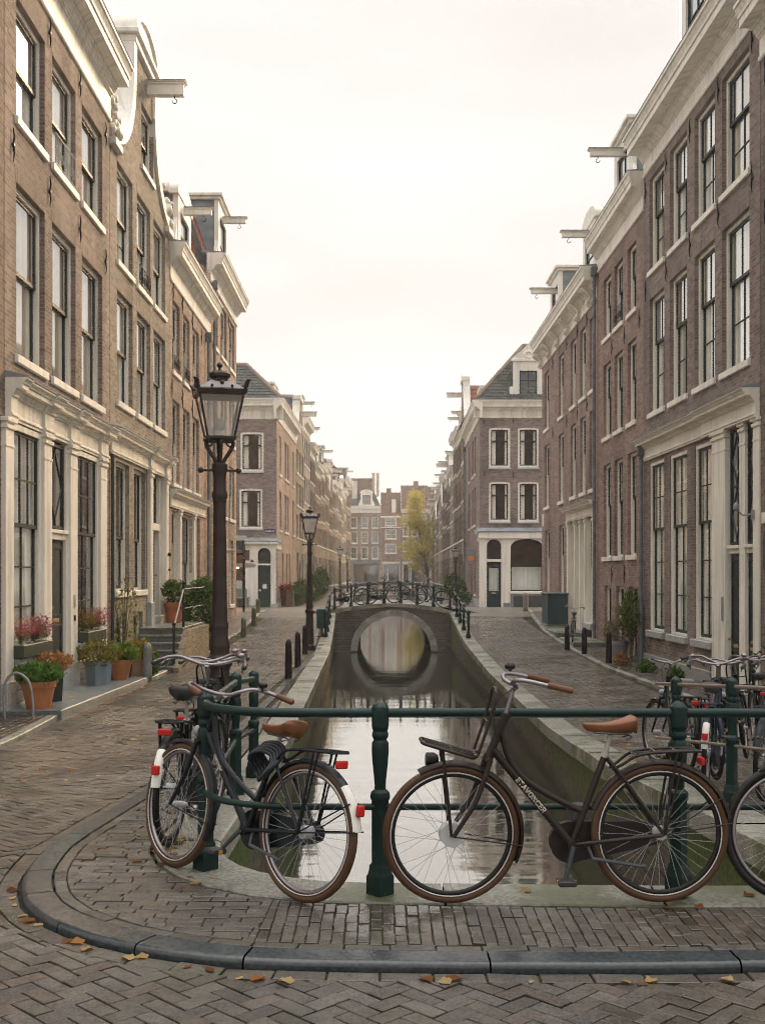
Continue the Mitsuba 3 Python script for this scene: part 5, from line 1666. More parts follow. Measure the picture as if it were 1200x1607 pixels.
# ------------------------------------------------------------------ street furniture
def rail_post(x, y, z, h=1.0, fat=1.0):
    m = MB()
    a = .07 * fat
    m.lathe([(a * 1.0, 0), (a * 1.0, .095), (a * .9, .105), (a * .80, .13), (a * .78, .15), (a * .62, .165), (a * .62, .485)], (x, y, z), 4, True)
    m.lathe([(a * .62, .486), (a * .70, .495), (a * .72, .51), (a * .66, .53), (a * .42, .545), (a * .40, .56), (a * .44, .60), (a * .56, .68), (a * .62, .74), (a * .60, .785), (a * .46, .80), (a * .58, .815), (a * .60, .83), (a * .52, .845), (a * .60, .86)], (x, y, z), 16)
    m.lathe([(a * .60, .861), (a * .66, .87), (a * .66, .965), (a * .58, .975), (a * .40, .99), (a * .08, 1.0)], (x, y, z), 8, False, math.pi / 8)
    return m


def build_railings():
    r = thing('iron_railing', 'dark green iron railing with turned posts across the head of the canal', 'railing')
    Y = 5.93
    for x in (-0.012, 1.53, 3.3):
        put('post', rail_post(x, Y, 0.0, fat=1.02), 'm_metal', RAIL, 35, r)
    cx, cy = -0.99, 6.42
    put('post', rail_post(cx, cy, 0.0, fat=1.02), 'm_metal', RAIL, 35, r)
    for z, rad in ((.938, .0245), (.452, .0175)):
        pts = [(3.6, Y, z), (1.5, Y, z), (-.012, Y, z), (-.55, Y + .02, z), (-.82, Y + .14, z), (-.95, Y + .33, z), (cx, cy, z)]
        pts = np.vstack([np.array(pts[:3]), smoothpath(pts[2:], 6)[1:]])
        put('rail', MB().tube(pts, rad, 12), 'm_metal', RAIL, 60, r)
    # along the left bank
    r = thing('iron_railing', 'shorter dark green railing that runs back along the left quay behind the parked bicycles', 'railing')
    P = [(cx, cy, 0.0)]
    for x, y in ((-1.19, 9.3), (-1.19, 10.6)):
        z = float(ground(x, y))
        P.append((x, y, z))
        put('post', rail_post(x, y, z, fat=1.05), 'm_metal', RAIL, 35, r)
    for z, rad in ((.92, .027), (.45, .02)):
        put('rail', MB().tube([(x, y, q + z) for x, y, q in P], rad, 10), 'm_metal', RAIL, 60, r)
    # along the right bank
    r = thing('iron_railing', 'railing with thin weathered rails on the right quay among parked bicycles', 'railing')
    P = [(2.42, 9.75), (2.74, 9.0), (3.1, 8.15)]
    Z = [float(ground(x, y)) for x, y in P]
    put('post', rail_post(P[1][0], P[1][1], Z[1], fat=1.05), 'm_metal', RAIL, 35, r)
    put('post', rail_post(P[0][0] + .05, P[0][1] - .1, Z[0], fat=1.0), 'm_metal', RAIL, 35, r)
    put('post', rail_post(P[2][0], P[2][1], Z[2], fat=1.05), 'm_metal', RAIL, 35, r)
    a = (2.36, 9.9, Z[0] - .01)
    for z, rad in ((.925, .016), (.46, .013)):
        pts = [(a[0], a[1], a[2] + z)] + [(x, y, q + z) for (x, y), q in zip(P[1:], Z[1:])]
        put('rail', MB().tube(pts, rad, 10), 'm_metal', (0.16, 0.12, 0.095), 60, r)


def street_lamp(label, x, y, turn, H=4.1, group=None):
    z0 = float(ground(x, y)) - .03
    L = thing('street_lamp', label, 'street lamp', group)
    k = H / 4.1
    col = (0.030, 0.018, 0.014)

    def P(m):
        v, f = m.arrays()
        m.v, m.f = [rz(v * k, turn) + [x, y, z0]], [f]
        return m
    post = [(.17, -.1), (.17, .10), (.155, .13), (.13, .16), (.12, .5), (.108, .88), (.100, 1.00), (.105, 1.03), (.128, 1.06), (.132, 1.10), (.126, 1.14), (.105, 1.16), (.098, 1.20), (.104, 1.24), (.100, 1.28), (.086, 1.33), (.084, 1.42), (.090, 1.44), (.090, 1.47),
            (.078, 1.50), (.074, 1.8), (.064, 2.5), (.062, 2.70), (.070, 2.71), (.070, 2.74), (.080, 2.76), (.078, 2.80), (.064, 2.83), (.060, 2.95), (.070, 3.0), (.080, 3.04), (.080, 3.09), (.05, 3.11)]
    put('post', P(MB().lathe(post, n=24)), 'm_metal', col, 35, L)
    m = MB().bar((-.19, 0, 3.03), (.19, 0, 3.03), .012, 8).sphere((-.19, 0, 3.03), .03, 2).sphere((.19, 0, 3.03), .03, 2)
    put('ladder_bar', P(m), 'm_metal', col, 50, L)
    m = MB()
    for sx, sy in ((1, 0), (-1, 0), (0, 1), (0, -1)):
        d = np.array([sx, sy, 0])
        m.tube(smoothpath([d * .03 + [0, 0, 3.08], d * .05 + [0, 0, 3.14], d * .12 + [0, 0, 3.25], d * .135 + [0, 0, 3.31], d * .10 + [0, 0, 3.345]], 5), [.02] * 21, 7)
        m.tube([d * (.10 + .025 * math.cos(t)) + [0, 0, 3.30 + .025 * math.sin(t)] for t in np.linspace(0, 5.5, 10)], .009, 5)
    put('bracket', P(m), 'm_metal', col, 50, L)
    q = math.pi / 4
    a, b, zb, zt = .135, .215, 3.37, 3.77     # half widths of the lantern at foot and head

    def sq(pr):
        return MB().lathe(pr, n=4, rot=q)       # corners on the axes turned by 45 degrees -> flat sides face x and y
    s2 = math.sqrt(2)
    put('lantern_floor', P(sq([(a * s2 * .9, zb - .05), (a * s2 + .03, zb - .03), (a * s2 + .03, zb - .008), (a * s2, zb)])), 'm_metal', col, parent=L)
    for sx in (-1, 1):
        for sy in (-1, 1):
            put('lantern_bar', P(MB().bar((sx * a, sy * a, zb), (sx * b, sy * b, zt), .013, 6)), 'm_metal', col, 50, L)
    for i in range(4):
        c_, s_ = math.cos(i * math.pi / 2), math.sin(i * math.pi / 2)
        pts = [(-a * .95, a, zb), (a * .95, a, zb), (b * .95, b, zt), (-b * .95, b, zt)]
        v = [(c_ * p[0] - s_ * p[1], s_ * p[0] + c_ * p[1], p[2]) for p in pts]
        put('lantern_pane', P(MB().add(v, [[0, 1, 2, 3]])), 'm_dusty', parent=L)
    put('lantern_brim', P(sq([(b * s2 - .02, zt - .005), (b * s2 + .045, zt + .02), (b * s2 + .055, zt + .055), (b * s2 + .02, zt + .07)])), 'm_metal', col, parent=L)
    put('lantern_roof', P(sq([(b * s2 + .01, zt + .07), (.19, zt + .135), (.125, zt + .165)])), 'm_metal', (0.20, 0.19, 0.18), parent=L)
    m = MB().lathe([(.12, zt + .14), (.125, zt + .165), (.09, zt + .175), (.085, zt + .19), (.108, zt + .205), (.112, zt + .235), (.095, zt + .255), (.06, zt + .262), (.015, zt + .275), (.012, zt + .30), (.03, zt + .315), (.032, zt + .33), (.02, zt + .345), (.004, zt + .36)], n=18)
    put('crown', P(m), 'm_metal', col, 40, L)
    m = MB()
    for sx in (-1, 1):
        for sy in (-1, 1):
            c = np.array([sx * (b + .02), sy * (b + .02), zt + .07])
            for t in (-.5, 0, .5):
                d = rz([[sx * .7, sy * .7, 0]], t)[0]
                m.tube([c, c + d * .02 + [0, 0, .05], c + d * .05 + [0, 0, .085]], [.022, .018, .006], 6)
    for i in range(4):
        for u in (-.1, 0, .1):
            p = rz([[u, b + .025, zt + .085 + (.03 if u == 0 else 0)]], i * math.pi / 2)[0]
            m.sphere(p, .022 if u == 0 else .016, 1)
    put('crest', P(m), 'm_metal', col, 50, L)
    m = MB().lathe([(.07, zb + .001), (.07, zb + .02), (.035, zb + .04), (.03, zb + .06), (.045, zb + .075), (.06, zb + .13), (.075, zb + .175), (.07, zb + .18)], n=14)
    put('burner', P(m), 'm_metal', (0.42, 0.42, 0.40), 40, L)
    return L


def build_lamps():
    street_lamp('tall ornate brown cast iron street lamp, the nearest one, behind the parked bicycles', -1.66, 11.7, math.radians(14), 4.13)
    street_lamp('brown cast iron street lamp on the left quay beside three short posts', -2.12, 33.4, math.radians(8), 4.15)
    street_lamp('small distant street lamp on the far left quay beyond the bridge', -3.4, 92.0, 0.1, 4.15)
    street_lamp('distant reddish lamp post behind another lamp beyond the bridge on the left', -3.6, 118.0, 0.1, 4.15)
    street_lamp('thin dark lamp post beyond the bridge in front of the right hand house row', 4.2, 66.0, 0.1, 3.4)


def bollard(name, label, x, y, h, r, col, mat, group=None, zb=None):
    z = float(ground(x, y)) - .05 if zb is None else zb
    m = MB()
    if name == 'iron_bollard':
        m.lathe([(r * 1.15, 0), (r * 1.1, h * .55), (r * .95, h * .86), (r * 1.0, h * .87), (r * 1.0, h * .9), (r * .85, h * .91), (r * .8, h * .94), (r * .5, h * .985), (.003, h)], (x, y, z), 14)
    else:
        m.lathe([(r * 1.12, 0), (r * 1.0, h * .82), (r * 1.0, h * .86), (r * .9, h * .9), (r * .6, h * .97), (.003, h)], (x, y, z), 14)
    k = put(name, m, mat, col, 50, flag=1 if mat == 'm_stone' else 0)
    tag(k, label, 'bollard', group)


def build_bollards():
    BR = (0.016, 0.010, 0.009)
    bollard('iron_bollard', 'nearest short brown iron post on the left quay edge', -1.90, 23.2, .84, .065, BR, 'm_metal', 'iron posts along the left quay edge')
    bollard('iron_bollard', 'second short brown iron post on the left quay edge', -1.98, 26.8, .84, .065, BR, 'm_metal', 'iron posts along the left quay edge')
    bollard('iron_bollard', 'brown iron post right beside the foot of the second street lamp', -2.14, 31.6, .82, .065, BR, 'm_metal', 'iron posts along the left quay edge')
    bollard('iron_bollard', 'brown iron post on the right pavement before the climbing plant', 5.72, 29.0, .86, .068, BR, 'm_metal', 'iron posts on the right pavement')
    bollard('iron_bollard', 'brown iron post on the right pavement beside the parked bicycle', 5.52, 31.4, .80, .068, BR, 'm_metal', 'iron posts on the right pavement')
    bollard('iron_bollard', 'brown iron post standing close in front of the bicycle by the white shop front', 5.34, 33.2, .74, .066, BR, 'm_metal', 'iron posts on the right pavement')
    G = (0.21, 0.215, 0.215)
    bollard('stone_bollard', 'round grey stone bollard at the end of the wet stone step on the left', -4.66, 22.75, .80, .085, G, 'm_stone')
    bollard('stone_bollard', 'round grey stone bollard behind the front stoop beside the green bush', -4.74, 29.9, .80, .085, G, 'm_stone')
    M = (0.15, 0.145, 0.105)
    bollard('stone_bollard', 'mossy grey bollard nearest on the left pavement before the corner house', -4.62, 38.2, .66, .085, M, 'm_stone', 'mossy bollards before the left corner house')
    bollard('stone_bollard', 'middle one of three mossy bollards before the left corner house', -4.75, 42.4, .68, .085, M, 'm_stone', 'mossy bollards before the left corner house')
    bollard('stone_bollard', 'farthest of three mossy bollards before the left corner house', -5.02, 46.2, .66, .085, M, 'm_stone', 'mossy bollards before the left corner house')
    bollard('stone_bollard', 'round grey bollard in front of the arched shop window of the right corner house', 6.05, 48.6, .80, .10, (0.22, 0.21, 0.19), 'm_stone')
    bollard('stone_bollard', 'low grey bollard by the side wall of the left corner house', -4.95, 62.8, .9, .12, M, 'm_stone')


# ------------------------------------------------------------------ bicycles
def torus(R, r, n=56, k=8, y=0.0, sx=1.0):
    t = np.linspace(0, 2 * np.pi, n, endpoint=False)
    p = np.linspace(0, 2 * np.pi, k, endpoint=False)
    A, B = np.meshgrid(t, p, indexing='ij')
    rr = R + r * np.cos(B)
    V = np.stack([rr * np.cos(A), y + sx * r * np.sin(B), rr * np.sin(A)], -1).reshape(-1, 3)
    i, j = np.meshgrid(np.arange(n), np.arange(k), indexing='ij')
    F = np.stack([i * k + j, ((i + 1) % n) * k + j, ((i + 1) % n) * k + (j + 1) % k, i * k + (j + 1) % k], -1).reshape(-1, 4)
    return V, F[:, ::-1]


def bicycle(label, rear, front, lean=0.0, steer=0.0, frame=BLACK, tyre=TYRE, rim=(0.55, 0.55, 0.55), saddle=(0.02, 0.02, 0.02), grip=(0.03, 0.03, 0.03), bar='chrome', front_rack=False, rear_rack=True,
            tail=None, text=None, detail=2, group=None, skirt=False, white_tail=False, seat_up=0.0, bag=None, drum=False, lock=False, bar_dz=0.0, bar_w=1.0, flip=1.0, zr=None, crank_turn=0.0):
    """rear, front: (x, y) where the wheels touch the ground; zr: height there"""
    B = thing('bicycle', label, 'bicycle', group)
    WB, R = 1.05, 0.35
    rear, front = np.array(rear, float), np.array(front, float)
    h = (front - rear) / np.linalg.norm(front - rear)
    lat = np.array([-h[1], h[0]])
    if zr is None: zr = (float(ground(*rear)), float(ground(*front)))
    cl, sl = math.cos(lean), math.sin(lean)
    hx0, hx1 = np.array([.735, 1.085]), np.array([.86, .735])     # steering axis in x, z
    axd = np.array([hx1[0] - hx0[0], 0, hx1[1] - hx0[1]]); axd /= np.linalg.norm(axd)

    def turn(v):
        o = v - [hx1[0], 0, hx1[1]]
        c, s_ = math.cos(steer), math.sin(steer)
        k = axd
        return o * c + np.cross(k, o) * s_ + np.outer(o @ k, k) * (1 - c) + [hx1[0], 0, hx1[1]]

    def place(v, st=False):
        v = np.asarray(v, float).copy()
        if st and steer: v = turn(v)
        x, y, z = v[:, 0], v[:, 1] * flip, v[:, 2]
        y2, z2 = y * cl - z * sl, y * sl + z * cl
        zz = zr[0] + (zr[1] - zr[0]) * x / WB
        return np.stack([rear[0] + h[0] * x + lat[0] * y2, rear[1] + h[1] * x + lat[1] * y2, zz + z2], 1)

    def P(name, m, mat='m_metal', rgb=frame, sm=50, st=False, parent=B, **kw):
        m.xf(lambda v: place(v, st), flip < 0)
        return put(name, m, mat, rgb, sm, parent, **kw)

    seg = 56 if detail >= 2 else 28
    for nm, cx, st in (('rear_wheel', 0.0, False), ('front_wheel', WB, True)):
        W = key_of(B + '__' + nm)
        o = np.array([cx, 0, R])
        V, F = torus(R - .021, .021, seg, 8, 0, .95)
        P('tyre', MB().add(V + o, F), 'm_satin', tyre, True, st, W)
        if detail >= 2 and tyre[0] > .05:
            for s_ in (-1, 1):
                V, F = torus(R - .0405, .0035, seg, 5, s_ * .0165); 
                P('tyre_stripe', MB().add(V + o, F), 'm_satin', (0.5, 0.48, 0.44), True, st, W)
        m = MB()
        V, F = torus(R - .052, .012, seg, 6, 0, 1.0); m.add(V + o, F)
        P('rim', m, 'm_chrome' if rim == 'chrome' else 'm_metal', None if rim == 'chrome' else rim, True, st, W)
        m = MB().tube([(cx, -.055, R), (cx, .055, R)], .012, 8)
        if drum and nm == 'front_wheel': m.tube([(cx, -.03, R), (cx, .03, R)], .062, 18)
        else: m.tube([(cx, -.03, R), (cx, .03, R)], .034 if nm == 'rear_wheel' else .02, 12)
        P('hub', m, 'm_metal', (0.42, 0.42, 0.42) if detail else BLACK, 40, st, W)
        m = MB()
        ns = 36 if detail >= 2 else 20
        for i in range(ns):
            a = 2 * math.pi * i / ns
            s_ = 1 if i % 2 else -1
            off = .55 * (1 if (i // 2) % 2 else -1)
            hr = .055 if drum and nm == 'front_wheel' else .026
            m.tube([(cx + hr * math.cos(a + off * 1.4), s_ * .028, R + hr * math.sin(a + off * 1.4)), (cx + (R - .06) * math.cos(a), 0, R + (R - .06) * math.sin(a))], .0012, 3, False)
        P('spokes', m, 'm_metal', (0.30, 0.30, 0.30), False, st, W, kind='stuff')
    # frame
    m = MB()
    fr = .021 if detail >= 2 else .018
    m.tube([(.845, 0, .775), (.445, 0, .295)], fr, 10)
    m.tube(smoothpath([(.80, 0, .875), (.765, 0, .74), (.70, 0, .64), (.60, 0, .565), (.50, 0, .51), (.395, 0, .462)], 5), fr * .8, 10)
    m.tube([(.445, 0, .295), (.276, 0, .74)], .0165, 10)
    m.tube([(.862, 0, .735), (.775, 0, .945)], .021, 12).tube([(.869, 0, .72), (.858, 0, .745)], .026, 12).tube([(.78, 0, .93), (.772, 0, .952)], .025, 12)
    for s_ in (-1, 1):
        m.tube(smoothpath([(.27, s_ * .02, .73), (.20, s_ * .045, .64), (0, s_ * .062, .36)], 4), .0095, 7)
        m.tube(smoothpath([(.44, s_ * .025, .295), (.36, s_ * .05, .31), (0, s_ * .062, .35)], 4), .011, 7)
    m.tube([(.445, -.04, .295), (.445, .04, .295)], .026, 12)
    P('frame', m, sm=60)
    m = MB()
    for s_ in (-1, 1):
        m.tube(smoothpath([(.868, s_ * .05, .715), (.90, s_ * .057, .62), (.945, s_ * .06, .51), (1.02, s_ * .06, .395), (WB, s_ * .06, R)], 5), np.linspace(.0145, .010, 21), 8)
    m.tube([(.868, -.055, .72), (.868, .055, .72)], .017, 8)
    P('fork', m, st=True, sm=60)
    # fenders
    def fender(cx, a0, a1, n=26, w=.027):
        t = np.radians(np.linspace(a0, a1, n))
        prof = [(-w, -.016), (-w * .8, -.004), (-w * .35, .004), (w * .35, .004), (w * .8, -.004), (w, -.016)]
        V = []
        for q in t:
            for yy, dr_ in prof:
                V.append((cx + (R + .016 + dr_) * math.cos(q), yy, R + (R + .016 + dr_) * math.sin(q)))
        i, j = np.meshgrid(np.arange(n - 1), np.arange(5), indexing='ij')
        return MB().add(V, np.stack([i * 6 + j, i * 6 + j + 1, (i + 1) * 6 + j + 1, (i + 1) * 6 + j], -1).reshape(-1, 4))
    P('rear_fender', fender(0, 20, 134 if white_tail else 168), sm=True)
    if white_tail: P('fender_tip', fender(0, 134, 172, 10, .0285), 'm_paint', (0.66, 0.64, 0.58), True)
    P('front_fender', fender(WB, 62, 205), st=True, sm=True)
    m = MB()
    for s_ in (-1, 1):
        m.bar((WB, s_ * .062, R), (WB + .36 * math.cos(math.radians(190)), s_ * .03, R + .36 * math.sin(math.radians(190))), .004, 5)
    P('fender_stay', m, st=True)
    m = MB()
    for s_ in (-1, 1):
        for an in (150, 172):
            m.bar((0, s_ * .062, R), (.365 * math.cos(math.radians(an)), s_ * .03, R + .365 * math.sin(math.radians(an))), .004, 5)
    P('fender_stay', m)
    # saddle
    P('seat_post', MB().tube([(.276, 0, .74), (.247, 0, .85 + seat_up)], .0125, 8).tube([(.27, 0, .755), (.282, 0, .73)], .021, 8), 'm_metal', (0.35, 0.33, 0.30))
    zs = .885 + seat_up
    m = MB()
    nx = 16
    V, F = [], []
    k = 14
    for i in range(nx):
        t = i / (nx - 1)
        x = .385 - .265 * t
        wd = .022 + .075 * max(0, (t - .25) / .75) ** 1.15
        if i in (0, nx - 1): wd *= .55
        top = zs + .012 + .030 * (t ** 2) - .012 * math.sin(t * math.pi)
        if i == nx - 1: top -= .015
        dp = .030 + .034 * t
        if i in (0,): dp = .016
        for j in range(k):
            a = 2 * math.pi * j / k
            c, s_ = math.cos(a), math.sin(a)
            V.append((x, wd * math.copysign(abs(c) ** .8, c), top + (dp * .35 * s_ if s_ > 0 else dp * s_)))
    V += [V[0], V[0]]
    V[-2] = (.388, 0, zs + .008); V[-1] = (.112, 0, zs + .022)
    for i in range(nx - 1):
        for j in range(k):
            q = (j + 1) % k
            F += [[i * k + j, i * k + q, (i + 1) * k + q], [i * k + j, (i + 1) * k + q, (i + 1) * k + j]]
    F += [[nx * k, (j + 1) % k, j] for j in range(k)] + [[nx * k + 1, (nx - 1) * k + j, (nx - 1) * k + (j + 1) % k] for j in range(k)]
    S = P('saddle', m.add(V, F), 'm_satin', saddle, True)
    if detail >= 1:
        m = MB()
        for s_ in (-1, 1):
            m.tube([(.33, s_ * .02, zs - .03), (.17, s_ * .045, zs - .035)], .005, 5)
            m.tube([(.165 + .016 * math.cos(t), s_ * .045 + .016 * math.sin(t), zs - .06 + .004 * t) for t in np.linspace(0, 18, 28)], .0035, 4)
        P('saddle_spring', m, 'm_metal', (0.06, 0.06, 0.06), parent=S)
    # handlebar
    m = MB()
    m.tube([(.775, 0, .945), (.735, 0, 1.085)], .012, 8).tube([(.745, 0, 1.075), (.72, 0, 1.092)], .018, 8)
    if bar_dz: m.v = [np.where(v[:, 2:] > 1.0, v + [0, 0, bar_dz], v) for v in m.v]
    pts = [(.725, 0, 1.092 + bar_dz)]
    half = [(x, y, z + bar_dz) for x, y, z in [(.735, .05, 1.095), (.765, .13, 1.115), (.75, .20, 1.135), (.69, .255, 1.130), (.61, .285, 1.112), (.50, .30, 1.09)]]
    for s_ in (1, -1):
        m.tube(smoothpath([pts[0]] + [(x, s_ * y * bar_w, z) for x, y, z in half], 5), .0115, 8)
    Hb = P('handlebar', m, 'm_chrome' if bar == 'chrome' else 'm_metal', None if bar == 'chrome' else bar, 60, True)
    for s_ in (1, -1):
        P('grip', MB().tube([(.615, s_ * .284 * bar_w, 1.114 + bar_dz), (.50, s_ * .302 * bar_w, 1.090 + bar_dz), (.492, s_ * .303 * bar_w, 1.088 + bar_dz)], [.0165, .0175, .010], 10), 'm_satin', grip, 50, True, Hb)
    P('bell', MB().sphere((.70, -.235, 1.165 + bar_dz), .028, 2, (1, 1, .7)).bar((.70, -.235, 1.13 + bar_dz), (.70, -.235, 1.16 + bar_dz), .008), 'm_chrome' if detail < 2 or text is None else 'm_metal', None if detail < 2 or text is None else BLACK, 50, True, Hb)
    if detail >= 1:
        m = MB()
        for s_ in ((1, -1) if text is None else ()):
            m.tube(smoothpath([(.66, s_ * .262, 1.118), (.60, s_ * .27, 1.085), (.53, s_ * .285, 1.055)], 4), .006, 5)
        m.tube(smoothpath([(.74, .05, 1.09), (.83, .05, 1.02), (.84, .03, .90), (.82, .02, .80)], 5), .0035, 5)
        P('brake_cable', m, 'm_metal', (0.03, 0.03, 0.03), 60, True, Hb)
    # drive
    cc = Polygon([(.445 + .10 * math.cos(t), .295 + .105 * math.sin(t)) for t in np.linspace(-math.pi / 2 - .1, math.pi / 2 + .1, 16)][::1]).union(Polygon([(.445, .19), (.445, .40), (.0, .40), (-.05, .37), (-.06, .34), (-.05, .31), (0, .285)])).union(Polygon([(.445 + .105 * math.cos(t), .295 + .105 * math.sin(t)) for t in np.linspace(0, 2 * math.pi, 24)]))
    P('chain_case', MB().poly(cc.buffer(.01).buffer(-.01), -.075, -.035, 'y'), 'm_satin', tuple(x * .8 for x in frame) if detail >= 2 else BLACK, 40)
    m = MB()
    ang = 0.30 + crank_turn
    d = np.array([math.cos(ang), math.sin(ang)])
    e = np.array([-.05 * 0 + .445 + .17 * math.sin(.28 + crank_turn), .295 - .17 * math.cos(.28 + crank_turn)])
    e2 = 2 * np.array([.445, .295]) - e
    m.tube([(.445, .055, .295), (e[0], .075, e[1])], [.014, .011], 8).tube([(.445, -.085, .295), (e2[0], -.095, e2[1])], [.014, .011], 8)
    C = P('crank', m, 'm_metal', (0.045, 0.05, 0.055) if text is not None else (0.40, 0.40, 0.40), 50)
    for q, yy in ((e, .11), (e2, -.13)):
        P('pedal', MB().box(q[0] - .045, q[0] + .045, yy - .045, yy + .045, q[1] - .014, q[1] + .014, .006), 'm_satin', (0.03, 0.03, 0.03), 40, parent=C)
        P('pedal_reflector', MB().box(q[0] - .046, q[0] + .046, yy - .012, yy + .012, q[1] - .009, q[1] + .009), 'm_satin', (0.55, 0.22, 0.03), parent=C)
    if detail >= 1:
        P('kickstand', MB().tube([(.37, .03, .29), (.35, .06, .235), (.11, .075, .20), (.09, .077, .203)], [.011, .010, .008, .010], 7), 'm_metal', (0.05, 0.055, 0.06), 50)
    if rear_rack:
        m = MB()
        for s_ in (-1, 1):
            m.tube(smoothpath([(.245, s_ * .025, .675), (.20, s_ * .05, .70), (.13, s_ * .065, .745), (.02, s_ * .068, .762), (-.19, s_ * .062, .768)], 5), .0075, 7)
            m.tube([(-.075, s_ * .066, .766), (0, s_ * .068, R)], .0065, 6)
            m.tube([(-.11, s_ * .066, .766), (-.01, s_ * .068, R)], .0055, 6)
        for x in (.13, .03, -.08, -.19):
            m.bar((x, -.066, .748 if x > .1 else .764), (x, .066, .748 if x > .1 else .764), .0065, 6)
        for yy in (-.022, .022): m.bar((.13, yy, .75), (-.19, yy, .768), .005, 5)
        P('rear_rack', m, 'm_metal', frame, 60)
    m = MB().box(-.222, -.20, -.04, .04, .69, .73, .006)
    t = P('rear_light', m, 'm_satin', (0.40, 0.014, 0.010), 40)
    if tail:
        P('tail_reflector', MB().box(-.372, -.348, -.024, .024, .475, .53, .006), 'm_satin', (0.40, 0.014, 0.010), 40)
    if front_rack:
        m = MB()
        for s_ in (-1, 1):
            m.tube(smoothpath([(.915, s_ * .03, .755), (.95, s_ * .09, .742), (1.02, s_ * .115, .765), (1.17, s_ * .11, .808), (1.20, s_ * .08, .818), (1.20, 0, .818)], 5), .009, 7)
            m.tube([(1.10, s_ * .10, .785), (WB + .005, s_ * .068, R)], .008, 7)
            m.tube(smoothpath([(.925, s_ * .10, .76), (.87, s_ * .10, .92), (.838, s_ * .095, 1.04), (.832, s_ * .06, 1.075), (.830, 0, 1.08)], 5), .008, 7)
        for q in (-.065, 0, .065): m.bar((.935, q, .748), (1.185, q, .812), .0055, 5)
        m.bar((.93, -.10, .75), (.93, .10, .75), .007, 6).bar((1.05, -.112, .775), (1.05, .112, .775), .006, 6)
        m.bar((.875, -.10, .92), (.875, .10, .92), .006, 6)
        P('front_rack', m, 'm_metal', frame, 60, st=front_rack == 'steer')
        m = MB().tube([(1.115, 0, .725), (1.135, 0, .724), (1.175, 0, .722)], [.018, .034, .036], 14)
        P('headlight', m, 'm_satin', BLACK, 50, st=front_rack == 'steer')
        P('headlight_lens', MB().tube([(1.1755, 0, .722), (1.181, 0, .722)], [.033, .028], 14), 'm_chrome', None, 50, st=front_rack == 'steer')
    elif detail >= 1:
        P('headlight', MB().tube([(.885, 0, .78), (.90, 0, .78), (.945, 0, .776)], [.016, .03, .032], 12), 'm_metal', (0.25, 0.25, 0.25), 50, st=True)
    if bag is not None:
        m = MB()
        for s_ in (-1, 1): m.box(-.20, .14, s_ * .085, s_ * .21, .42, .76, .03)
        P('pannier_bag', m, 'm_satin', bag, 40)
    if lock:
        m = MB()
        for i in range(5):
            m.tube(smoothpath([(.27 + .07 * math.cos(t) + .008 * i, .03 + .012 * i + .03 * math.sin(2 * t), .70 + .075 * math.sin(t) - .012 * i) for t in np.linspace(0, 2 * math.pi, 12)], 3), .011, 7)
        P('chain_lock', m, 'm_satin', (0.018, 0.02, 0.024), 60)
    if skirt:
        m = MB()
        for s_ in (-1, 1):
            m.poly(Polygon([(.26, .58), (.08, .66), (-.02, .60), (-.02, .42), (.1, .36), (.27, .44)]), s_ * .045 - .003, s_ * .045 + .003, 'y')
        P('coat_guard', m, 'm_satin', BLACK)
    if text:
        t = meshkit.text_mesh(text[0], text[1], .0012, True)
        v = np.array(t.vertices)
        a, b = np.array([.845, .775]), np.array([.445, .295])
        d = (b - a) / np.linalg.norm(b - a)
        s0 = text[2]
        up = np.array([-d[1], d[0]])
        if up[1] < 0: up = -up
        # lettering wraps round the near side of the down tube
        hgt = v[:, 1] - v[:, 1].min() - text[1] * .5
        ph = hgt / (fr + .0006)
        rad = fr + .0006 + v[:, 2]
        x = a[0] + d[0] * (s0 + v[:, 0]) + up[0] * rad * np.sin(ph)
        z = a[1] + d[1] * (s0 + v[:, 0]) + up[1] * rad * np.sin(ph)
        y = rad * np.cos(ph)
        P('lettering', MB().add(np.stack([x, y, z], 1), t.faces), 'm_paint', (0.50, 0.45, 0.37), False)
    return B


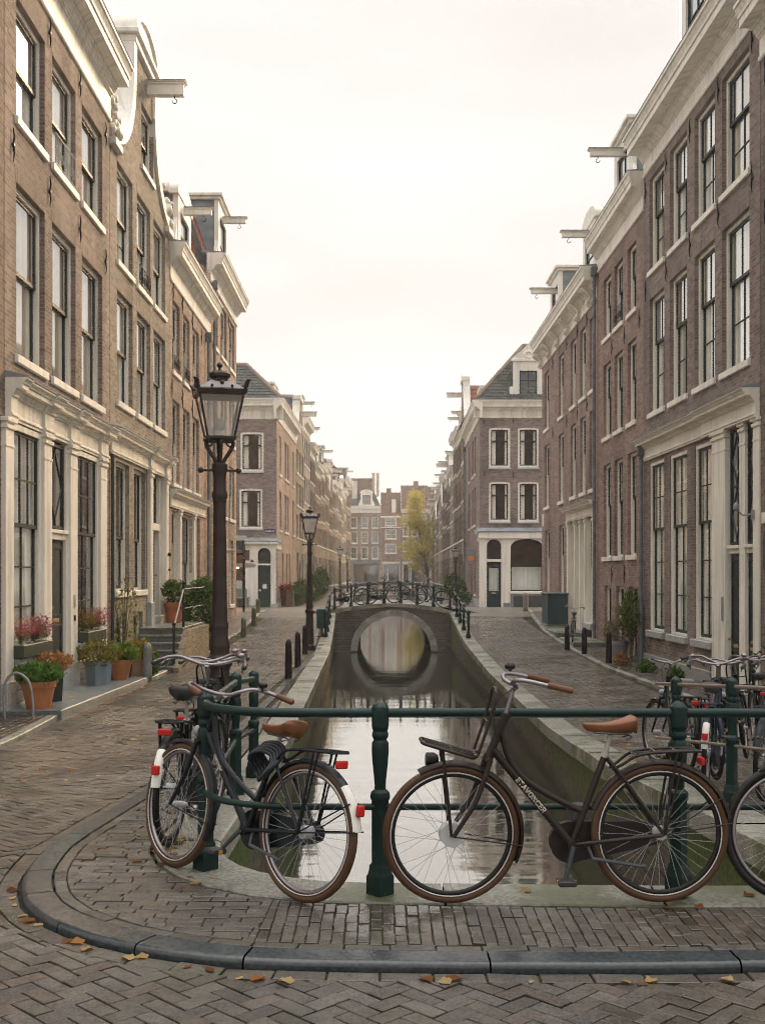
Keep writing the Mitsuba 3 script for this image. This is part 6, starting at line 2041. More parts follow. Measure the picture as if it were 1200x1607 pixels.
def build_bikes():
    BROWN = (0.022, 0.014, 0.011)
    TAN = (0.150, 0.058, 0.024)
    TT = (0.070, 0.034, 0.017)
    # heading left along the railing; wheels on the coping
    bicycle('brown step-through bicycle with tan saddle and front carrier leaning on the railing, facing left', (1.395, 5.77), (0.345, 5.745), lean=0.015, steer=-.10, bar_w=.72, rim=(0.012, 0.012, 0.012), frame=BROWN, tyre=TT, saddle=TAN, grip=(0.11, 0.045, 0.022),
            front_rack='frame', rear_rack=True, text=('ETAVONCER', .026, .19), drum=True, zr=(0.004, 0.004))
    bicycle('black bicycle with tan saddle, chain lock and white fender tip left of middle post', (-0.41, 5.77), (-1.185, 6.48), lean=0.11, steer=0.12, bar_dz=-.10, seat_up=-.04, frame=(0.008, 0.010, 0.014), tyre=TT, saddle=TAN, grip=(0.10, 0.045, 0.025), rim='chrome',
            white_tail=True, tail=True, lock=True, text=('campslet', .018, .15), rear_rack=True, zr=(0.004, 0.002), crank_turn=.5)
    bicycle('black bicycle seen from behind with white fender tip, red reflectors and dark saddle, farthest left', (-1.30, 6.98), (-1.20, 8.02), lean=0.05, frame=BLACK, white_tail=True, tail=True, rim='chrome', front_rack=False, seat_up=.03)
    bicycle('dark bicycle with front carrier half hidden behind the two left bicycles', (-1.34, 8.15), (-1.30, 9.19), lean=-0.05, frame=BLACK, front_rack='frame', detail=1)
    bicycle('thin black bicycle behind the left quay railing posts', (-1.44, 9.55), (-1.38, 10.6), lean=-0.06, frame=BLACK, rim='chrome', detail=1)
    bicycle('black bicycle cut off by the right edge, its front wheel behind the brown one', (3.12, 5.74), (2.07, 5.77), lean=0.05, frame=BLACK, rim='chrome', front_rack='frame', zr=(0.004, 0.004))
    bicycle('black bicycle with grey saddle parked on the right quay behind the railing, left one', (2.95, 11.2), (2.92, 12.24), lean=0.06, steer=-.2, frame=(0.010, 0.011, 0.013), rim='chrome', saddle=(0.14, 0.125, 0.11), detail=2, grip=(.02, .02, .02))
    bicycle('dark blue bicycle with red and white fender tip behind the right railing', (2.74, 9.75), (3.10, 10.74), lean=0.05, steer=-.3, frame=(0.010, 0.016, 0.030), rim='chrome', saddle=(0.05, 0.045, 0.04), white_tail=True, tail=True, detail=2)
    bicycle('black bicycle at the right railing with a child seat bar, nearest to the right edge', (3.05, 9.15), (3.62, 10.03), lean=0.04, steer=-.2, frame=(0.012, 0.016, 0.022), rim='chrome', detail=1)
    bicycle('black bicycle with high handlebar in the middle of the right hand cluster', (3.02, 10.7), (3.42, 11.67), lean=0.04, steer=.25, frame=(0.010, 0.012, 0.015), rim='chrome', saddle=(0.02, 0.018, 0.017), detail=1)
    bicycle('black bicycle with front carrier at the back of the right hand cluster', (3.5, 11.9), (4.05, 12.8), lean=-0.04, steer=-.2, frame=BLACK, rim='chrome', front_rack='steer', detail=1)
    bicycle('dark bicycle parked against the brick house at the right edge', (4.4, 13.2), (4.62, 14.22), lean=-0.05, frame=BLACK, rim='chrome', detail=1)
    bicycle('small dark bicycle on the right pavement before the white shop front', (5.78, 34.9), (5.6, 33.87), lean=-0.05, frame=(0.012, 0.010, 0.011), rim='chrome', tail=True, detail=1)
    zb = 0.43
    bicycle('small bicycle leaning on the bridge railing, left of the middle', (-0.55, 47.5), (0.5, 47.42), lean=.08, frame=(0.04, 0.04, 0.04), rim=(0.5, 0.5, 0.48), detail=1, zr=(.36, .42))
    bicycle('small light rimmed bicycle leaning on the bridge railing, right of the middle', (2.5, 47.45), (1.45, 47.5), lean=-.08, frame=(0.05, 0.045, 0.04), rim=(0.6, 0.58, 0.52), detail=1, zr=(.24, .40))
    bicycle('small dark bicycle near the left end of the bridge railing', (-1.9, 47.6), (-.85, 47.5), lean=.08, frame=BLACK, detail=1, zr=(.24, .34))
    bicycle('small dark bicycle farther back on the bridge deck', (0.9, 52.8), (1.95, 52.9), lean=.06, frame=BLACK, detail=1, zr=(.42, .36))


# ------------------------------------------------------------------ plants
def leaf_cloud(pts, size, rng, up=0.3, aspect=0.55):
    """one kite-shaped leaf of two triangles per point"""
    n = len(pts)
    d = rng.normal(size=(n, 3)); d[:, 2] += up; d /= np.linalg.norm(d, axis=1, keepdims=True)
    e = np.cross(d, rng.normal(size=(n, 3))); e /= np.linalg.norm(e, axis=1, keepdims=True)
    s = size * rng.uniform(.6, 1.3, (n, 1))
    nn = np.cross(d, e)
    V = np.stack([pts, pts + d * s * .5 + e * s * aspect * .5 + nn * s * .08, pts + d * s, pts + d * s * .5 - e * s * aspect * .5 + nn * s * .08], 1).reshape(-1, 3)
    i = np.arange(n)[:, None] * 4
    F = np.vstack([i + [0, 1, 2], i + [0, 2, 3]])
    return V, F


def clump(c, r, n, rng, shell=.35):
    p = rng.normal(size=(n, 3)); p /= np.linalg.norm(p, axis=1, keepdims=True)
    rad = rng.uniform(shell, 1, (n, 1)) ** .5
    p = p * rad * (1 + .35 * (meshkit.noise(p * 2.2 + c[0], 2)[:, None] - .5))
    return p * np.asarray(r) + np.asarray(c)


def foliage(name, parent, c, r, n, size, rgb, seed, up=.3, spread=.35, zmin=None):
    rng = np.random.default_rng(seed)
    p = clump(c, r, n, rng)
    if zmin is not None: p[:, 2] = np.maximum(p[:, 2], zmin)
    V, F = leaf_cloud(p, size, rng, up)
    tone = np.repeat(rng.uniform(1 - spread, 1 + spread, n), 4)
    uv = np.array([code(tuple(min(.9, max(0.002, x * t)) for x in rgb)) for t in tone])
    return put(name, (V, F), 'm_leaf', uv=uv, parent=parent, kind='stuff')


def stems(name, parent, c, n, h, spread, rgb, seed, r=.006, mat='m_satin'):
    rng = np.random.default_rng(seed)
    m = MB()
    for _ in range(n):
        a, q = rng.uniform(0, 6.28), rng.uniform(.2, 1) * spread
        top = np.array(c) + [q * math.cos(a), q * math.sin(a), h * rng.uniform(.7, 1.1)]
        mid = np.array(c) * .5 + top * .5 + [0, 0, h * .1]
        m.tube([c, mid, top], [r, r * .7, r * .3], 4, False)
    return put(name, m, mat, rgb, False, parent, kind='stuff')


def pot(kind, label, x, y, z, r, h, col, mat='m_matte', group=None, name='flower_pot'):
    k = thing(name, label, 'plant pot', group)
    if kind == 'round':
        m = MB().lathe([(r * .68, 0), (r * .92, h * .76), (r * .92, h * .78), (r, h * .78), (r, h), (r * .9, h), (r * .88, h * .9)], (x, y, z), 24)
    else:
        m = MB().lathe([(r * .85, 0), (r * 1.0, h), (r * .88, h), (r * .86, h * .88)], (x, y, z), 4, True)
    put('pot', m, mat, col, 35, k)
    put('soil', MB().lathe([(r * .8, h * .86), (r * .6, h * .9)], (x, y, z), 16), 'm_soil', parent=k)
    return k


def spikes(name, parent, base, size, n, h, cols, seed):
    """upright heather sprays"""
    rng = np.random.default_rng(seed)
    P = []
    C = []
    for i in range(n):
        b = np.array(base) + rng.uniform(-1, 1, 3) * np.array(size) * [1, 1, 0]
        t = b + [rng.normal(0, .10), rng.normal(0, .10), h * rng.uniform(.55, 1.1)]
        col = cols[int((b[1] - base[1] + size[1]) / (2 * size[1] + 1e-6) * len(cols) * .999)]
        for q in np.linspace(.25, 1, 12):
            P.append(b + (t - b) * q + rng.normal(0, .010, 3))
            c2 = col if q > .45 else (0.07, 0.085, 0.03)
            C.append(tuple(x * rng.uniform(.6, 1.3) for x in c2))
    V, F = leaf_cloud(np.array(P), .035, rng, .8, .5)
    uv = np.repeat(np.array([code(tuple(min(.9, max(.002, x)) for x in c)) for c in C]), 4, axis=0)
    return put(name, (V, F), 'm_leaf', uv=uv, parent=parent, kind='stuff')


def build_plants():
    PINK, PINK2, OLIVE, RUST = (0.34, 0.06, 0.11), (0.36, 0.12, 0.15), (0.17, 0.14, 0.045), (0.30, 0.13, 0.07)
    xw = lambda y, d: -5.3 - .0111 * y + d
    TC = (0.36, 0.145, 0.060)
    # window boxes on the cream shop front
    for lab, y0, y1, cols, sd in (('heather window box with pink and rust sprays left of the dark green door', 16.85, 18.35, [RUST, PINK2, PINK, OLIVE, PINK], 1),
                                  ('heather window box with olive and pink sprays right of the dark green door', 20.7, 22.1, [OLIVE, OLIVE, PINK, PINK], 2)):
        k = thing('flower_box', lab, 'flower box')
        m = MB().box(xw(y0, .02), xw(y0, .22), y0, y1, .405, .60, .01)
        put('box', m, 'm_paint', (0.035, 0.045, 0.03), parent=k)
        spikes('heather', k, (xw(y0, .12), (y0 + y1) / 2, .58), (.09, (y1 - y0) / 2 - .03, 0), 190, .40, cols, sd)
    zs = lambda x, y: float(ground(x, y)) - ROAD_DROP + .14
    # pots on the stone step and beside it
    def at(x, y): return x, y, zs(x, y)
    x, y, z = at(-5.02, 16.75)
    k = pot('round', 'large terracotta pot of bright green leaves at the left edge on the stone step', x, y, z, .25, .40, TC)
    foliage('foliage', k, (x, y, z + .50), (.36, .36, .17), 900, .075, (0.085, 0.16, 0.035), 3, .4)
    x, y, z = at(-5.12, 17.75)
    k = pot('square', 'dark square pot with brown dried hydrangea heads on the stone step', x, y, z, .19, .46, (0.03, 0.03, 0.028), 'm_satin')
    foliage('foliage', k, (x, y, z + .60), (.36, .34, .15), 900, .06, (0.30, 0.15, 0.055), 4, .3)
    x, y, z = at(-5.1, 20.6)
    k = pot('square', 'pale blue grey square planter with yellowing leaves on the stone step', x, y, z, .25, .42, (0.20, 0.25, 0.29), 'm_paint')
    foliage('foliage', k, (x, y, z + .56), (.42, .42, .25), 520, .08, (0.17, 0.15, 0.04), 5, .5)
    stems('stems', k, (x, y, z + .4), 16, .5, .4, (0.10, 0.09, 0.03), 6)
    x, y, z = at(-4.98, 21.75)
    k = pot('round', 'orange terracotta pot with spiky grass green plant on the stone step', x, y, z, .23, .38, TC)
    foliage('foliage', k, (x, y, z + .48), (.34, .34, .17), 1000, .09, (0.13, 0.19, 0.035), 7, .9)
    x, y, z = at(-5.0, 22.35)
    k = pot('square', 'small black pot between the two terracotta pots', x, y, z, .13, .34, (0.03, 0.032, 0.03), 'm_satin')
    foliage('foliage', k, (x, y, z + .42), (.2, .2, .15), 220, .08, (0.12, 0.16, 0.04), 8, .8)
    x, y, z = -4.93, 23.0, zs(-4.93, 23.0) - .06
    k = pot('round', 'pale terracotta pot with yellow green leaves nearest the grey bollard', x, y, z, .20, .42, (0.36, 0.23, 0.14))
    foliage('foliage', k, (x, y, z + .52), (.34, .34, .2), 560, .09, (0.20, 0.18, 0.04), 9, .5)
    foliage('foliage', k, (x + .25, y + .3, z + .25), (.2, .2, .25), 260, .09, (0.07, 0.12, 0.03), 10, .5)
    # thin climbing rose before the cellar windows
    k = thing('climbing_plant', 'thin yellowing climbing plant in front of the cellar windows of the gable house', 'plant')
    z = float(ground(-5.3, 23.8))
    stems('stem', k, (-5.38, 23.75, z), 10, 2.0, .45, (0.09, 0.075, 0.04), 11, .010)
    foliage('foliage', k, (-5.3, 23.8, z + 1.15), (.25, .55, .85), 330, .08, (0.16, 0.16, 0.05), 12, .3)
    # terracotta pot and plant on the stoop landing
    x, y, z = -5.25, 28.9, .43
    k = pot('round', 'stacked terracotta pot with leafy plant behind the stoop railing', x, y, z, .26, .50, (0.34, 0.12, 0.06))
    foliage('foliage', k, (x, y, z + .75), (.28, .28, .32), 420, .11, (0.09, 0.12, 0.04), 13, .6)
    # large bush in a pot on the left
    x, y = -5.0, 31.6
    z = float(ground(x, y))
    k = thing('green_bush', 'large round green bush in a dark tub behind the first street lamp', 'bush')
    put('tub', MB().lathe([(.24, 0), (.32, .45), (.27, .45)], (x, y, z), 16), 'm_satin', (0.03, 0.028, 0.025), 40, k)
    foliage('foliage', k, (x, y, z + 1.15), (.62, .75, .82), 5200, .085, (0.075, 0.125, 0.03), 14, .3)
    foliage('foliage', k, (x + .1, y - .2, z + 1.7), (.32, .4, .4), 900, .08, (0.09, 0.14, 0.035), 15, .5)
    # climbing plant by the drainpipe on the right
    x, y = 6.35, 29.3
    z = float(ground(5.5, y))
    k = thing('climbing_plant', 'leafy climbing plant with brown stems beside the drainpipe on the right', 'plant')
    stems('stem', k, (x, y, z), 14, 1.6, .22, (0.10, 0.075, 0.045), 16, .018)
    foliage('foliage', k, (x, y, z + 1.3), (.24, .4, .65), 900, .085, (0.085, 0.11, 0.03), 17, .2)
    foliage('foliage', k, (x - .05, y + .5, z + 1.2), (.25, .45, .35), 330, .085, (0.14, 0.13, 0.04), 18, .2)
    x, y = 6.2, 30.1
    k = pot('round', 'grey pot of purple and yellowed plants beside the climbing plant', x, y, float(ground(5.5, y)), .27, .5, (0.20, 0.19, 0.20))
    foliage('foliage', k, (x, y, float(ground(5.5, y)) + .75), (.36, .42, .3), 800, .06, (0.17, 0.14, 0.10), 19, .5)
    foliage('foliage', k, (x - .1, y + .5, float(ground(5.5, y)) + .75), (.22, .25, .2), 300, .08, (0.20, 0.19, 0.06), 20, .4)
    for i, (x, y) in enumerate(((6.1, 26.5), (6.28, 24.6), (5.95, 28.5))):
        k = tag(key_of('weed_tuft'), ['grass tuft at the foot of the stone base, middle of the right house', 'grass tuft at the foot of the stone base nearest the double doors', 'dry brown weeds at the foot of the drainpipe on the right'][i], 'plant')
        foliage('foliage', k, (x, y, float(ground(5.5, y)) + .12), (.18, .25, .16), 260, .10, [(0.08, 0.14, 0.03), (0.08, 0.13, 0.03), (0.22, 0.12, 0.04)][i], 21 + i, 1.4)
    k = tag(key_of('green_shrub'), 'leafy shrub at the right edge before the dark brick house', 'plant')
    x, y = 5.62, 15.9
    stems('stem', k, (x + .3, y, float(ground(5.5, y))), 12, 1.3, .5, (0.06, 0.05, 0.03), 25, .012)
    foliage('foliage', k, (x + .25, y, float(ground(5.5, y)) + 1.15), (.55, .6, .5), 1300, .09, (0.06, 0.09, 0.03), 26, .2)
    # shrubs and tubs before the far left row, and on the right
    spots = [(-5.15, 63.6, .45, .55, 'low leafy shrub beside the left corner house'), (-5.0, 66.0, .5, .65, 'round shrub second from the left corner house'), (-4.9, 69.5, .55, .8, 'bushy green shrub before the far left row'),
             (-4.5, 76.0, .6, 1.0, 'tall rounded evergreen before the far left row'), (-4.4, 83.0, .6, 1.25, 'leafy tree-like shrub farther along the far left row'), (-4.5, 72.0, .4, .5, 'small plant tub before the far left row'),
             (4.95, 66.5, .28, .38, 'shrub by the side of the right corner house'), (4.95, 72.0, .35, .8, 'tall shrub along the side of the right corner house'), (5.0, 82.0, .7, 1.0, 'dark shrub before the far right row')]
    for i, (x, y, r, h, lab) in enumerate(spots):
        k = tag(key_of('green_shrub'), lab, 'plant')
        z = float(ground(x, y))
        foliage('foliage', k, (x, y, z + h), (r, r, h * .95), int(1400 * r * h * 2), .13, (0.07, 0.115, 0.035) if i % 2 else (0.06, 0.10, 0.03), 40 + i, .3)
    k = pot('square', 'square brown tub with red flowers beside the left corner house', -5.2, 62.2, float(ground(-5.2, 62.2)), .35, .9, (0.10, 0.055, 0.04), 'm_satin')
    foliage('foliage', k, (-5.2, 62.2, float(ground(-5.2, 62.2)) + 1.0), (.42, .42, .16), 400, .10, (0.20, 0.05, 0.03), 61, .4)


def build_tree():
    rng = np.random.default_rng(9)
    k = thing('autumn_tree', 'thin yellow leaved autumn tree at the far end of the canal on the right', 'tree')
    base = np.array([5.9, 150.0, float(ground(5.5, 150.0))])
    trunk = smoothpath([base, base + [-.05, 0, 2.0], base + [-.5, 0, 4.5], base + [-1.2, 0, 8], base + [-1.4, 0, 11.5]], 6)
    m = MB().tube(trunk, np.linspace(.20, .03, len(trunk)), 8)
    P = []
    for i in range(62):
        t = rng.uniform(.16, 1.0)
        p = trunk[int(t * (len(trunk) - 1))]
        a = rng.uniform(0, 6.28)
        L = (5.2 * (1 - t) + 1.2) * rng.uniform(.55, 1.1)
        d = np.array([math.cos(a) - .45, math.sin(a), rng.uniform(.35, 1.5)])
        d /= np.linalg.norm(d)
        tip = p + d * L
        mid = (p + tip) / 2 + [0, 0, .25 * L * .4]
        br = smoothpath([p, mid, tip], 4)
        m.tube(br, np.linspace(.06 * (1.2 - t), .012, len(br)), 5, False)
        nl = int(150 * (1.15 - t * .85))
        q = rng.uniform(.3, 1.05, nl)
        at = np.array([np.interp(q, np.linspace(0, 1, len(br)), br[:, c]) for c in range(3)]).T
        P.append(at + rng.normal(0, .30, (nl, 3)))
        for _ in range(4):
            u = rng.uniform(.3, .9)
            s = br[int(u * (len(br) - 1))]
            e = s + rng.normal(0, .45, 3) + [0, 0, .5]
            m.tube([s, e], [.016, .006], 4, False)
            P.append(e + rng.normal(0, .26, (40, 3)))
    put('trunk', m, 'm_matte', (0.075, 0.062, 0.05), 60, k)
    P = np.vstack(P)
    V, F = leaf_cloud(P, .17, rng, -.2, .6)
    tone = rng.uniform(.65, 1.35, len(P))
    mixv = rng.uniform(0, 1, len(P))
    uv = np.repeat(np.array([code((min(.8, .52 * t), min(.7, (.40 + .08 * q) * t), .09 * t)) for t, q in zip(tone, mixv)]), 4, axis=0)
    put('crown', (V, F), 'm_leaf', uv=uv, parent=k, kind='stuff')


def build_leaves():
    """fallen leaves, each its own: a curled leaf blade with a stalk"""
    rng = np.random.default_rng(31)

    def blade(kind):
        n = 18
        t = np.linspace(0, 2 * math.pi, n, endpoint=False)
        r = .5 + (.16 * np.abs(np.sin(2.5 * t)) if kind else .05 * np.cos(t))
        x, y = r * np.cos(t), r * np.sin(t) * (.85 if kind else .55)
        cu, tw = rng.uniform(.15, .5), rng.uniform(-.3, .3)
        z = cu * (y ** 2) * 1.6 + .25 * cu * x ** 2 + tw * x * y + .04 * rng.normal(size=n)
        V = np.vstack([np.column_stack([x, y, z]), [[0, 0, 0.02]], np.column_stack([x * .55, y * .55, z * .35 + .02])])
        F = [[n, n + 1 + i, n + 1 + (i + 1) % n] for i in range(n)]
        for i in range(n):
            j = (i + 1) % n
            F += [[n + 1 + i, i, j], [n + 1 + i, j, n + 1 + j]]
        V[:, 2] -= V[:, 2].min() - .02
        m = MB().add(V, F)
        m.tube([(-.5, 0, .1), (-.75, .05, .06), (-.95, .02, .04)], .018, 4, False)
        return m.arrays()
    shapes = [blade(i % 2) for i in range(6)]
    COL = [(0.28, 0.14, 0.05), (0.20, 0.085, 0.03), (0.33, 0.21, 0.09), (0.15, 0.065, 0.028), (0.36, 0.26, 0.13)]
    plys = [[mikit.ply(s, 'm_leaf', smooth=True, uv=np.tile(code(c), (len(s[0]), 1))) for c in COL] for s in shapes]
    drop = -ROAD_DROP

    def leaf(x, y, dz, size, group, lab):
        q = key_of('fallen_leaf')
        s = size * rng.uniform(.8, 1.25)
        M = T().translate([x, y, float(ground(x, y)) + dz + .002]).rotate([0, 0, 1], rng.uniform(0, 360)).rotate([1, 0, 0], rng.uniform(-12, 12)).scale([s, s, s])
        scene[q] = dict(plys[rng.integers(6)][rng.integers(5)], to_world=M)
        tag(q, lab, 'leaf', group)
    g1 = 'leaves lying at the foot of the front kerb'
    l1 = 'orange brown fallen leaf on the road at the foot of the front kerb'
    for x, y in ((-.60, 4.80), (-.52, 4.79), (-.40, 4.76), (.18, 4.80), (.26, 4.77), (.30, 4.80), (.62, 4.79), (1.02, 4.80), (1.08, 4.78), (1.13, 4.82), (1.45, 4.83)): leaf(x, y, drop, .05, g1, l1)
    g2 = 'leaves lying along the curved kerb on the left'
    l2 = 'orange fallen leaf on the road beside the curved kerb on the left'
    for x, y in ((-1.72, 5.58), (-1.66, 5.52), (-1.78, 5.66), (-1.88, 5.86), (-1.93, 5.98), (-1.97, 6.12), (-1.45, 5.28), (-1.40, 5.26), (-1.33, 5.17), (-1.12, 5.05), (-1.06, 5.06), (-.84, 4.93), (-.74, 4.90)): leaf(x, y, drop, .047, g2, l2)
    g3 = 'leaves lying on the pavement behind the spoked wheels on the left'
    l3 = 'orange fallen leaf on the pavement seen through the left bicycle wheel'
    for _ in range(26): leaf(-1.28 + rng.normal(0, .10), 6.95 + rng.normal(0, .24), 0, .05, g3, l3)
    for x, y in ((-1.05, 6.25), (-.92, 6.22), (-1.0, 6.12)): leaf(x, y, 0, .06, g3, l3)
    g4 = 'small leaves in the gutter below the long stone step'
    l4 = 'small yellow brown fallen leaf in the gutter below the long stone step'
    for i in range(60):
        y = rng.uniform(16.3, 22.6)
        leaf(-4.54 + abs(rng.normal(0, .045)), y, drop, .065, g4, l4)
    for x, y in ((-5.0, 17.1), (-4.9, 16.9), (-4.95, 18.2)): leaf(x, y, drop + .14, .11, 'leaves lying on the long stone step', 'pale brown fallen leaf lying on the long wet stone step')
    g5 = 'leaves lying on the right pavement and quay'
    l5 = 'small brown fallen leaf on the right pavement or quay edge'
    for _ in range(46):
        y = rng.uniform(22, 31)
        leaf(5.85 + rng.uniform(-.2, .45), y, .01, .07, g5, l5)
    for _ in range(22):
        y = rng.uniform(11.5, 16)
        leaf(np.interp(y, XR[:, 1], XR[:, 0]) + rng.uniform(.1, .8), y, .008, .06, g5, l5)
    for _ in range(12): leaf(2.55 + rng.uniform(0, .5), rng.uniform(7, 9), .008, .06, g5, l5)
    g6 = 'leaves lying on the coping before the railing'
    l6 = 'single yellowed fallen leaf on the pale coping before the railing'
    for x, y in ((1.42, 5.74), (1.58, 5.74), (1.9, 5.95), (.75, 6.0)): leaf(x, y, .006, .05, g6, l6)
    g7 = 'small leaves scattered on the left street'
    for _ in range(26): leaf(rng.uniform(-3.9, -2.3), rng.uniform(8, 24), drop, .07, g7, 'small brown fallen leaf on the bricks of the left street')


def build_misc():
    # utility cabinet on the right pavement
    k = thing('utility_cabinet', 'dark blue green metal utility cabinet against the brick house on the right', 'cabinet')
    z = float(ground(5.5, 41.0))
    m = MB().box(5.85, 6.55, 40.6, 42.1, z + .02, z + 1.12, .02)
    put('body', m, 'm_paint', (0.028, 0.055, 0.062), parent=k)
    put('lid', MB().box(5.80, 6.6, 40.55, 42.15, z + 1.121, z + 1.17, .015), 'm_paint', (0.10, 0.13, 0.13), parent=k)
    put('base', MB().box(5.8, 6.58, 40.5, 42.2, z - .1, z + .05, .01), 'm_stone', (0.15, 0.16, 0.13), parent=k, flag=1)
    # stone cellar step plates before the white shop front
    for i, (y0, y1, lab) in enumerate(((36.4, 39.2, 'low mossy stone step on the right pavement in front of the cabinet'), (33.4, 36.0, 'low stone step under the parked bicycle on the right'))):
        z = float(ground(5.5, (y0 + y1) / 2))
        tag(put('stone_step', MB().box(5.55, 6.5, y0, y1, z - .2, z + .13, .02), 'm_stone', (0.16, 0.17, 0.14), flag=1), lab, 'step')
    # bench and signpost before the left corner house
    k = thing('stone_bench', 'weathered grey bench under the shop window of the left corner house', 'bench')
    z = float(ground(-7, 60))
    put('seat', MB().box(-8.6, -6.98, 60.0, 60.5, z + .40, z + .50, .02), 'm_stone', (0.20, 0.205, 0.19), parent=k)
    put('backrest', MB().box(-8.6, -7.15, 60.44, 60.52, z + .5, z + .95, .02), 'm_stone', (0.17, 0.18, 0.165), parent=k)
    for x in (-8.5, -7.15): put('leg', MB().box(x, x + .12, 60.05, 60.45, z - .05, z + .40), 'm_stone', (0.18, 0.18, 0.17), parent=k)
    k = thing('finger_post', 'thin dark signpost with two pale finger boards before the left corner house', 'signpost')
    x, y = -5.62, 46.5
    z = float(ground(-4.9, y))
    put('pole', MB().tube([(x, y, z - .1), (x, y, z + 2.15)], .045, 10).sphere((x, y, z + 2.17), .06, 1), 'm_metal', BLACK, 50, k)
    put('finger_board', MB().poly(Polygon([(x + .05, z + 1.82), (x + .42, z + 1.84), (x + .52, z + 1.92), (x + .42, z + 2.0), (x + .05, z + 2.02)]), y - .02, y + .02, 'y'), 'm_paint', (0.42, 0.38, 0.33), parent=k)
    put('finger_board', MB().poly(Polygon([(x - .05, z + 1.84), (x - .34, z + 1.86), (x - .42, z + 1.93), (x - .34, z + 2.0), (x - .05, z + 2.02)]), y - .02, y + .02, 'y'), 'm_paint', (0.45, 0.40, 0.34), parent=k)
    # green bin at the left end of the bridge
    k = thing('litter_bin', 'dark green litter bin on a stand at the left end of the bridge', 'bin')
    x, y = -1.98, 37.6
    z = float(ground(x, y))
    put('bin_body', MB().box(x - .17, x + .17, y - .15, y + .15, z + .28, z + .92, .03), 'm_metal', (0.015, 0.04, 0.036), parent=k)
    put('stand', MB().bar((x, y, z - .02), (x, y, z + .28), .04).box(x - .15, x + .15, y - .12, y + .12, z, z + .05, .01), 'm_metal', (0.02, 0.04, 0.036), 50, k)
    # watering hose on the wall at the left edge
    k = thing('bicycle_loop', 'grey curved metal loop at the left edge beside the terracotta pot', 'bicycle stand')
    z = float(ground(-5.0, 15.8)) - ROAD_DROP
    put('hoop', MB().tube(smoothpath([(-5.25, 15.95, z), (-5.25, 15.95, z + .55), (-5.1, 15.95, z + .72), (-4.92, 15.95, z + .6), (-4.86, 15.95, z + .3), (-4.86, 15.95, z)], 6), .018, 8), 'm_metal', (0.25, 0.25, 0.25), 60, k)


# ------------------------------------------------------------------ houses beyond the bridge
def far_house(W, u0, u1, spec, label, rng):
    H = House(W, label, spec['tone'], group=None)
    zt, n = spec['h'], spec['n']
    gh = 3.3
    st = [(gh + .7 + i * (zt - gh - 1.0) / spec['s'], 0) for i in range(spec['s'])]
    sh = (zt - gh - 1.0) / spec['s']
    bay = (u1 - u0) / n
    wins = []
    for zb, _ in st:
        for i in range(n):
            c = u0 + bay * (i + .5)
            wins.append((c - bay * .32, c + bay * .32, zb, zb + sh * .70))
    gr = [(u0 + .5, u0 + .5 + bay * .8, .5, 3.0), (u1 - .5 - bay * .8, u1 - .5, .5, 3.0)]
    dr_ = (u0 + (u1 - u0) * .42, u0 + (u1 - u0) * .42 + 1.0, -.1, 2.4)
    out = [(u0 + .01, -.9), (u1 - .01, -.9), (u1 - .01, zt), (u0 + .01, zt)]
    c = (u0 + u1) / 2
    gab = spec.get('gable')
    if gab:
        w = (u1 - u0) / 2
        out = out[:2] + [(u1 - .01, zt - .5)] + [(c + w * (1 - t) ** 1.8 * .98 + .9 * (1 - (1 - t) ** 1.8), zt - .5 + 3.0 * t) for t in np.linspace(.05, 1, 7)] + [(c - w * (1 - t) ** 1.8 * .98 - .9 * (1 - (1 - t) ** 1.8), zt - .5 + 3.0 * t) for t in np.linspace(1, .05, 7)] + [(u0 + .01, zt - .5)]
    front_wall(H, out, [(a, cc, b, d) for a, b, cc, d in wins + gr + [dr_]])
    body(H, u0, u1, -.9, zt - .1)
    for q in wins + gr: window(H, *q, .5, level=1, frame=WHITE if spec['light'] else CREAM, lintel=False, curtain=None if rng.random() < .5 else 0)
    door(H, dr_[0] + .05, dr_[1] - .05, -.1, 2.35, DGREEN, -.12, ((.05, .4),), 0, None)
    if gab:
        m = MB().box(c - 1.1, c + 1.1, -.4, .15, zt + 2.5, zt + 2.75)
        m.poly(Polygon([(c - 1, zt + 2.75), (c + 1, zt + 2.75), (c, zt + 3.3)]), -.35, .1, 'y')
        H.put('gable_pediment', m, 'm_paint', WHITE)
        q = np.array(out[2:])
        for part in (q[:len(q) // 2], q[len(q) // 2:]):
            m = MB().poly(LineString(part).buffer(.12, cap_style=2), -.4, .06, 'y')
            H.put('gable_coping', m, 'm_paint', WHITE)
        x0 = W.x0 + W.k * c
        sg = 1 if W.side == 'L' else -1
        for s_ in (-1, 1):
            a, b = (x0 - sg * 8, c + s_ * w_(u0, u1), zt - .5), (x0 - sg * .4, c + s_ * w_(u0, u1), zt - .5)
            tiles(H.key, a, b, (b[0], c, zt + 2.3), (a[0], c, zt + 2.3), (0.20, 0.085, 0.055), .5, .5)
        hoist(H, c, zt + 1.5, 1.1, .2, .3, CREAM, False)
    else:
        cornice(H, u0, u1, zt - .75, zt - .35, zt + .2, .4, WHITE if spec['light'] else CREAM)
        x0 = W.x0 + W.k * c
        sg = 1 if W.side == 'L' else -1
        y0, y1 = u0 + .05, u1 - .05
        b0, t0 = x0 - sg * .3, x0 - sg * 2.6
        tiles(H.key, (b0, y0, zt + .2), (b0, y1, zt + .2), (t0, y1, zt + 2.6), (t0, y0, zt + 2.6), spec['roof'], .4, .4)
        tiles(H.key, (t0 - sg * 2, y0, zt + .2), (b0, y0 + .01, zt + .2), (t0, y0 + .01, zt + 2.6), (t0 - sg * 2, y0, zt + 2.6), spec['roof'], .4, .4)
        if spec.get('dormer'):
            dormer(H, c - .9, c + .9, zt + .25, zt + 1.9, -.35, 2.5, beam=(zt + 1.5, 1.1))


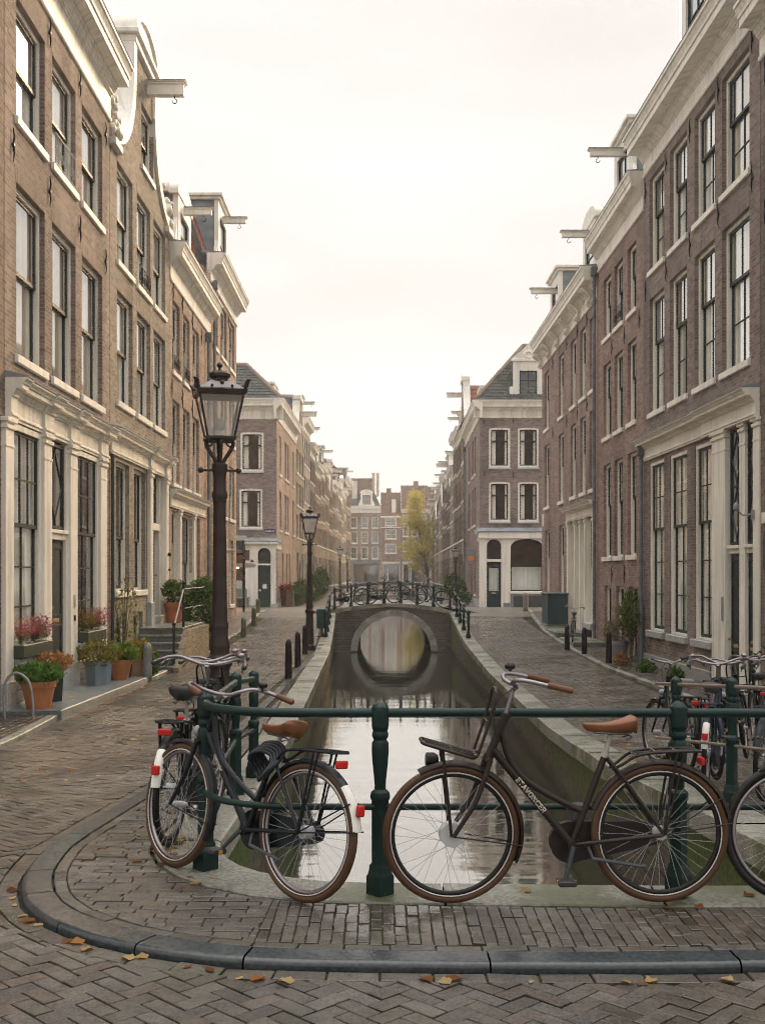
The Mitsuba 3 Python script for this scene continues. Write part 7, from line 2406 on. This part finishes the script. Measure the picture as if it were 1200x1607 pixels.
def w_(a, b): return (b - a) / 2


def build_far():
    rng = np.random.default_rng(101)
    tones = [(0.215, 0.165, 0.13), (0.17, 0.125, 0.105), (0.235, 0.185, 0.14), (0.20, 0.14, 0.11), (0.15, 0.12, 0.105), (0.26, 0.22, 0.175), (0.30, 0.28, 0.24)]
    tn = ['tan', 'dark brown', 'pale brown', 'red brown', 'grey brown', 'sandy', 'whitewashed']
    wordL = ['next to the left corner house', 'second beyond the left corner house', 'third along the far left row', 'fourth along the far left row', 'fifth along the far left row', 'sixth along the far left row', 'seventh along the far left row', 'eighth along the far left row',
             'ninth along the far left row', 'tenth along the far left row', 'eleventh along the far left row', 'twelfth along the far left row', 'thirteenth along the far left row', 'last of the far left row']
    L = [(73.03, 79.5, 12.0, 'g'), (79.5, 85.5, 12.3, 'd'), (85.5, 91, 11.2, 'd'), (91, 98, 10.3, ''), (98, 104, 10.8, 'd'), (104, 111, 11.5, 'd'), (111, 117, 11.6, 'g'), (117, 124, 11.0, 'd'), (124, 130, 11.4, ''), (130, 137, 11.0, 'd'), (137, 144, 11.8, 'g'), (144, 151, 12.0, ''), (151, 159, 14.2, ''), (159, 168, 14.6, 'd')]
    R = [(75.03, 80.5, 13.5, 'g'), (80.5, 87, 11.8, 'd'), (87, 93, 12.2, 'd'), (93, 99, 10.2, 'd'), (99, 105, 11.0, 'g'), (105, 112, 10.5, 'd'), (112, 118, 11.2, 'd'), (118, 124, 10.4, 'g'), (124, 131, 11.0, 'd'), (131, 138, 10.6, 'd'), (138, 146, 10.0, 'g'), (146, 153, 10.5, 'd'), (153, 160, 10.2, 'd')]
    for side, lst, W in (('left', L, Wall('L', -6.203, .0094)), ('right', R, Wall('R', 4.143, .017))):
        for i, (a, b, h, k) in enumerate(lst):
            ti = int(rng.integers(7))
            sp = dict(tone=tones[ti], h=h - (1.4 if k == 'g' else 0), n=3 if b - a < 7.5 else 4, s=3 if h > 9.5 else 2, light=rng.random() < .6, roof=(0.16, 0.075, 0.05) if rng.random() < .5 else (0.09, 0.09, 0.088))
            if k == 'g': sp['gable'] = True
            if k == 'd': sp['dormer'] = True
            w = wordL[i].replace('left', side) if i < len(wordL) else ''
            if i == len(lst) - 1: w = f'last of the far {side} row'
            far_house(W, a, b, sp, f'{tn[ti]} house ' + ('with neck gable, ' if k == 'g' else 'with roof dormer, ' if k == 'd' else 'with plain cornice, ') + w, rng)
    # row that closes the view
    W = Wall('F', 190.0)
    px = lambda x: (x - 600) / 1800 * 190
    E = [(px(530), px(597), 12.6, 'brown house with slate mansard and white dormer closing the view', (0.19, 0.145, 0.125), 4, 'mansard'),
         (px(597.2), px(629), 11.0, 'red brown house with small paned white windows closing the view, middle one', (0.20, 0.135, 0.11), 2, 'tall'),
         (px(629.2), px(672), 12.2, 'dark brick house behind the yellow tree closing the view', (0.17, 0.13, 0.115), 3, 'tall2'), (px(672.2), px(740), 12.0, 'brick house mostly hidden by the far right row', (0.18, 0.14, 0.12), 4, 'tall2')]
    for a, b, h, lab, tone, n, kind in E:
        H = House(W, lab, tone)
        bay = (b - a) / n
        wins = []
        z0s = [(4.1, 6.1), (6.7, 8.6), (9.2, 11.0)] if kind == 'mansard' else [(5.0, 6.6), (7.4, 9.0), (9.6, 10.8)] if kind == 'tall' else [(5.3, 7.0), (7.8, 9.5), (9.9, 11.4)]
        for c, d in z0s:
            for i in range(1 if kind == 'tall' else n):
                m = a + (b - a) / 2 if kind == 'tall' else a + bay * (i + .5)
                w = .95 if kind == 'tall' else min(.62, bay * .32)
                if kind != 'tall' or d < 10.8 or True: wins.append((m - w, m + w, c, d))
        gr = [(a + .3, a + (b - a) * .3, .2, 3.2), (a + (b - a) * .36, b - .3, .2, 3.2)]
        wt = h - (0 if kind != 'tall' else .1)
        front_wall(H, [(a, -1), (b, -1), (b, wt), (a, wt)], [(p, r, q, s) for p, q, r, s in wins + gr])
        body(H, a, b, -1, wt)
        for q in wins: window(H, *q, .45, (2, 2), (2, 2), WHITE, WHITE if kind != 'mansard' else (0.4, 0.4, 0.38), level=1, lintel=False, curtain=None)
        for j, q in enumerate(gr): window(H, *q, .0, (2 if j else 1, 1), (1, 1), WHITE if kind != 'mansard' else (0.08, 0.1, 0.12), (0.05, 0.07, 0.09), None, level=1, lintel=False, curtain=None)
        H.put('shop_fascia', MB().box(a + .2, b - .2, .0, .15, 3.25, 3.6, .02), 'm_paint', (0.55, 0.52, 0.46) if kind != 'mansard' else (0.12, 0.14, 0.17))
        if kind == 'mansard':
            cornice(H, a, b, h - .9, h - .4, h + .2, .4, WHITE)
            tiles(H.key, (a, 190.2, h + .2), (b, 190.2, h + .2), (b - 1.2, 192, h + 3.0), (a + .5, 192, h + 3.0), (0.08, 0.085, 0.09), .4, .4)
            c = px(575)
            dormer(H, c - 1.0, c + 1.0, h + .4, h + 2.4, -.1, 2.5, top='round', win=(2, 1))
            put('upper_roof', MB().box(a + 2.2, b - 1.4, 192, 197, h + 2.9, h + 5.0), 'm_matte', (0.13, 0.10, 0.09), parent=H.key)
            for cx in (b - 1.2, b - .5): put('chimney', MB().box(cx - .25, cx + .25, 193, 193.8, h + 2.0, h + 6.0), 'm_paint', (0.5, 0.42, 0.36), parent=H.key)
            put('white_gable', MB().box(px(552), px(560), 191, 199, h, h + 4.5), 'm_paint', (0.62, 0.58, 0.52), parent=H.key)
        else:
            if kind == 'tall':
                H.put('band', MB().box(a, b, -.1, .08, 9.2, 9.35).box(a, b, -.1, .1, h - .1, h + .1), 'm_paint', WHITE)
            else:
                cornice(H, a, b, h - .5, h - .3, h + .1, .3, WHITE)
            tiles(H.key, (a, 190.1, h + .1), (b, 190.1, h + .1), (b, 193.5, h + 4.3), (a, 193.5, h + 4.3), (0.13, 0.085, 0.07), .45, .4)
            if kind == 'tall':
                c = (a + b) / 2 + .5
                H.put('roof_dormer', MB().box(c - .35, c + .35, -1.9, -.6, h + .8, h + 3.0).xf(lambda v: v), 'm_paint', WHITE)
            put('chimney', MB().box(b - 2.4, b - 1.6, 193, 194, h + 3, h + 5.0), 'm_brick', (0.24, 0.17, 0.14), parent=H.key)
# ------------------------------------------------------------------ build
build_land()
build_quays()
build_paving()
build_bridge()
build_near()
build_far()
build_railings()
build_lamps()
build_bollards()
build_bikes()
build_plants()
build_tree()
build_leaves()
build_misc()

# air between here and the far end of the canal
scene['air'] = {'type': 'homogeneous', 'albedo': {'type': 'rgb', 'value': [0.97, 0.96, 0.94]}, 'sigma_t': 0.0007, 'phase': {'type': 'hg', 'g': 0.45}}
scene['haze'] = {'type': 'cube', 'to_world': T().translate([0, 335, 11]).scale([410, 375, 15]), 'bsdf': {'type': 'null'}, 'interior': {'type': 'ref', 'id': 'air'}}
labels['haze'] = {'kind': 'stuff', 'label': 'thin pale haze in the air down the canal', 'category': 'haze'}
scene['camera']['medium'] = {'type': 'ref', 'id': 'air'}
